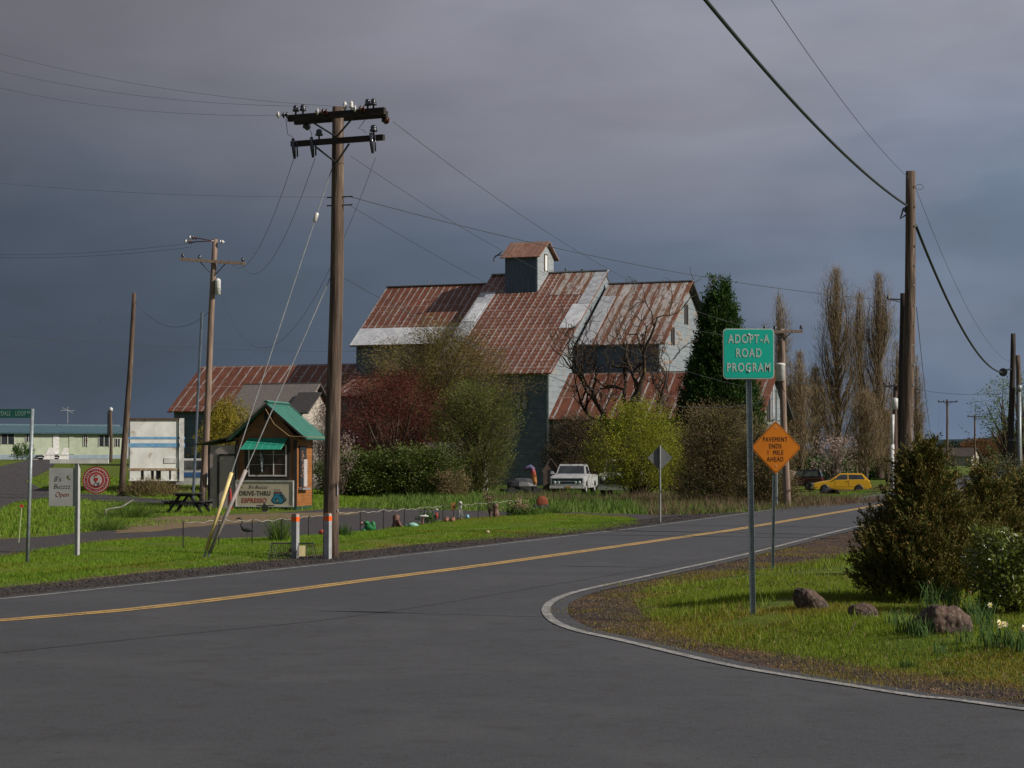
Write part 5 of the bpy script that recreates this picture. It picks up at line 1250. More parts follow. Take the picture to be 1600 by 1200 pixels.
    MB().bx(a-.04, b+.04, -.12, 0, c-.05, c).bx(a-.04, b+.04, -.12, 0, d, d+.05).bx(a-.04, a, -.12, 0, c, d).bx(b, b+.04, -.12, 0, c, d).build('sign_frame', mat('aluminium_sign_frame', (.5, .5, .48), (.4, .4, .39), 5, .4), pn)
    MB().bx(b-.09, b-.05, -.10, -.09, c+.03, d-.03).build('face_joint', M['off_white'], pn)
    ink = mat('sign_black_ink', (.03, .028, .026), (.05, .045, .04), 8, .6); rd = mat('sign_red_ink', (.36, .045, .02), (.30, .04, .02), 8, .6)
    lettering("B's Buzzzz", .19, ink, pn, (X(405), -.094, Z(761)), 0, .95, -.002, 1.05, shear=.35)
    lettering('DRIVE-THRU', .26, ink, pn, (X(400.5), -.094, Z(771)), 0, .80, .004, 1.14)
    lettering('ESPRESSO', .26, rd, pn, (X(399), -.094, Z(782)), 0, .86, .004, 1.12, shear=.12)
    dd, yy = MB(), MB(); bee(dd, yy, (X(378), Z(760)), .09, -.094); dd.build('bee_mark', ink, pn); yy.build('bee_mark', bpy.data.materials['bee_yellow'], pn)
    # carafe
    cx, cz = X(437), Z(777.5); bl = mat('carafe_blue', (.03, .21, .32), (.025, .17, .27), 4, .5); dk = mat('carafe_navy', (.02, .045, .075), (.02, .04, .06), 4, .5)
    sc = s*1.0
    body = [(-9, -6), (-10, -3), (-8.5, 0), (-5.5, 4), (5.0, 4), (8.0, 0), (10, -4), (8.5, -7.5), (5, -9), (-5.5, -8.5)]
    MB().prism([((p[0]*1.07)*sc+cx, (p[1]-.0)*1.07*sc+cz) for p in body], 'y', -.0945, -.091).build('carafe_outline', dk, pn)
    MB().prism([(p[0]*.95*sc+cx, p[1]*.93*sc+cz) for p in body], 'y', -.0965, -.0947).build('carafe_body', bl, pn)
    MB().prism([(-6.5*sc+cx, 3.8*sc+cz), (5.5*sc+cx, 3.8*sc+cz), (6.5*sc+cx, 9.5*sc+cz), (-6*sc+cx, 9.5*sc+cz)], 'y', -.0975, -.0947).build('carafe_neck', dk, pn)
    MB().prism([(-5.5*sc+cx, 4.2*sc+cz), (4.8*sc+cx, 4.2*sc+cz), (5.2*sc+cx, 6.6*sc+cz), (-5.5*sc+cx, 6.6*sc+cz)], 'y', -.099, -.0977).build('carafe_collar', bl, pn)
    MB().prism([(-4.5*sc+cx, 7.2*sc+cz), (4.5*sc+cx, 7.2*sc+cz), (4.5*sc+cx, 8.8*sc+cz), (-4.5*sc+cx, 8.8*sc+cz)], 'y', -.0995, -.0977).build('carafe_lid', rd, pn)
    MB().tube([((6+0)*sc+cx, -.098, 6.5*sc+cz), (10*sc+cx, -.098, 3*sc+cz), (13*sc+cx, -.098, -1*sc+cz), (13*sc+cx, -.098, -4*sc+cz), (10*sc+cx, -.098, -5*sc+cz)], .022, 5).build('carafe_handle', dk, pn)
    MB().tube([((6+.5)*sc+cx, -.104, 6.0*sc+cz), (10*sc+cx, -.104, 2.6*sc+cz), (12.6*sc+cx, -.104, -1*sc+cz)], .012, 5).build('carafe_handle', M['off_white'], pn)
    dd, yy = MB(), MB(); bee(dd, yy, (cx-.07, cz-.1), .12, -.099); dd.build('bee_mark', ink, pn); yy.build('bee_mark', bpy.data.materials['bee_yellow'], pn)
    st = MB()
    for k in (-3.5, 0, 3.5): st.tube([((k)*sc+cx-.03, -.093, 10.5*sc+cz), ((k+1)*sc+cx-.03, -.093, 12.2*sc+cz), ((k-.4)*sc+cx-.03, -.093, 13.6*sc+cz)], .006, 4)
    st.build('steam_mark', ink, pn)
    # skirt
    MB().bx(-.05, W_+.03, -.06, Dp, -.12, .16).build('skirt', mat('green_lattice', (.018, .075, .045), (.012, .03, .022), 22, .7), t)
    # side service window
    w = MB().bx(W_, W_+.06, .35, 1.35, .95, 2.6).build('service_window', M['dark'], t)
    MB().bx(W_, W_+.10, .85, 1.35, .95, 2.05).build('poster', mat('pale_notice', (.45, .42, .42), (.38, .35, .35), 5, .6), w)
    rng = random.Random(2); mb = MB()
    for i in range(16): mb.bx(W_+.06, W_+.075+.002*i, .40+rng.random()*.38, .5+rng.random()*.35+.1, 1.3+i*.07, 1.35+i*.07)
    mb.build('photo_notices', mat('mixed_notices', (.40, .22, .14), (.09, .06, .05), 8, .7), w)
    MB().bx(W_, W_+.22, .25, 1.45, .82, .90).build('counter', mat('grey_counter', (.25, .24, .25), (.2, .19, .2), 5, .6), w)
    # grey lean-to store on the left with dark framed doors
    g = mat('taupe_store_wall', (.36, .31, .29), (.31, .27, .25), 2, .7)
    MB().bx(X(326), -.01, -.04, 2.2, -.1, 2.62).build('store_wall', g, t)
    MB().bx(X(326)-.03, X(328), -.08, -.04, -.1, 2.62).bx(X(340), X(343), -.08, -.04, -.1, 2.25).bx(X(343), -.1, -.08, -.04, 2.2, 2.27).bx(-.1, -.04, -.09, -.04, -.1, 2.62).build('door_frame', tr, t)
    MB().bx(X(343), -.11, -.055, -.04, 0, 2.18).build('door', mat('taupe_door', (.38, .325, .30), (.34, .29, .27), 2, .7), t)
    MB().slab([(X(304), -.14, 2.68), (X(304), 2.4, 2.68), (X(366), 2.4, 2.98), (X(366), -.14, 2.98)], -.05).build('lean_to_roof', mat('dark_flat_roof', (.05, .055, .045), (.035, .04, .032), 3, .8), t)
kiosk()
def table():
    ppm = 41; x, Y = (296-800)/ppm, FPX/ppm; t = thing('picnic_table', 'dark weathered picnic table left of the espresso kiosk', 'picnic table', (x, Y, tz(x, Y)), math.radians(82))
    m = mat('dark_table_wood', (.026, .023, .026), (.016, .015, .017), 5, .85)
    tp = MB()
    for k in range(5): tp.bx(-.82, .82, -.36+k*.15, -.225+k*.15, .72, .76)
    tp.build('table_top', m, t)
    for y in (-.75, .55):
        b = MB(); b.bx(-.90, .90, y, y+.13, .42, .46).bx(-.90, .90, y+.15, y+.26, .42, .46); b.build('bench_seat', m, t)
    for xx in (-.55, .55):
        for sg in (-1, 1): MB().box((xx, sg*.42, .36), (.05, .10, .86), 0, sg*.62).build('leg', m, t)
        MB().bx(xx-.06, xx-.02, -.78, .80, .34, .42).bx(xx-.06, xx-.02, -.36, .36, .64, .72).build('cross_brace', m, t)
table()
def hydrant_post():
    x, Y = XY(360.5, 39.2); t = thing('red_post', 'slim dark red tapered post at the kiosk front left corner', 'post', (x, Y, 0), 0)
    MB().lathe([(.10, -.05), (.08, .3), (.06, .65), (.03, .85), (.012, .92)], (0, 0, 0), 10).build('post_body', M['red'], t, True); MB().lathe([(.02, .9), (.035, .94), (.02, .99)], (0, 0, 0), 8).build('finial', M['old_wood'], t, True)
hydrant_post()
def planter():
    x, Y = XY(414, 40.2); t = thing('concrete_stand', 'dark table top on a stubby concrete block before the kiosk sign', 'stand', (x, Y, 0), 0)
    MB().bx(-.10, .12, -.1, .12, -.02, .24).build('block', M['concrete'], t); MB().bx(-.30, .36, -.2, .2, .24, .28).build('slab_top', M['steel_dark'], t)
    MB().lathe([(.06, .28), (.05, .33), (.03, .38), (.01, .40)], (0, 0, 0), 8).build('lamp_cap', M['black'], t, True)
planter()
# ================================================================ vehicles (forward is local -y)
def wheel(mb_t, x, y, r, w=.2): mb_t.lathe([(r*.6, -w/2), (r*.97, -w/2), (r, -w*.35), (r, w*.35), (r*.97, w/2), (r*.6, w/2)], (x, y, r), 20, (1, 0, 0))
def arch_profile(pts, arches, zb, r):
    """closed side profile (y,z): upper outline pts front to back, bottom edge at zb with wheel arches"""
    o = list(pts)
    for yc in sorted(arches, reverse=True):
        o.append((yc+r, zb))
        for k in range(1, 8):
            a = PI*k/8; o.append((yc+r*math.cos(a), zb+r*.95*math.sin(a)))
        o.append((yc-r, zb))
    return o
def loft_body(prof, W_, m, name, parent, inset=.06, shrink=.04):
    n = len(prof); cy = sum(p[0] for p in prof)/n; cz = sum(p[1] for p in prof)/n; vs = []
    for x, k in ((-W_/2, 1-shrink), (-W_/2+inset, 1), (W_/2-inset, 1), (W_/2, 1-shrink)):
        for y, z in prof: vs.append((x, cy+(y-cy)*(1-(1-k)*.35), cz+(z-cz)*k if z > cz else z))
    fs = [tuple(range(n))[::-1], tuple(3*n+i for i in range(n))]
    for j in range(3):
        for i in range(n): i2 = (i+1) % n; fs.append((j*n+i, j*n+i2, (j+1)*n+i2, (j+1)*n+i))
    mb = MB(); mb.add(vs, fs); o = mb.build(name, m, parent)
    bm_fix(o); return o
def bm_fix(o):
    import bmesh
    b = bmesh.new(); b.from_mesh(o.data); bmesh.ops.recalc_face_normals(b, faces=b.faces); b.to_mesh(o.data); b.free()
def cabin(prof, w0, w1, m, name, parent):
    """prof: closed (y,z); half-width eases from w0 at the lowest z to w1 at the top"""
    z0 = min(p[1] for p in prof); z1 = max(p[1] for p in prof); n = len(prof); hw = lambda z: (w0+(w1-w0)*(z-z0)/(z1-z0))/2
    vs = [(-hw(z), y, z) for y, z in prof]+[(hw(z), y, z) for y, z in prof]
    fs = [tuple(range(n)), tuple(range(n, 2*n))[::-1]]+[(i, i+n, (i+1) % n+n, (i+1) % n) for i in range(n)]
    mb = MB(); mb.add(vs, fs); o = mb.build(name, m, parent); bm_fix(o); return o, hw
def side_glass(polys, hw, parent, m, name='window', eps=.012):
    for p in polys:
        for sg in (-1, 1):
            vs = [(sg*(hw(z)+eps), y, z) for y, z in p]; o = MB().add(vs, [tuple(range(len(vs)))]).build(name, m, parent)
def pickup():
    x, Y = XY(886, 28); t = thing('pickup_truck', 'old white pickup truck facing the road in the tall grass', 'pickup truck', (x, Y, -.02), math.radians(-11))
    w = mat('chipped_white_paint', (.38, .39, .40), (.28, .29, .30), 1.8, .5, c3=(.16, .11, .09), s3=3.5); W_ = 1.95; L = 5.0
    up = [(0, .55), (0, .98), (.12, 1.05), (1.35, 1.16), (1.40, 1.18), (2.85, 1.18), (2.86, 1.15), (L, 1.15), (L, .55)]
    body = loft_body(arch_profile(up, (.85, 3.9), .42, .43)[:], W_, w, 'body', t)
    cb, hw = cabin([(1.25, 1.14), (1.72, 1.66), (1.80, 1.74), (2.70, 1.74), (2.80, 1.66), (2.85, 1.14)], 1.74, 1.42, w, 'cab', t)
    MB().add([(-.76, 1.34, 1.20), (.76, 1.34, 1.20), (.68, 1.72, 1.63), (-.68, 1.72, 1.63)], [(0, 1, 2, 3)]).build('windshield', M['glass'], cb).location = (0, -.03, .01)
    side_glass([[(1.5, 1.2), (2.6, 1.2), (2.6, 1.62), (1.82, 1.62)]], hw, cb, M['glass'])
    dg = mat('dark_green_grille', (.03, .055, .055), (.02, .035, .035), 12, .4)
    gr = MB().bx(-.86, .86, -.03, .02, .62, .96).build('grille', dg, t)
    MB().bx(-.88, .88, -.05, -.02, .93, .97).bx(-.88, .88, -.05, -.02, .60, .635).bx(-.55, .55, -.045, -.02, .775, .81).bx(-.9, -.86, -.05, -.02, .6, .97).bx(.86, .9, -.05, -.02, .6, .97).build('grille_bar', M['zinc'], gr)
    for sg in (-1, 1):
        MB().lathe([(.10, 0), (.09, .03), (.04, .05)], (sg*.70, -.03, .72), 14, (0, -1, 0)).lathe([(.09, 0), (.08, .02)], (sg*.48, -.03, .72), 14, (0, -1, 0)).build('headlight', mat('headlight_glass', (.30, .36, .36), (.25, .3, .3), 5, .2) if sg < 0 else bpy.data.materials['headlight_glass'], t, True)
    MB().bx(-.97, .97, -.14, -.02, .40, .56).build('bumper', M['white'], t)
    MB().bx(-.06, .22, -.155, -.14, .40, .52).build('plate', mat('amber_plate', (.4, .24, .05), (.35, .2, .05), 5, .6), t)
    MB().bx(-1.15, -1.0, 1.30, 1.36, 1.18, 1.34).tube([(-.85, 1.35, 1.2), (-1.05, 1.33, 1.25)], .015, 4).build('mirror', M['white'], t)
    for sg in (-1, 1):
        MB().bx(sg*.975-.004, sg*.975+.006, 1.42, 1.435, .5, 1.14).bx(sg*.975-.004, sg*.975+.006, 2.60, 2.615, .5, 1.14).bx(sg*.975-.004, sg*.975+.006, 2.86, 2.875, .5, 1.14).build('door_seam', M['black'], t)
        MB().bx(sg*.976-.01, sg*.976+.015, 2.42, 2.54, .98, 1.01).build('door_handle', M['steel'], t)
    MB().bx(-.97, .97, -.012, .02, .45, .58).build('valance', M['steel_dark'], t)
    MB().bx(-.85, .85, 2.95, 4.9, .75, 1.155).build('bed_interior', M['dark'], t).location = (0, 0, .002)
    for xx in (-.86, .86):
        for yy in (.85, 3.9): wb = MB(); wheel(wb, xx, yy, .36); wo = wb.build('wheel', M['black'], t, True); MB().lathe([(.16, -.11), (.2, 0), (.16, .11)], (xx, yy, .36), 14, (1, 0, 0)).build('hub', M['zinc'], wo)
pickup()
def old_truck():
    x, Y = XY(962, 29.5); t = thing('cab_truck', 'pale green old truck mostly hidden behind the yellow green bush', 'truck', (x, Y-1.0, 0), math.radians(-11))
    w = mat('pale_green_paint', (.33, .36, .30), (.27, .30, .25), 2, .5); W_ = 1.95
    up = [(0, .5), (0, 1.15), (.1, 1.25), (1.3, 1.3), (4.4, 1.3), (4.4, .5)]
    loft_body(arch_profile(up, (.85, 3.5), .42, .42), W_, w, 'body', t)
    cb, hw = cabin([(1.2, 1.28), (1.55, 1.95), (1.65, 2.0), (4.2, 2.0), (4.3, 1.28)], 1.8, 1.6, mat('tan_roof', (.32, .27, .2), (.3, .25, .18), 3, .6), 'cab', t)
    MB().add([(-.8, 1.26, 1.33), (.8, 1.26, 1.33), (.72, 1.56, 1.9), (-.72, 1.56, 1.9)], [(0, 1, 2, 3)]).build('windshield', M['glass'], cb).location = (0, -.04, 0)
    side_glass([[(1.5, 1.35), (4.0, 1.35), (4.0, 1.9), (1.7, 1.9)]], hw, cb, M['glass'])
    MB().bx(-.9, .9, -.03, .02, .7, 1.05).build('grille', M['dark'], t)
    for sg in (-1, 1): MB().lathe([(.11, 0), (.09, .03), (.03, .05)], (sg*.72, -.03, .98), 14, (0, -1, 0)).build('headlight', M['zinc_bright'], t, True)
    MB().bx(-.97, .97, -.14, -.02, .40, .58).build('bumper', w, t)
    for xx in (-.86, .86):
        for yy in (.85, 3.5): wb = MB(); wheel(wb, xx, yy, .36); wb.build('wheel', M['black'], t, True)
old_truck()
def hatchback():
    x, Y = XY(1314, 21.6); z = CAMZ-(771-HOR)/21.6+.06
    t = thing('yellow_hatchback', 'yellow two door hatchback parked beside the road ditch', 'car', (x-2.05, Y, z), math.radians(-90-4))
    c = mat('yellow_car_paint', (.60, .33, .018), (.55, .30, .016), 1, .25, spec=.6); W_ = 1.66
    up = [(0, .32), (-.02, .56), (.06, .68), (.55, .80), (1.15, .90), (1.3, .93), (3.2, .97), (3.90, .95), (4.02, .80), (4.06, .55), (4.0, .32)]
    loft_body(arch_profile(up, (.78, 3.22), .26, .34), W_, c, 'body', t, .09, .06)
    cb, hw = cabin([(1.12, .88), (1.80, 1.33), (1.98, 1.40), (3.35, 1.40), (3.55, 1.35), (3.92, .92)], 1.55, 1.18, c, 'cabin', t)
    side_glass([[(1.45, .94), (2.42, .96), (2.42, 1.32), (1.98, 1.32), (1.80, 1.25)], [(2.50, .96), (3.66, .97), (3.44, 1.30), (2.50, 1.32)]], hw, cb, M['glass'])
    MB().add([(-.68, 1.16, .93), (.68, 1.16, .93), (.56, 1.78, 1.33), (-.56, 1.78, 1.33)], [(0, 1, 2, 3)]).build('windshield', M['glass'], cb).location = (0, -.02, .018)
    MB().add([(-.62, 3.84, .97), (.62, 3.84, .97), (.55, 3.58, 1.33), (-.55, 3.58, 1.33)], [(3, 2, 1, 0)]).build('rear_window', mat('sky_lit_glass', (.10, .14, .20), (.09, .12, .17), 2, .1), cb).location = (0, .02, .015)
    MB().bx(-.84, .84, .9, 3.1, .44, .47).bx(-.845, .845, -.03, .3, .40, .46).build('side_moulding', mat('dull_yellow_trim', (.36, .2, .02), (.3, .17, .02), 4, .5), t)
    for sg in (-1, 1):
        MB().bx(sg*.5-.2, sg*.5+.2, -.03, .04, .56, .68).build('headlight', M['zinc_bright'], t)
        MB().bx(sg*.68-.12, sg*.68+.12, 3.96, 4.05, .62, .80).build('tail_light', M['red'], t)
    MB().bx(-.80, .80, -.08, .0, .30, .45).bx(-.8, .8, 4.02, 4.14, .32, .50).build('bumper', c, t)
    MB().tube([(.0, 4.0, .3), (0, 4.35, .28)], .04, 6).build('tow_bar', M['steel_dark'], t)
    for sg in (-1, 1):
        MB().bx(sg*.832-.004, sg*.832+.004, 1.50, 1.515, .46, .92).bx(sg*.832-.004, sg*.832+.004, 2.46, 2.475, .46, .93).build('door_seam', M['black'], t)
        MB().bx(sg*.835-.01, sg*.835+.01, 2.28, 2.42, .80, .83).build('door_handle', M['black'], t)
        MB().blob((sg*.84, 1.50, 1.0), (.09, .05, .06), np.random.default_rng(1), 8, 5, .02).build('mirror', M['black'], t)
        MB().bx(sg*.82-.01, sg*.82+.01, 1.15, 2.85, .30, .36).build('sill', M['black'], t)
    for xx in (-.76, .76):
        for yy in (.78, 3.22): wb = MB(); wheel(wb, xx, yy, .315, .18); wo = wb.build('wheel', M['black'], t, True); MB().lathe([(.13, -.092), (.10, 0), (.13, .092)], (xx, yy, .315), 14, (1, 0, 0)).build('rim', M['steel_dark'], wo)
hatchback()
def jeep():
    x, Y = XY(1254, 20.5); z = CAMZ-(768-HOR)/20.5
    t = thing('dark_suv', 'boxy dark red black jeep style wagon parked beyond the yellow hatchback', 'suv', (x-2.5, Y+1.0, z+.05), math.radians(-90-14))
    c = mat('dark_maroon_paint', (.045, .014, .016), (.03, .010, .012), 2, .3, spec=.5); k = mat('black_car_paint', (.010, .010, .013), (.016, .016, .02), 2, .3); W_ = 1.75
    up = [(0, .45), (0, .95), (.1, 1.02), (1.2, 1.06), (4.1, 1.08), (4.15, .9), (4.15, .45)]
    loft_body(arch_profile(up, (.75, 3.2), .38, .42), W_, c, 'body', t)
    cb, hw = cabin([(1.15, 1.05), (1.6, 1.56), (1.7, 1.62), (3.85, 1.62), (3.95, 1.56), (4.12, 1.05)], 1.62, 1.36, k, 'cabin', t)
    gl = mat('grey_lit_glass', (.07, .09, .08), (.05, .065, .06), 2, .12)
    side_glass([[(1.5, 1.12), (2.05, 1.12), (2.05, 1.5), (1.75, 1.5)], [(2.15, 1.12), (2.75, 1.12), (2.75, 1.5), (2.15, 1.5)], [(2.85, 1.12), (3.85, 1.12), (3.8, 1.5), (2.85, 1.5)]], hw, cb, gl)
    MB().add([(-.72, 4.08, 1.12), (.72, 4.08, 1.12), (.62, 3.95, 1.55), (-.62, 3.95, 1.55)], [(3, 2, 1, 0)]).build('rear_window', bpy.data.materials['sky_lit_glass'], cb).location = (0, .03, 0)
    MB().bx(-.885, .885, .3, 4.0, .93, .955).build('pin_stripe', mat('copper_stripe', (.22, .07, .05), (.18, .06, .04), 5, .4), t)
    for sg in (-1, 1): MB().bx(sg*.75-.1, sg*.75+.1, 4.12, 4.18, .75, 1.0).build('tail_light', M['red'], t)
    MB().bx(-.85, .85, 4.12, 4.28, .45, .6).bx(-.85, .85, -.1, .02, .45, .6).build('bumper', k, t)
    for xx in (-.78, .78):
        for yy in (.75, 3.2): wb = MB(); wheel(wb, xx, yy, .36); wb.build('wheel', M['black'], t, True)
jeep()
def ruin_board():
    x, Y = XY(1233, 21.5); t = thing('plywood_sheet', 'slanting tan plywood sheet leaning beside the dark wagon', 'board', (x-.35, Y-3, -.5), .2)
    MB().prism([(-.3, .3), (.5, 1.55), (-.1, 1.75), (-.5, 1.5), (-.55, .4)], 'y', 0, .03).build('sheet', mat('tan_plywood', (.33, .24, .19), (.27, .2, .16), 3, .8), t)
    x, Y = XY(1352, 20.3); g = thing('goal_frame', 'thin tan wooden gate frame behind the yellow hatchback', 'gate frame', (x, Y+6, -.5), 0)
    mb = MB(); w = .45; mb.bx(-.42, -.36, 0, .06, 0, 2.3).bx(.36, .42, 0, .06, 0, 2.3).bx(-.42, .42, 0, .06, 2.24, 2.3); mb.build('frame', mat('tan_timber', (.27, .21, .15), (.22, .17, .12), 4, .8), g)
    MB().tube([(-.3, .03, 2.0), (.36, .03, .8)], .04, 5).build('diagonal_brace', M['old_wood'], g)
    # culvert under the drive in front of the hatchback
    x, y = G(1301, 776, -.15); c = thing('culvert', 'dark drain opening under the grassy bank before the yellow hatchback', 'culvert', (x, y, -.45), 0)
    MB().lathe([(.5, 0), (.5, 2), (.42, 2), (.42, 0)], (0, 0, .25), 16, (0, 1, 0)).build('pipe', M['dark'], c)
ruin_board()
# ================================================================ garden ornaments along the roped fence
def orn(name, label, cat, u, v, z=None):
    x, y = G(u, v, .04); return thing(name, label, cat, (x, y, tz(x, y)), 0)
def ornaments():
    R = np.random.default_rng(4); col = lambda n, c: mat(n, c, tuple(q*.7 for q in c), 9, .6)
    k = 1/52
    t = orn('heron_statue', 'dark metal heron standing on one rod left of the grass tuft', 'statue', 386, 846)
    m = M['steel_dark']; MB().tube([(0, 0, 0), (0, 0, .22)], .008, 5).build('rod', m, t); MB().blob((.02, 0, .28), (.16, .05, .055), R, 10, 6, .06).tube([(-.1, 0, .3), (-.16, 0, .4), (-.12, 0, .48), (-.15, 0, .56), (-.2, 0, .58), (-.30, 0, .55)], [.035, .022, .018, .02, .022, .004], 6).build('body', m, t, True)
    t = orn('garden_frog', 'bright green frog figure with a pink ball', 'ornament', 576, 829); g = col('bright_green_glaze', (.02, .19, .06))
    MB().blob((.04, 0, .13), (.17, .12, .13), R, 12, 8, .08).blob((-.06, -.05, .26), (.08, .07, .06), R, 8, 6, .05).blob((.13, -.03, .20), (.07, .07, .12), R, 8, 6, .1).blob((-.13, -.05, .05), (.08, .06, .05), R, 8, 6, .1).build('body', g, t, True)
    MB().blob((-.20, 0, .24), (.05, .05, .05), R, 8, 6, .02).build('ball', col('pink_ball', (.5, .28, .26)), t, True)
    t = orn('tree_stump_figure', 'upright reddish brown stump figure behind the fence posts', 'ornament', 619, 823)
    MB().lathe([(.17, -.02), (.13, .08), (.10, .2), (.11, .34), (.08, .4), (.02, .42)], (0, 0, 0), 11).tube([(.05, -.08, .25), (.12, -.14, .1), (.2, -.15, 0)], [.05, .05, .03], 6).build('body', col('red_brown_stump', (.15, .07, .05)), t, True)
    t = orn('turtle_figure', 'pale teal turtle figure lying on the lawn edge', 'ornament', 645, 822.5)
    MB().blob((0, 0, .06), (.17, .12, .09), R, 10, 6, .06).build('shell', col('pale_teal_glaze', (.25, .50, .40)), t, True); MB().blob((-.19, 0, .05), (.05, .04, .04), R, 8, 5, .03).blob((.14, -.1, .02), (.05, .04, .02), R, 8, 5, .03).build('head', col('teal_head', (.15, .38, .3)), t, True)
    t = orn('bird_figure', 'white winged bird figure on a brown stem beside a green plant', 'ornament', 661, 820)
    MB().tube([(-.02, 0, 0), (0, 0, .24)], .04, 7).build('stem', col('brown_stem', (.17, .09, .07)), t); MB().blob((.02, 0, .3), (.16, .04, .035), R, 8, 5, .1).tube([(.02, 0, .28), (.09, 0, .36)], [.03, .01], 5).build('wings', M['white'], t, True)
    t = orn('garden_plant', 'dark green leafy plant behind the white bird figure', 'plant', 668, 817)
    n = 260; p = R.normal(0, 1, (n, 3))*(.14, .1, .08)+(0, .1, .15); V, q = leaves(R, p, np.tile((0, 0, 1.), (n, 1))+p*(2, 2, 0), .13, .04, .4); npmesh('foliage', V, q, M['dk_leaf'], t)
    t = orn('hanging_lantern', 'small red brown lantern hung on a stake', 'lantern', 682, 812.5)
    MB().tube([(0, 0, 0), (0, 0, .42)], .006, 4).build('stake', M['black'], t); MB().lathe([(.05, .10), (.06, .14), (.05, .27), (.02, .29)], (0, -.02, 0), 8).build('lantern_body', M['red'], t, True); MB().lathe([(.03, .36), (.06, .38), (.03, .42)], (0, 0, 0), 8).build('cap', M['white'], t, True)
    for u, lab in ((696, 'left small clay pot lying on the lawn edge'), (705.5, 'right small clay pot lying on the lawn edge')):
        t = orn('clay_pot', lab, 'pot', u, 815.5); t['group'] = 'clay pots'; MB().lathe([(.03, 0), (.09, .04), (.10, .12), (.06, .17), (.07, .19)], (0, 0, 0), 10, (.3, 0, 1)).build('pot', col('terracotta', (.33, .16, .11)), t, True)
    t = orn('goose_figure', 'tall white garden goose figure standing behind the fence rope', 'ornament', 719, 810.5)
    MB().lathe([(.10, 0), (.12, .06), (.11, .2), (.06, .34), (.05, .52), (.07, .6), (.02, .64)], (0, 0, 0), 10).tube([(-.02, -.05, .58), (.08, -.06, .56)], [.03, .01], 5).build('body', col('chipped_white_glaze', (.55, .52, .48)), t, True); MB().lathe([(.115, .0), (.12, .04), (.10, .07)], (0, 0, 0), 10).build('base', col('orange_base', (.4, .2, .08)), t, True)
    MB().bx(-.30, -.16, .02, .08, .36, .58).build('feeder_box', col('amber_box', (.38, .16, .04)), t); MB().tube([(-.23, .05, 0), (-.23, .05, .4)], .01, 4).build('feeder_rod', M['black'], t)
    t = orn('blue_ball_ornament', 'small pale blue ball on a short stick', 'ornament', 730.5, 812)
    MB().blob((0, 0, .13), (.06, .06, .07), R, 10, 7, .02).tube([(0, 0, 0), (0, 0, .1)], .01, 4).build('ball', col('pale_blue_glaze', (.22, .48, .62)), t, True)
    t = orn('red_ball_ornament', 'dull red ball lying between the two bollards', 'ornament', 503, 834)
    MB().blob((0, 0, .08), (.09, .09, .08), R, 10, 7, .02).build('ball', col('dull_red_glaze', (.33, .05, .03)), t, True)
    t = orn('dead_plant_pot', 'bare brown dead shrub in the fence line right of the white goose', 'dead shrub', 766, 811); mb = MB()
    for i in range(26): a = R.uniform(0, 6.3); r = R.uniform(.02, .16); mb.tube([(0, 0, 0), (r*.5*math.cos(a), r*.5, .25), (r*math.cos(a)-.03, r*math.sin(a), R.uniform(.35, .85))], [.014, .01, .004], 4)
    mb.build('twigs', M['bark'], t); n = 160; p = R.normal(0, 1, (n, 3))*(.11, .08, .10)+(-.08, 0, .72); V, q = leaves(R, p, p, .07, .05, 1); npmesh('leaves', V, q, M['litter'], t)
    t = orn('brown_carved_post', 'short rough brown post left of the dried flower clump', 'post', 775, 808); MB().lathe([(.10, -.02), (.12, .15), (.08, .3), (.10, .42), (.05, .5)], (0, 0, 0), 9).build('post_body', col('rough_brown', (.16, .09, .06)), t)
    t = orn('dried_flower_clump', 'clump of pale dried flowers at the rope end', 'plant', 812, 806); n = 500; p = R.normal(0, 1, (n, 3))*(.17, .12, .13)+(0, 0, .32)
    V, q = leaves(R, p, p-np.array((0, 0, .2)), .07, .05, .9); npmesh('foliage', V, q, leafmat('dried_flower', [(.12, .07, .04), (.30, .22, .12), (.42, .36, .26)], .8, .1), t)
    n = 420; p = R.normal(0, 1, (n, 3))*(.22, .16, .08)+(0, 0, .08); V, q = leaves(R, p, np.tile((0, 0, 1.), (n, 1))+p, .2, .03, .4); npmesh('foliage', V, q, M['dk_leaf'], t)
    t = orn('rusty_disc_ornament', 'round rusty disc propped on a dark rock beside the rope end', 'ornament', 848, 799)
    MB().lathe([(.02, -.05), (.20, -.04), (.24, 0), (.20, .04), (.02, .05)], (-.02, 0, .40), 18, (.2, -1, .1)).build('disc', mat('rust_disc', (.22, .055, .02), (.13, .035, .016), 12, .9, bump=.6), t, True)
    MB().blob((.05, -.1, .10), (.24, .16, .20), R, 9, 6, .3).blob((-.22, -.08, .2), (.14, .1, .1), R, 8, 5, .3).build('rock', mat('dark_lumpy_rock', (.05, .045, .048), (.02, .02, .022), 9, .9, bump=.8), t)
    MB().tube([(-.33, 0, .3), (-.34, 0, 1.0)], .008, 4).build('rod', M['black'], t)
    for u, v, r in ((835, 803.5, .35), (822, 806, .25), (860, 800, .3)):
        x, y = G(u, v, .04); n = 420; p = np.stack([R.normal(0, r, n), R.normal(0, r*.7, n), np.zeros(n)], 1); V, q = leaves(R, p, np.tile((0, 0, 1.), (n, 1))+p*.8, .30, .03, .3, False)
        tag(npmesh('grass_tuft', V, q, M['grass_tall'], None, (x, y, tz(x, y))), {835: 'dark grass tuft between the dried flowers and rusty disc', 822: 'small grass tuft under the dried flowers', 860: 'grass tuft right of the rusty disc'}[u], 'grass tuft', 'grass tufts')
    # wind sock on its pole
    x, Y = XY(831, 31); t = thing('wind_sock', 'blue red and orange patterned windsock hanging from a thin rod', 'windsock', (x, Y, 0), 0)
    MB().tube([(.08, 0, -.1), (.10, 0, 2.0)], .012, 5).build('rod', M['black'], t)
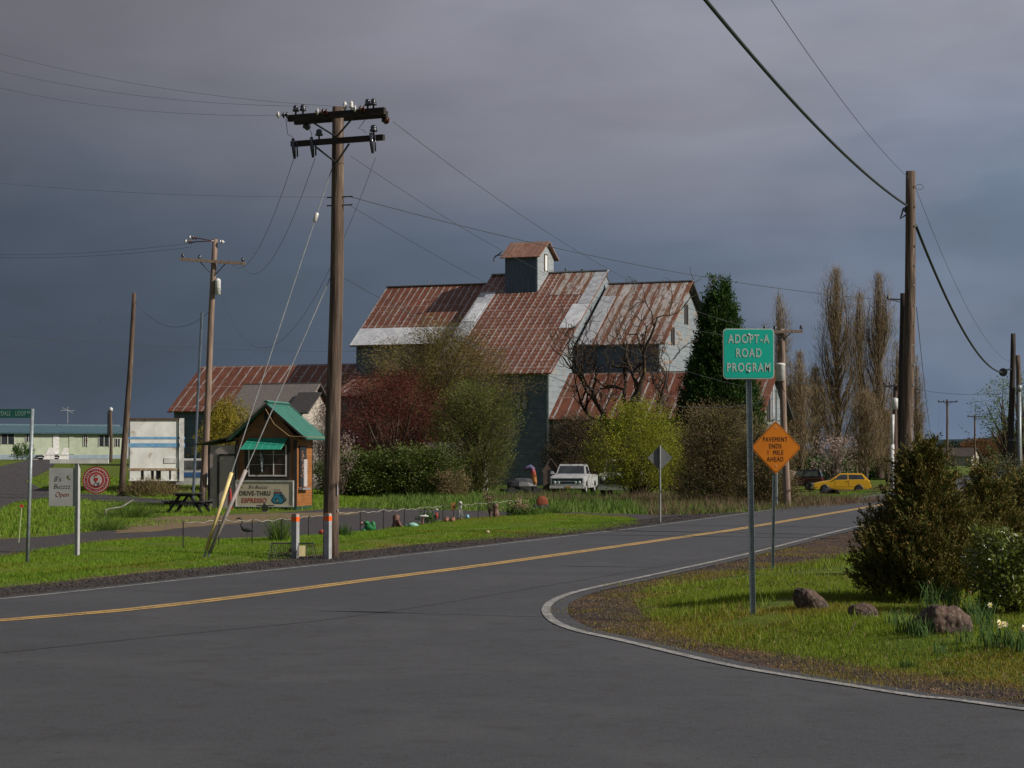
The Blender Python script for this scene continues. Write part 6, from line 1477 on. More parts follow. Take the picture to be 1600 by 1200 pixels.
    m, nt, b = new_mat('windsock_cloth'); co = _co(nt); sp = nt.nodes.new('ShaderNodeSeparateXYZ'); nt.links.new(co, sp.inputs[0]); r = nt.nodes.new('ShaderNodeValToRGB')
    nt.links.new(_ss(nt, _mth(nt, 'ADD', sp.outputs[2], _mth(nt, 'MULTIPLY', _noise(nt, co, 7, 4), .5)), 1.0, 2.4), r.inputs[0]); e = r.color_ramp.elements; e[0].color = (.50, .24, .07, 1); e[1].color = (.09, .09, .20, 1)
    for p_, c_ in ((.22, (.50, .14, .04)), (.36, (.34, .04, .03)), (.5, (.20, .04, .08)), (.66, (.10, .09, .19))): z = e.new(p_); z.color = (*c_, 1)
    nt.links.new(r.outputs[0], b.inputs['Base Color']); b.inputs['Roughness'].default_value = .7
    MB().tube([(-.40, 0, 1.46), (-.34, 0, 1.52), (-.22, 0, 1.58), (-.06, 0, 1.64), (.02, 0, 1.55), (.08, 0, 1.25), (.14, 0, .95), (.17, 0, .74)], [.03, .08, .11, .12, .13, .13, .11, .09], 12).build('sock', m, t, True)
    x, Y = XY(862, 27.5); t = thing('dog_house', 'small dim brown shed with a peaked roof behind the white pickup', 'shed', (x, Y+2, 0), 0); w = mat('dim_brown_boards', (.10, .07, .055), (.07, .05, .04), 4, .8)
    MB().prism([(-.45, 0), (.45, 0), (.45, 1.35), (0, 2.0), (-.45, 1.35)], 'y', 0, 1).build('wall', w, t); MB().bx(-.15, .2, -.02, 0, .7, 1.4).build('opening', M['dark'], t)
    MB().slab([(-.55, -.1, 1.25), (-.55, 1.1, 1.25), (0, 1.1, 2.08), (0, -.1, 2.08)], -.04).slab([(.55, -.1, 1.25), (.55, 1.1, 1.25), (0, 1.1, 2.08), (0, -.1, 2.08)], .04).build('roof', M['old_wood'], t)
    x, Y = XY(815, 29); t = thing('covered_machine', 'dark low covered machine standing under the olive shrub', 'machine', (x, Y+1, 0), .3)
    MB().blob((0, 0, .55), (.9, .5, .45), R, 10, 6, .12).build('cover', M['steel_dark'], t); MB().bx(-1.1, 1.1, -.4, .4, .25, .4).build('deck', M['black'], t)
    for s_ in (-.7, .7): MB().lathe([(.25, -.1), (.25, .1)], (s_, -.4, .25), 12, (0, 1, 0)).build('wheel', M['black'], t)
# ================================================================ vegetation
M['dk_leaf'] = leafmat('dark_green_leaf', [(.015, .045, .010), (.03, .07, .015), (.05, .11, .02), (.07, .13, .03)], .6, .2)
M['ivy'] = leafmat('ivy_leaf', [(.035, .060, .012), (.055, .085, .016), (.085, .12, .022), (.12, .14, .035), (.09, .055, .04)], .55, .25)
M['plum'] = leafmat('dark_plum_leaf', [(.045, .013, .012), (.080, .020, .016), (.125, .030, .023), (.06, .028, .018)], .7, .2)
M['willow'] = leafmat('olive_willow_leaf', [(.095, .085, .022), (.15, .13, .030), (.20, .165, .040), (.13, .095, .040)], .75, .25)
M['willow_g'] = leafmat('green_willow_leaf', [(.06, .085, .018), (.09, .125, .022), (.13, .16, .030), (.12, .115, .035)], .75, .3)
M['yel'] = leafmat('yellow_green_leaf', [(.12, .15, .010), (.19, .22, .014), (.25, .27, .02), (.17, .16, .02)], .7, .3)
M['weep'] = leafmat('golden_weeping_leaf', [(.13, .11, .010), (.21, .18, .014), (.27, .22, .02), (.11, .10, .015)], .7, .3)
M['cedar'] = leafmat('cedar_spray', [(.012, .032, .008), (.022, .055, .011), (.038, .085, .014), (.055, .11, .018)], .7, .12)
M['twig'] = leafmat('brown_twig', [(.075, .052, .034), (.115, .08, .05), (.15, .11, .072), (.09, .07, .04)], .85, 0)
M['poplar'] = leafmat('poplar_twig', [(.15, .10, .055), (.21, .15, .085), (.27, .20, .115), (.17, .14, .065)], .85, .15)
M['bramble'] = leafmat('bramble', [(.11, .072, .042), (.16, .11, .065), (.20, .155, .07), (.07, .08, .025)], .85, .15)
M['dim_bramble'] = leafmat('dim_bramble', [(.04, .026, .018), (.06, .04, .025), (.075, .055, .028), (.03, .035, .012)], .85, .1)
M['juniper'] = leafmat('juniper_spray', [(.026, .050, .010), (.055, .080, .013), (.11, .10, .020), (.24, .13, .034), (.05, .085, .014)], .75, .1)
M['blossom'] = leafmat('pale_pink_blossom', [(.20, .13, .11), (.30, .21, .19), (.38, .29, .26), (.13, .09, .065)], .8, .2)
M['rusty'] = leafmat('rusty_tree_leaf', [(.14, .065, .028), (.20, .095, .04), (.12, .08, .035)], .85, .1)
M['far_tree'] = leafmat('far_dark_leaf', [(.014, .024, .022), (.02, .034, .028), (.03, .045, .035)], .95, 0)
M['spring'] = leafmat('fresh_green_leaf', [(.06, .12, .03), (.10, .18, .04), (.14, .23, .06)], .7, .3)
M['laurel'] = leafmat('glossy_laurel_leaf', [(.03, .06, .010), (.06, .10, .013), (.12, .14, .02), (.20, .20, .035)], .3, .25, .6)
def ell(p=.5, base=.3):
    return lambda h: max(math.sin(PI*min(max(h*.92+.06, 0), 1))**p, base*(1-h) if h < .5 else 0)
def plant(name, label, cat, u, ppm, H, Rr, mleaf, mbark, seed, n, per, cl, sp, ln, wd, prof=None, lump=.2, inner=.5, up=.5, z0=.2, sx=1., sy=1., tips=20, tr=.08, group=None, jit=.5, quad=True, dz=0, lean=(0, 0), trunks=1, dY=0, bend=.12):
    x, Y = XY(u, ppm); Y += dY; x *= Y/(Y-dY); rng = np.random.default_rng(seed)
    t = thing(name, label, cat, (x, Y, tz(x, Y)+dz), 0, group); prof = prof or ell()
    c, d = crown(rng, n, H-z0, lambda h: prof(h)*Rr, lump, inner, up, z0, sx, sy)
    c[:, 0] += lean[0]*c[:, 2]/H; c[:, 1] += lean[1]*c[:, 2]/H
    V, k = spray(rng, c, d, per, cl, sp, ln, wd, jit, quad); npmesh('crown', V, k, mleaf, t)
    mb = MB(); sel = c[rng.permutation(len(c))[:tips]]
    for i in range(trunks):
        b = (rng.normal(0, .12*Rr*(trunks > 1)), rng.normal(0, .1*Rr*(trunks > 1)), -.1)
        limbs(mb, rng, b, sel[i::trunks], tr, bend, 6 if tr > .05 else 4)
    mb.build('trunk', mbark, t, True); return t, c, d, rng
def twigs(rng, c, d, n, ln, wd, parent, m, jit=.35, sp=.15, name='twigs'):
    i = rng.integers(0, len(c), n); p = c[i]+rng.normal(0, sp, (n, 3)); V, k = leaves(rng, p, d[i], ln, wd, jit, False); return npmesh(name, V, k, m, parent)
# --- big dark cedar right of the barn
conep = lambda h: (1-h**1.25)**.95*(.84+.16*min(h*6, 1))*.97+.03
t, c, d, r = plant('cedar_tree', 'tall dark green pointed cedar standing at the right end of the barn', 'tree', 1125, 23.5, 14.1, 3.45, M['cedar'], M['bark'], 31, 3600, 32, .5, .11, .23, .075, prof=conep, lump=.05, inner=.42, up=.9, z0=.6, tips=40, tr=.35)
# --- bare gnarled tree before the right wing
def gnarled():
    x, Y = XY(968, 24.5); t = thing('gnarled_bare_tree', 'large leafless gnarled tree with mossy twisting limbs before the barn', 'tree', (x, Y, 0), 0); R = np.random.default_rng(12)
    main = MB(); tw = MB(); s = 1/24.5
    def grow(p, d, L, r, lev, mb):
        n = 6; pts = [p]; rr = [r]; q = p.copy(); dd = d.copy()
        for i in range(n):
            dd = (dd+Vector(R.normal(0, .20+.035*lev, 3))+Vector((0, 0, .10 if lev > 0 else .03))).normalized(); q = q+dd*L/n; pts.append(q.copy()); rr.append(max(r*(1-.55*(i+1)/n), .014))
        mb.tube(pts, rr, 7 if lev < 2 else 4, False)
        if lev >= 4 or L < .35: return
        k = [4, 4, 3, 3, 2][lev]
        for j in range(k):
            i = int(R.integers(2, n+1)) if j else n; a = R.uniform(0, 6.3)
            side = dd.orthogonal().normalized(); side = Matrix.Rotation(a, 3, dd)@side; sp = R.uniform(.45, 1.0)
            nd = (dd*(1-.15*sp)+side*sp+Vector((0, 0, .18))).normalized()
            grow(pts[i], nd, L*R.uniform(.50, .72), max(rr[i]*R.uniform(.65, .9), .022), lev+1, mb if lev < 2 else tw)
    base = Vector((0, 0, -.2)); main.tube([base, (0, 0, .8), (.05, 0, 2.4)], [.42, .36, .34], 10, False)
    for (dx, dy, dz_, L, rr_) in ((-.45, -.3, .85, 4.6, .27), (-1.0, .2, .55, 3.6, .24), (.28, .1, 1.0, 5.6, .30), (.75, -.3, .85, 4.4, .26), (1.0, .0, .42, 3.8, .18), (-.95, -.4, .30, 2.8, .14)):
        grow(Vector((.03, 0, 2.2)), Vector((dx, dy, dz_)).normalized(), L, rr_, 0, main)
    main.build('trunk', M['bark_moss'], t, True); tw.build('branches', M['bark_moss'], t)
gnarled()
# --- shrubs before the barn
t, c, d, r = plant('yellow_green_bush', 'big bright yellow green bush behind the grey diamond sign', 'bush', 1000, 31, 4.55, 2.45, M['yel'], M['bark'], 33, 850, 32, .75, .18, .115, .046, lump=.30, inner=.75, up=.7, z0=.5, tips=60, tr=.05, trunks=5, prof=lambda h: max(.45, math.sin(PI*(h*.85+.12)))**.8*(1-.35*h))
twigs(r, c, d, 1800, .5, .012, t, M['twig'])
t, c, d, r = plant('bramble_hedge', 'brown bramble thicket with a few yellow leaves beside the cedar foot', 'thicket', 1122, 34.5, 4.15, 1.9, M['bramble'], M['bark'], 34, 760, 36, .6, .22, .10, .030, lump=.30, inner=.9, up=.6, z0=.1, tips=60, tr=.03, trunks=6, prof=lambda h: .95-.30*h, sx=.95, sy=.7)
twigs(r, c, d, 5200, .7, .014, t, M['twig']); twigs(r, c, d, 2400, .16, .07, t, M['ivy'], .9, name='green_leaves'); twigs(r, c, d, 420, .14, .07, t, M['weep'], .9, name='yellow_leaves')
t, c, d, r = plant('bramble_hedge', 'brown and green bramble running behind the orange sign to the transformer pole', 'thicket', 1196, 36, 3.3, 1.35, M['bramble'], M['bark'], 35, 480, 40, .5, .18, .10, .03, lump=.15, inner=.9, up=.6, z0=.05, tips=40, tr=.025, trunks=5, prof=lambda h: .95-.25*h, sx=.9, sy=.7)
twigs(r, c, d, 2800, .6, .014, t, M['twig']); twigs(r, c, d, 1600, .15, .07, t, M['ivy'], .9, name='green_leaves'); twigs(r, c, d, 260, .14, .07, t, M['weep'], .9, name='yellow_leaves')
t, c, d, r = plant('willow_tree', 'broad thin twigged olive willow rising against the left barn roof', 'tree', 664, 24, 10.3, 4.9, M['willow'], M['bark'], 36, 2100, 30, 1.0, .26, .13, .042, lump=.32, inner=.9, up=.6, z0=2.2, tips=110, tr=.10, trunks=5, sx=1.0, sy=.8, lean=(1.25, 0), prof=lambda h: (.62+.38*math.sin(PI*h))*(1 if h < .75 else 1-(h-.75)*2.2))
twigs(r, c, d, 9000, 1.1, .022, t, M['twig'], .35, .25)
t, c, d, r = plant('willow_shrub', 'tall rounded green willow shrub left of the hanging windsock', 'bush', 742, 28, 5.9, 1.95, M['willow_g'], M['bark'], 37, 900, 32, .8, .20, .13, .042, lump=.24, inner=.85, up=.8, z0=.3, tips=120, tr=.045, trunks=9, prof=lambda h: (.62+.42*math.sin(PI*h*.95))*(1 if h < .8 else 1-(h-.8)*2.0), bend=.05)
twigs(r, c, d, 6500, .8, .016, t, M['twig'], .3, .2)
t, c, d, r = plant('plum_tree', 'dense dark red plum tree behind the ivy hedge', 'tree', 604, 27, 6.7, 3.4, M['plum'], M['bark'], 38, 1100, 38, .7, .20, .10, .05, lump=.25, inner=.7, up=.7, z0=.9, tips=60, tr=.12, trunks=3, sx=1.05, prof=lambda h: (.75+.25*math.sin(PI*h))*(1 if h < .7 else 1-(h-.7)*1.5))
twigs(r, c, d, 3500, .55, .018, t, M['plum'], .3, .2, 'red_shoots')
t, c, d, r = plant('ivy_hedge', 'left rounded green ivy hedge under the red plum tree', 'hedge', 572, 29.5, 2.15, 1.75, M['ivy'], M['bark'], 39, 700, 34, .3, .20, .12, .08, lump=.28, inner=.5, up=.5, z0=.0, tips=20, tr=.03, sx=1.15, sy=.8, prof=lambda h: 1-.35*h**3)
t, c, d, r = plant('ivy_hedge', 'right ivy hedge mixed with red brown brambles', 'hedge', 655, 29.5, 2.4, 1.9, M['ivy'], M['bark'], 40, 700, 34, .3, .22, .12, .08, lump=.32, inner=.6, up=.5, z0=.0, tips=20, tr=.03, sx=1.1, sy=.8, prof=lambda h: 1-.4*h**2)
twigs(r, c, d, 1300, .4, .03, t, M['litter'], .6, .15)
t, c, d, r = plant('dead_vine', 'dark dead vine heap between the ivy hedge and willow shrub', 'vine', 708, 30, 1.3, .7, M['bramble'], M['bark'], 41, 160, 24, .3, .12, .09, .05, z0=0, tips=20, tr=.02)
t, c, d, r = plant('weeping_bush', 'tall golden green weeping bush left of the espresso kiosk', 'bush', 356, 29, 4.9, 1.45, M['weep'], M['bark'], 42, 560, 46, .9, .07, .11, .042, lump=.14, inner=.6, up=-1.6, z0=1.3, tips=40, tr=.05, trunks=4, prof=lambda h: .9*(1-.55*h**2))
t, c, d, r = plant('pale_blossom_shrub', 'pale flowering shrub peeping out right of the main pole', 'bush', 533, 30, 3.1, .55, M['blossom'], M['bark'], 43, 80, 18, .3, .12, .07, .06, z0=.8, tips=14, tr=.03)
t, c, d, r = plant('bare_treetop', 'small bare yellowish treetop showing above the left barn ridge', 'tree', 665, 16, 17.9, 1.3, M['willow'], M['bark'], 44, 160, 22, .9, .12, .2, .05, z0=12, tips=20, tr=.2, up=2)
t, c, d, r = plant('weed_shrub', 'low scrubby brown green weeds in front of the box trailer', 'weeds', 236, 33, .55, 1.9, M['bramble'], M['bark'], 45, 200, 26, .25, .12, .2, .02, z0=0, tips=6, tr=.01, up=2, sx=1.0, sy=.4, prof=lambda h: 1-h, quad=False)
t, c, d, r = plant('weed_shrub', 'green weeds along the lane below the mobile home', 'weeds', 36, 15, 1.5, 1.0, M['dk_leaf'], M['bark'], 46, 80, 20, .3, .12, .3, .06, z0=0, tips=6, tr=.01, up=2)
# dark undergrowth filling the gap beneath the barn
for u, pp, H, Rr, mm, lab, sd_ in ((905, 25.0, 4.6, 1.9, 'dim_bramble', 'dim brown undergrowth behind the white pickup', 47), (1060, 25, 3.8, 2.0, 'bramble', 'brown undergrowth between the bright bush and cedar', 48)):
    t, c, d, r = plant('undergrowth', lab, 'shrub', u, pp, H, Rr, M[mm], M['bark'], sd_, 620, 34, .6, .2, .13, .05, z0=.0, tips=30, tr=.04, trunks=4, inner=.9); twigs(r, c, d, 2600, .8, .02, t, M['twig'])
# --- poplars and bare trees
def poplar(label, u, ppm, vtop, vbase, wpx, seed, n=900, group='bare poplars beyond the barn', den=1.0, m='poplar', nlimb=26, name='poplar_tree'):
    n = int(n*1.35); nlimb = int(nlimb*1.5)
    H = (vbase-vtop)/ppm; Rr = wpx/ppm/2; x, Y = XY(u, ppm); rng = np.random.default_rng(seed)
    t = thing(name, label, 'tree', (x, Y, CAMZ-(vbase-HOR)/ppm), 0, group); mb = MB(); C = []; Dd = []
    tr = .012*H+.05
    mb.tube([(0, 0, -.3), (.1, 0, H*.3), (-.05, 0, H*.6), (0, 0, H*.92)], [tr*1.5, tr, tr*.6, .03], 8, False)
    prof = lambda h: (min(h*2.4+.35, 1))*(1 if h < .45 else (1-(h-.45)/.55)**.6)
    for i in range(nlimb):
        h0 = rng.uniform(.03, .7)*H; a = rng.uniform(0, 6.3); L = rng.uniform(.22, .42)*H*(1-.3*h0/H); rr = Rr*rng.uniform(.5, 1.0); pts = []
        for q in np.linspace(0, 1, 8):
            z = h0+L*q; rad = rr*prof(min(z/H, 1))*(1-(1-q)**2.2)*rng.uniform(.92, 1.08); pts.append((rad*math.cos(a+q*.4), rad*math.sin(a+q*.4), z))
        mb.tube(pts, [max(tr*.32*(1-q), .018) for q in np.linspace(0, 1, 8)], 5, False)
        k = int(n*den/nlimb*3); qi = rng.random(k)*.95+.05; P_ = np.array(pts); idx = qi*7; i0 = idx.astype(int).clip(0, 6); f = (idx-i0)[:, None]
        p = P_[i0]*(1-f)+P_[i0+1]*f; C.append(p+rng.normal(0, .16+.13*Rr, p.shape)*(1, 1, .6)); out = np.stack([np.cos(a)+rng.normal(0, .8, k), np.sin(a)+rng.normal(0, .8, k), np.full(k, 3.2)], 1); Dd.append(out)
    k = int(n*den); z = rng.uniform(.3, .97, k)*H; C.append(np.stack([rng.normal(0, .2, k), rng.normal(0, .2, k), z], 1)); Dd.append(np.stack([rng.normal(0, 1, k), rng.normal(0, 1, k), np.full(k, 3.)], 1))
    C = np.concatenate(C); Dd = np.concatenate(Dd); V, q = leaves(rng, C, nrm(Dd), .026*H+.22, .024, .16, False); npmesh('crown', V, q, M[m], t)
    mb.build('trunk', M['bark'], t, True)
poplar('tallest broad bare poplar left of the thick right pole', 1308, 18, 412, 742, 78, 51, 2600, nlimb=44)
poplar('second bare poplar just behind the thick right pole', 1374, 18, 420, 742, 66, 52, 2100, nlimb=34)
poplar('slim bare poplar between the two tall ones', 1345, 17, 452, 740, 44, 53, 1100, nlimb=20)
poplar('pale bare poplar showing above the green ADOPT-A sign', 1218, 16, 456, 735, 50, 54, 1300, nlimb=22)
poplar('shorter bare poplar right of the transformer pole', 1250, 19, 545, 750, 60, 55, 1700, nlimb=26)
poplar('low brown bare tree right of the transformer pole', 1234, 19, 600, 750, 52, 56, 1500, nlimb=26, name='bare_tree')
poplar('bushy brown bare tree in the middle of the poplars', 1274, 18, 570, 745, 60, 57, 1900, nlimb=34, name='bare_tree')
poplar('pale thin poplar right of the thick pole', 1432, 15, 552, 735, 28, 58, 800, nlimb=16)
poplar('faint thin poplar left of the thick pole', 1402, 15, 530, 735, 34, 59, 900, nlimb=18)
poplar('far short poplar beside the hills', 1437, 10, 640, 726, 22, 60, 500, nlimb=12)
poplar('brown leafless tree at the foot of the second poplar', 1352, 20, 610, 752, 70, 61, 2000, nlimb=36, name='bare_tree')
poplar('brown leafless tree between the poplars and white conduit pole', 1386, 19, 640, 748, 44, 62, 1300, nlimb=24, name='bare_tree')
poplar('small bare tree left of the pale poplar above the sign', 1196, 16, 500, 735, 24, 63, 500, nlimb=12)
t, c, d, r = plant('blossom_tree', 'small pale pink blossoming tree above the yellow hatchback', 'tree', 1302, 21.5, 4.3, 1.9, M['blossom'], M['bark'], 64, 150, 16, .45, .16, .11, .09, lump=.3, inner=.8, z0=1.4, tips=36, tr=.05, trunks=3, dY=8, prof=lambda h: .95-.3*h)
for u, pp, H, Rr, lab, sd_ in ((1250, 20.0, 2.6, 1.6, 'green bramble bank behind the dark wagon', 65), (1290, 20.5, 2.3, 1.9, 'green hedge behind the yellow hatchback', 66), (1208, 19, 3.0, 1.3, 'green hedge behind the transformer pole', 73), (1325, 18.5, 2.6, 1.4, 'dark green shrub under the poplars', 67), (1365, 18.5, 2.9, 1.3, 'dark green shrub beside the white conduit pole', 68)):
    plant('green_hedge', lab, 'hedge', u, pp, H, Rr, M['dk_leaf'], M['bark'], sd_, 320, 30, .3, .2, .18, .12, z0=0, tips=8, tr=.03, dY=18, sx=1.25, sy=.7, prof=lambda h: 1-.4*h**2, dz=-.3)
# right edge tree with fresh leaves
t, c, d, r = plant('fresh_leaf_tree', 'tree with sparse fresh green leaves at the right edge', 'tree', 1592, 26, 6.9, 2.3, M['spring'], M['bark'], 69, 330, 12, .6, .14, .13, .07, lump=.3, inner=.9, z0=1.6, tips=70, tr=.09, trunks=2, prof=lambda h: .55+.45*math.sin(PI*h), bend=.05); twigs(r, c, d, 900, .7, .016, t, M['twig'])
# far trees
t, c, d, r = plant('rusty_tree', 'rounded rusty brown tree behind the distant white house', 'tree', 1530, 7.0, 5.4, 3.9, M['rusty'], M['bark'], 70, 500, 20, .6, .4, .35, .22, z0=.8, tips=20, tr=.2, dY=20, prof=ell(.4, .5))
poplar('brown bare tree at the right edge behind the poles', 1566, 12, 672, 726, 60, 71, 900, nlimb=20, name='bare_tree', m='rusty')
for k, (u, pp, H, Rr, lab) in enumerate(((1452, 4.2, 6.0, 4.2, 'leftmost of the dark far trees on the horizon'), (1468, 4.0, 5.2, 4.0, 'second dark far tree on the horizon'), (1486, 4.0, 6.4, 4.8, 'third dark far tree on the horizon'), (1505, 3.8, 6.8, 4.8, 'fourth dark far tree on the horizon'), (1441, 4.0, 4.2, 3.2, 'small dark far tree next to the far poplar'))):
    plant('far_tree', lab, 'tree', u, pp, H, Rr, M['far_tree'], M['bark'], 80+k, 260, 14, 1, .5, .8, .5, z0=.2, tips=6, tr=.25, group='dark trees on the horizon', prof=ell(.45, .6))
def far_house():
    x, Y = XY(1512, 7.2); t = thing('distant_house', 'distant cream gabled house with brown roof by the far poles', 'house', (x, Y, -.1), math.radians(-30))
    w = mat('cream_far_wall', (.34, .31, .26), (.30, .27, .23), 1, .8); rf = mat('brown_far_roof', (.07, .055, .045), (.055, .045, .04), 1, .9)
    gable_block(-6.5, 1.6, -2.6, 0, 2.6, 2.3, 3.9, w, w, t, -.5); roof_quad('roof', -6.9, 2.0, -3, 2.1, 0, 4.0, rf, t); roof_quad('roof', -6.9, 2.0, 3, 2.1, 0, 4.0, rf, t)
    MB().bx(1.6, 1.66, -.4, .3, 1.7, 2.7).build('window', M['dark'], t)
far_house()
# --- big juniper and its neighbours on the right verge
def juniper(label, u, ppm, Hm, Rm, seed, n, v0=None, sx=1., dz=0, prof=None, m='juniper'):
    x, Y = XY(u, ppm); rng = np.random.default_rng(seed); t = thing('juniper_bush', label, 'bush', (x, Y, tz(x, Y)+dz), 0, 'junipers on the right verge')
    prof = prof or (lambda h: (.70+.42*math.sin(PI*min(h*1.5+.08, 1)))*(1-h**1.7)**.8+.03)
    c, d = crown(rng, n, Hm, lambda h: prof(h)*Rm, .20, .55, 1.5, .05, sx, .9)
    # plumes: every centre carries a feathery upright plume
    per = 46; C = np.repeat(c, per, 0); D = np.repeat(nrm(d+rng.normal(0, .25, d.shape)), per, 0); tt = rng.random((n*per if len(c) == n else len(c)*per, 1))
    L = np.repeat(rng.uniform(.18, .42, (len(c), 1)), per, 0); pos = C+D*tt*L+rng.normal(0, .028, C.shape)*(1-tt*.7)
    V, k = leaves(rng, pos, D, .062, .017, .42); npmesh('foliage', V, k, M[m], t)
    mb = MB(); limbs(mb, rng, (0, 0, -.05), c[rng.permutation(len(c))[:60]], .035, .1, 5); mb.build('stems', M['bark'], t, True); return t
juniper('large brown green juniper bush behind the boulders', 1443, 113, 1.94, .80, 90, 1900)
juniper('second juniper behind and right of the large one', 1540, 96, 1.62, .62, 91, 1100, sx=.95)
juniper('low juniper at the right edge behind the laurel', 1600, 90, 1.50, .72, 92, 700)
t, c, d, r = plant('laurel_shrub', 'yellow green broad leaved laurel at the right edge', 'shrub', 1580, 124, 1.02, .42, M['laurel'], M['bark'], 93, 330, 16, .10, .035, .075, .034, z0=.08, lump=.2, inner=.7, up=.5, tips=30, tr=.012, jit=.7, prof=lambda h: .75+.3*math.sin(PI*h))
t, c, d, r = plant('sage_bush', 'grey green twiggy bush left of the steel conduit pole', 'bush', 1560, 52, 1.9, .85, leafmat('grey_green_leaf', [(.06, .08, .04), (.10, .115, .06), (.09, .07, .04)], .8, .2), M['bark'], 94, 300, 30, .35, .1, .09, .035, z0=.1, tips=40, tr=.02, inner=.9); twigs(r, c, d, 1200, .4, .01, t, M['twig'])
def trailer_bit():
    x, Y = XY(1603, 40); t = thing('white_rail', 'white metal rail end at the right edge', 'rail', (x, Y, .0), 0); MB().tube([(-.15, 0, -.1), (-.17, 0, 1.35)], .03, 6).tube([(-.17, 0, 1.1), (.7, 0, 1.05)], .025, 6).tube([(-.17, 0, .3), (.7, 0, .28)], .03, 6).bx(-.16, .7, -.01, .01, .85, 1.1).build('rail', M['steel'], t)
trailer_bit()
# --- boulders
def boulder(label, u, vb, ppm, w, h, dp, seed, shape=None):
    x, Y = (u-800)/ppm, FPX/ppm; R = np.random.default_rng(seed); 
    import bmesh
    b = bmesh.new(); bmesh.ops.create_icosphere(b, subdivisions=5, radius=1); f = [R.normal(0, 1, 3) for _ in range(14)]; ph = R.uniform(0, 6.3, 14)
    for v in b.verts:
        p = v.co.copy(); q = 1+sum(.05*math.sin(1.6*(a[0]*p.x+a[1]*p.y+a[2]*p.z)+s)+.022*math.sin(9*(a[0]*p.x+a[1]*p.y+a[2]*p.z)+s*2) for a, s in zip(f, ph))/1.6
        v.co = p*q; v.co.x *= w/2; v.co.y *= dp/2; v.co.z = v.co.z*h*.72+h*.28
        if shape: v.co = Vector(shape(*v.co))
    me = bpy.data.meshes.new('boulder'); b.to_mesh(me); b.free(); me.materials.append(M['rock']); me.polygons.foreach_set('use_smooth', [True]*len(me.polygons))
    o = bpy.data.objects.new('boulder', me); SC.collection.objects.link(o); o.location = (x, Y, tz(x, Y)-.02); tag(o, label, 'boulder', 'boulders on the right verge')
boulder('peaked brown boulder leftmost of the three on the verge', 1270, 951, 119, .43, .28, .34, 1, lambda x, y, z: (x-.12*max(z, 0)/.3-.0, y, z*(1.12-.9*max(x, 0))))
boulder('low rounded brown boulder in the middle of the three', 1346, 966, 126, .37, .19, .28, 2)
boulder('largest dark lichen speckled boulder among the daffodils', 1474, 992, 138, .60, .35, .42, 3, lambda x, y, z: (x, y, z*(1.05-.5*x)))
# --- daffodils: one plant each
M['daff_leaf'] = leafmat('daffodil_leaf', [(.045, .095, .026), (.075, .14, .038), (.11, .18, .055)], .5, .3)
M['petal'] = mat('cream_petal', (.75, .72, .50), (.70, .66, .42), 9, .6); M['trumpet'] = mat('yellow_trumpet', (.70, .50, .05), (.62, .42, .04), 9, .6); M['dead_fl'] = mat('withered_flower', (.24, .12, .06), (.16, .08, .04), 9, .8)
def daffodil(label, u, v, seed, nf=1, H=.34, dead=False, nl=26, w=.07):
    x, y = G(u, v, .22); R = np.random.default_rng(seed); t = thing('daffodil', label, 'daffodil', (x, y, tz(x, y)), 0, 'daffodil clumps on the right verge')
    n = nl; b = np.stack([R.normal(0, w, n), R.normal(0, w*.7, n), np.zeros(n)], 1); Vs = []
    for i in range(n):
        dx, dy = R.normal(0, .22, 2); hh = H*R.uniform(.6, 1.1); p0 = b[i]; s = np.array([.007, 0, 0]) if R.random() < .6 else np.array([.004, .006, 0])
        pr = [p0, p0+(dx*hh*.3, dy*hh*.3, hh*.55), p0+(dx*hh*1.0, dy*hh, hh*.95)]
        Vs += [pr[0]-s, pr[0]+s, pr[1]+s, pr[1]-s, pr[1]-s, pr[1]+s, pr[2]+s*.2, pr[2]-s*.2]
    npmesh('leaves', np.array(Vs), 4, M['daff_leaf'], t)
    for i in range(nf):
        px, py = R.normal(0, w*.8, 2); hz = H*R.uniform(.85, 1.12); f = MB(); MB().tube([(px*.6, py*.6, 0), (px, py, hz)], .004, 4).build('stem', M['daff_leaf'], t)
        ax = Vector((R.normal(0, .5), -1, R.normal(.1, .2))).normalized(); q = ax.to_track_quat('Z', 'Y'); c = Vector((px, py-.012, hz))
        if dead: MB().tube([c, c+Vector((.015, -.01, .0)), c+Vector((.03, -.02, -.03))], [.006, .014, .006], 6).build('flower', M['dead_fl'], t); continue
        for k in range(6):
            a = k*PI/3; e = q@Vector((math.cos(a), math.sin(a), .1)); g_ = q@Vector((-math.sin(a), math.cos(a), 0)); f.add([c, c+e*.018+g_*.012, c+e*.036, c+e*.018-g_*.012], [(0, 1, 2, 3)])
        fl = f.build('flower', M['petal'], t); MB().lathe([(.006, 0), (.009, .014), (.012, .018)], c, 8, ax).build('trumpet', M['trumpet'], fl)
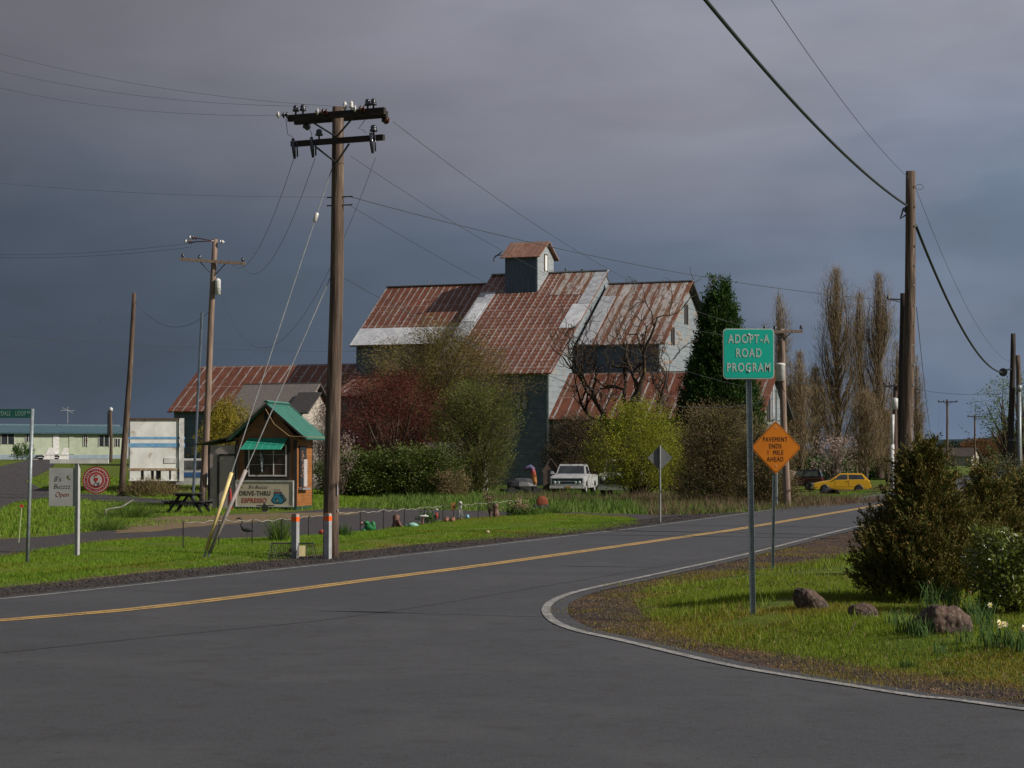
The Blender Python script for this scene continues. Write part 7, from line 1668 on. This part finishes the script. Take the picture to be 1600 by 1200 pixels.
DD = [(1416, 985, 0, .30, 0, 'leftmost daffodil clump before the largest boulder', 34), (1440, 990, 0, .30, 0, 'leafy daffodil clump against the left of the largest boulder', 34), (1452, 950, 2, .42, 1, 'tall daffodil clump with withered flowers behind the left boulder end', 24), (1490, 955, 2, .42, 1, 'tall daffodil clump with withered flowers behind the boulder middle', 24), (1520, 975, 1, .36, 1, 'daffodil clump with a withered flower right of the boulder', 30), (1505, 998, 0, .22, 0, 'low daffodil clump before the boulder', 18), (1543, 985, 1, .34, 0, 'daffodil clump with one pale flower right of the boulder', 26), (1545, 1003, 0, .26, 0, 'flowerless daffodil clump below the pale flower', 24), (1575, 1005, 4, .28, 0, 'daffodil clump with four cream flowers near the right edge', 30), (1594, 1010, 2, .27, 0, 'daffodil clump with two cream flowers at the right edge', 26), (1394, 975, 0, .22, 0, 'small daffodil clump left of the juniper foot', 16), (1470, 1003, 0, .16, 0, 'small leaf clump directly under the big boulder', 14), (1540, 955, 0, .34, 0, 'leafy daffodil clump below the laurel', 26)]
for i, (u, v, nf, H, dead, lab, nl) in enumerate(DD): daffodil(lab, u, v, 100+i, nf, H, bool(dead), nl, .06)
def tuft(label, u, v, H, w, n, seed, m='grass_tall', z=.05, wd=.016):
    x, y = G(u, v, z); R = np.random.default_rng(seed); p = np.stack([R.normal(0, w, n), R.normal(0, w, n), np.zeros(n)], 1); V, q = leaves(R, p, np.tile((0, 0, 1.), (n, 1))+p*2.2, H, wd, .22, False)
    tag(npmesh('grass_tuft', V, q, M[m], None, (x, y, tz(x, y)-.01)), label, 'grass tuft', 'grass tufts')
tuft('tall spiky grass tuft left of the bollards', 437, 845, .62, .09, 420, 1)
tuft('spiky green tuft right of the main pole', 534, 838, .34, .10, 260, 2, 'dk_leaf')
tuft('wide green grass tuft beside the crooked branch', 198, 806, .75, .38, 900, 3)
tuft('green grass tuft left of the crooked branch', 168, 826, .50, .22, 500, 4)
tuft('small dark thistle in the front verge', 1418, 1016, .10, .05, 120, 5, 'dk_leaf', .2, .012)
tuft('low dark weed near the front verge corner', 1487, 1025, .06, .05, 90, 6, 'dk_leaf', .2, .012)
# thin stick by the middle boulder, a stray stone on the left lawn
p = G(1322, 985, .2); tag(MB().tube([(0, 0, 0), (.08, .12, .08), (.155, .22, .19)], .005, 4).build('stick', M['old_wood'], None, loc=(p[0], p[1], tz(*p))), 'thin dark stick leaning towards the middle boulder', 'stick')
p = G(762, 831, .1); tag(MB().blob((0, 0, .04), (.06, .05, .05), np.random.default_rng(3), 8, 6, .1).build('stone', mat('tan_stone', (.45, .33, .22), (.35, .26, .18), 5, .8), None, True, loc=(p[0], p[1], tz(*p))), 'single tan stone lying on the mown lawn strip', 'stone')
ornaments()
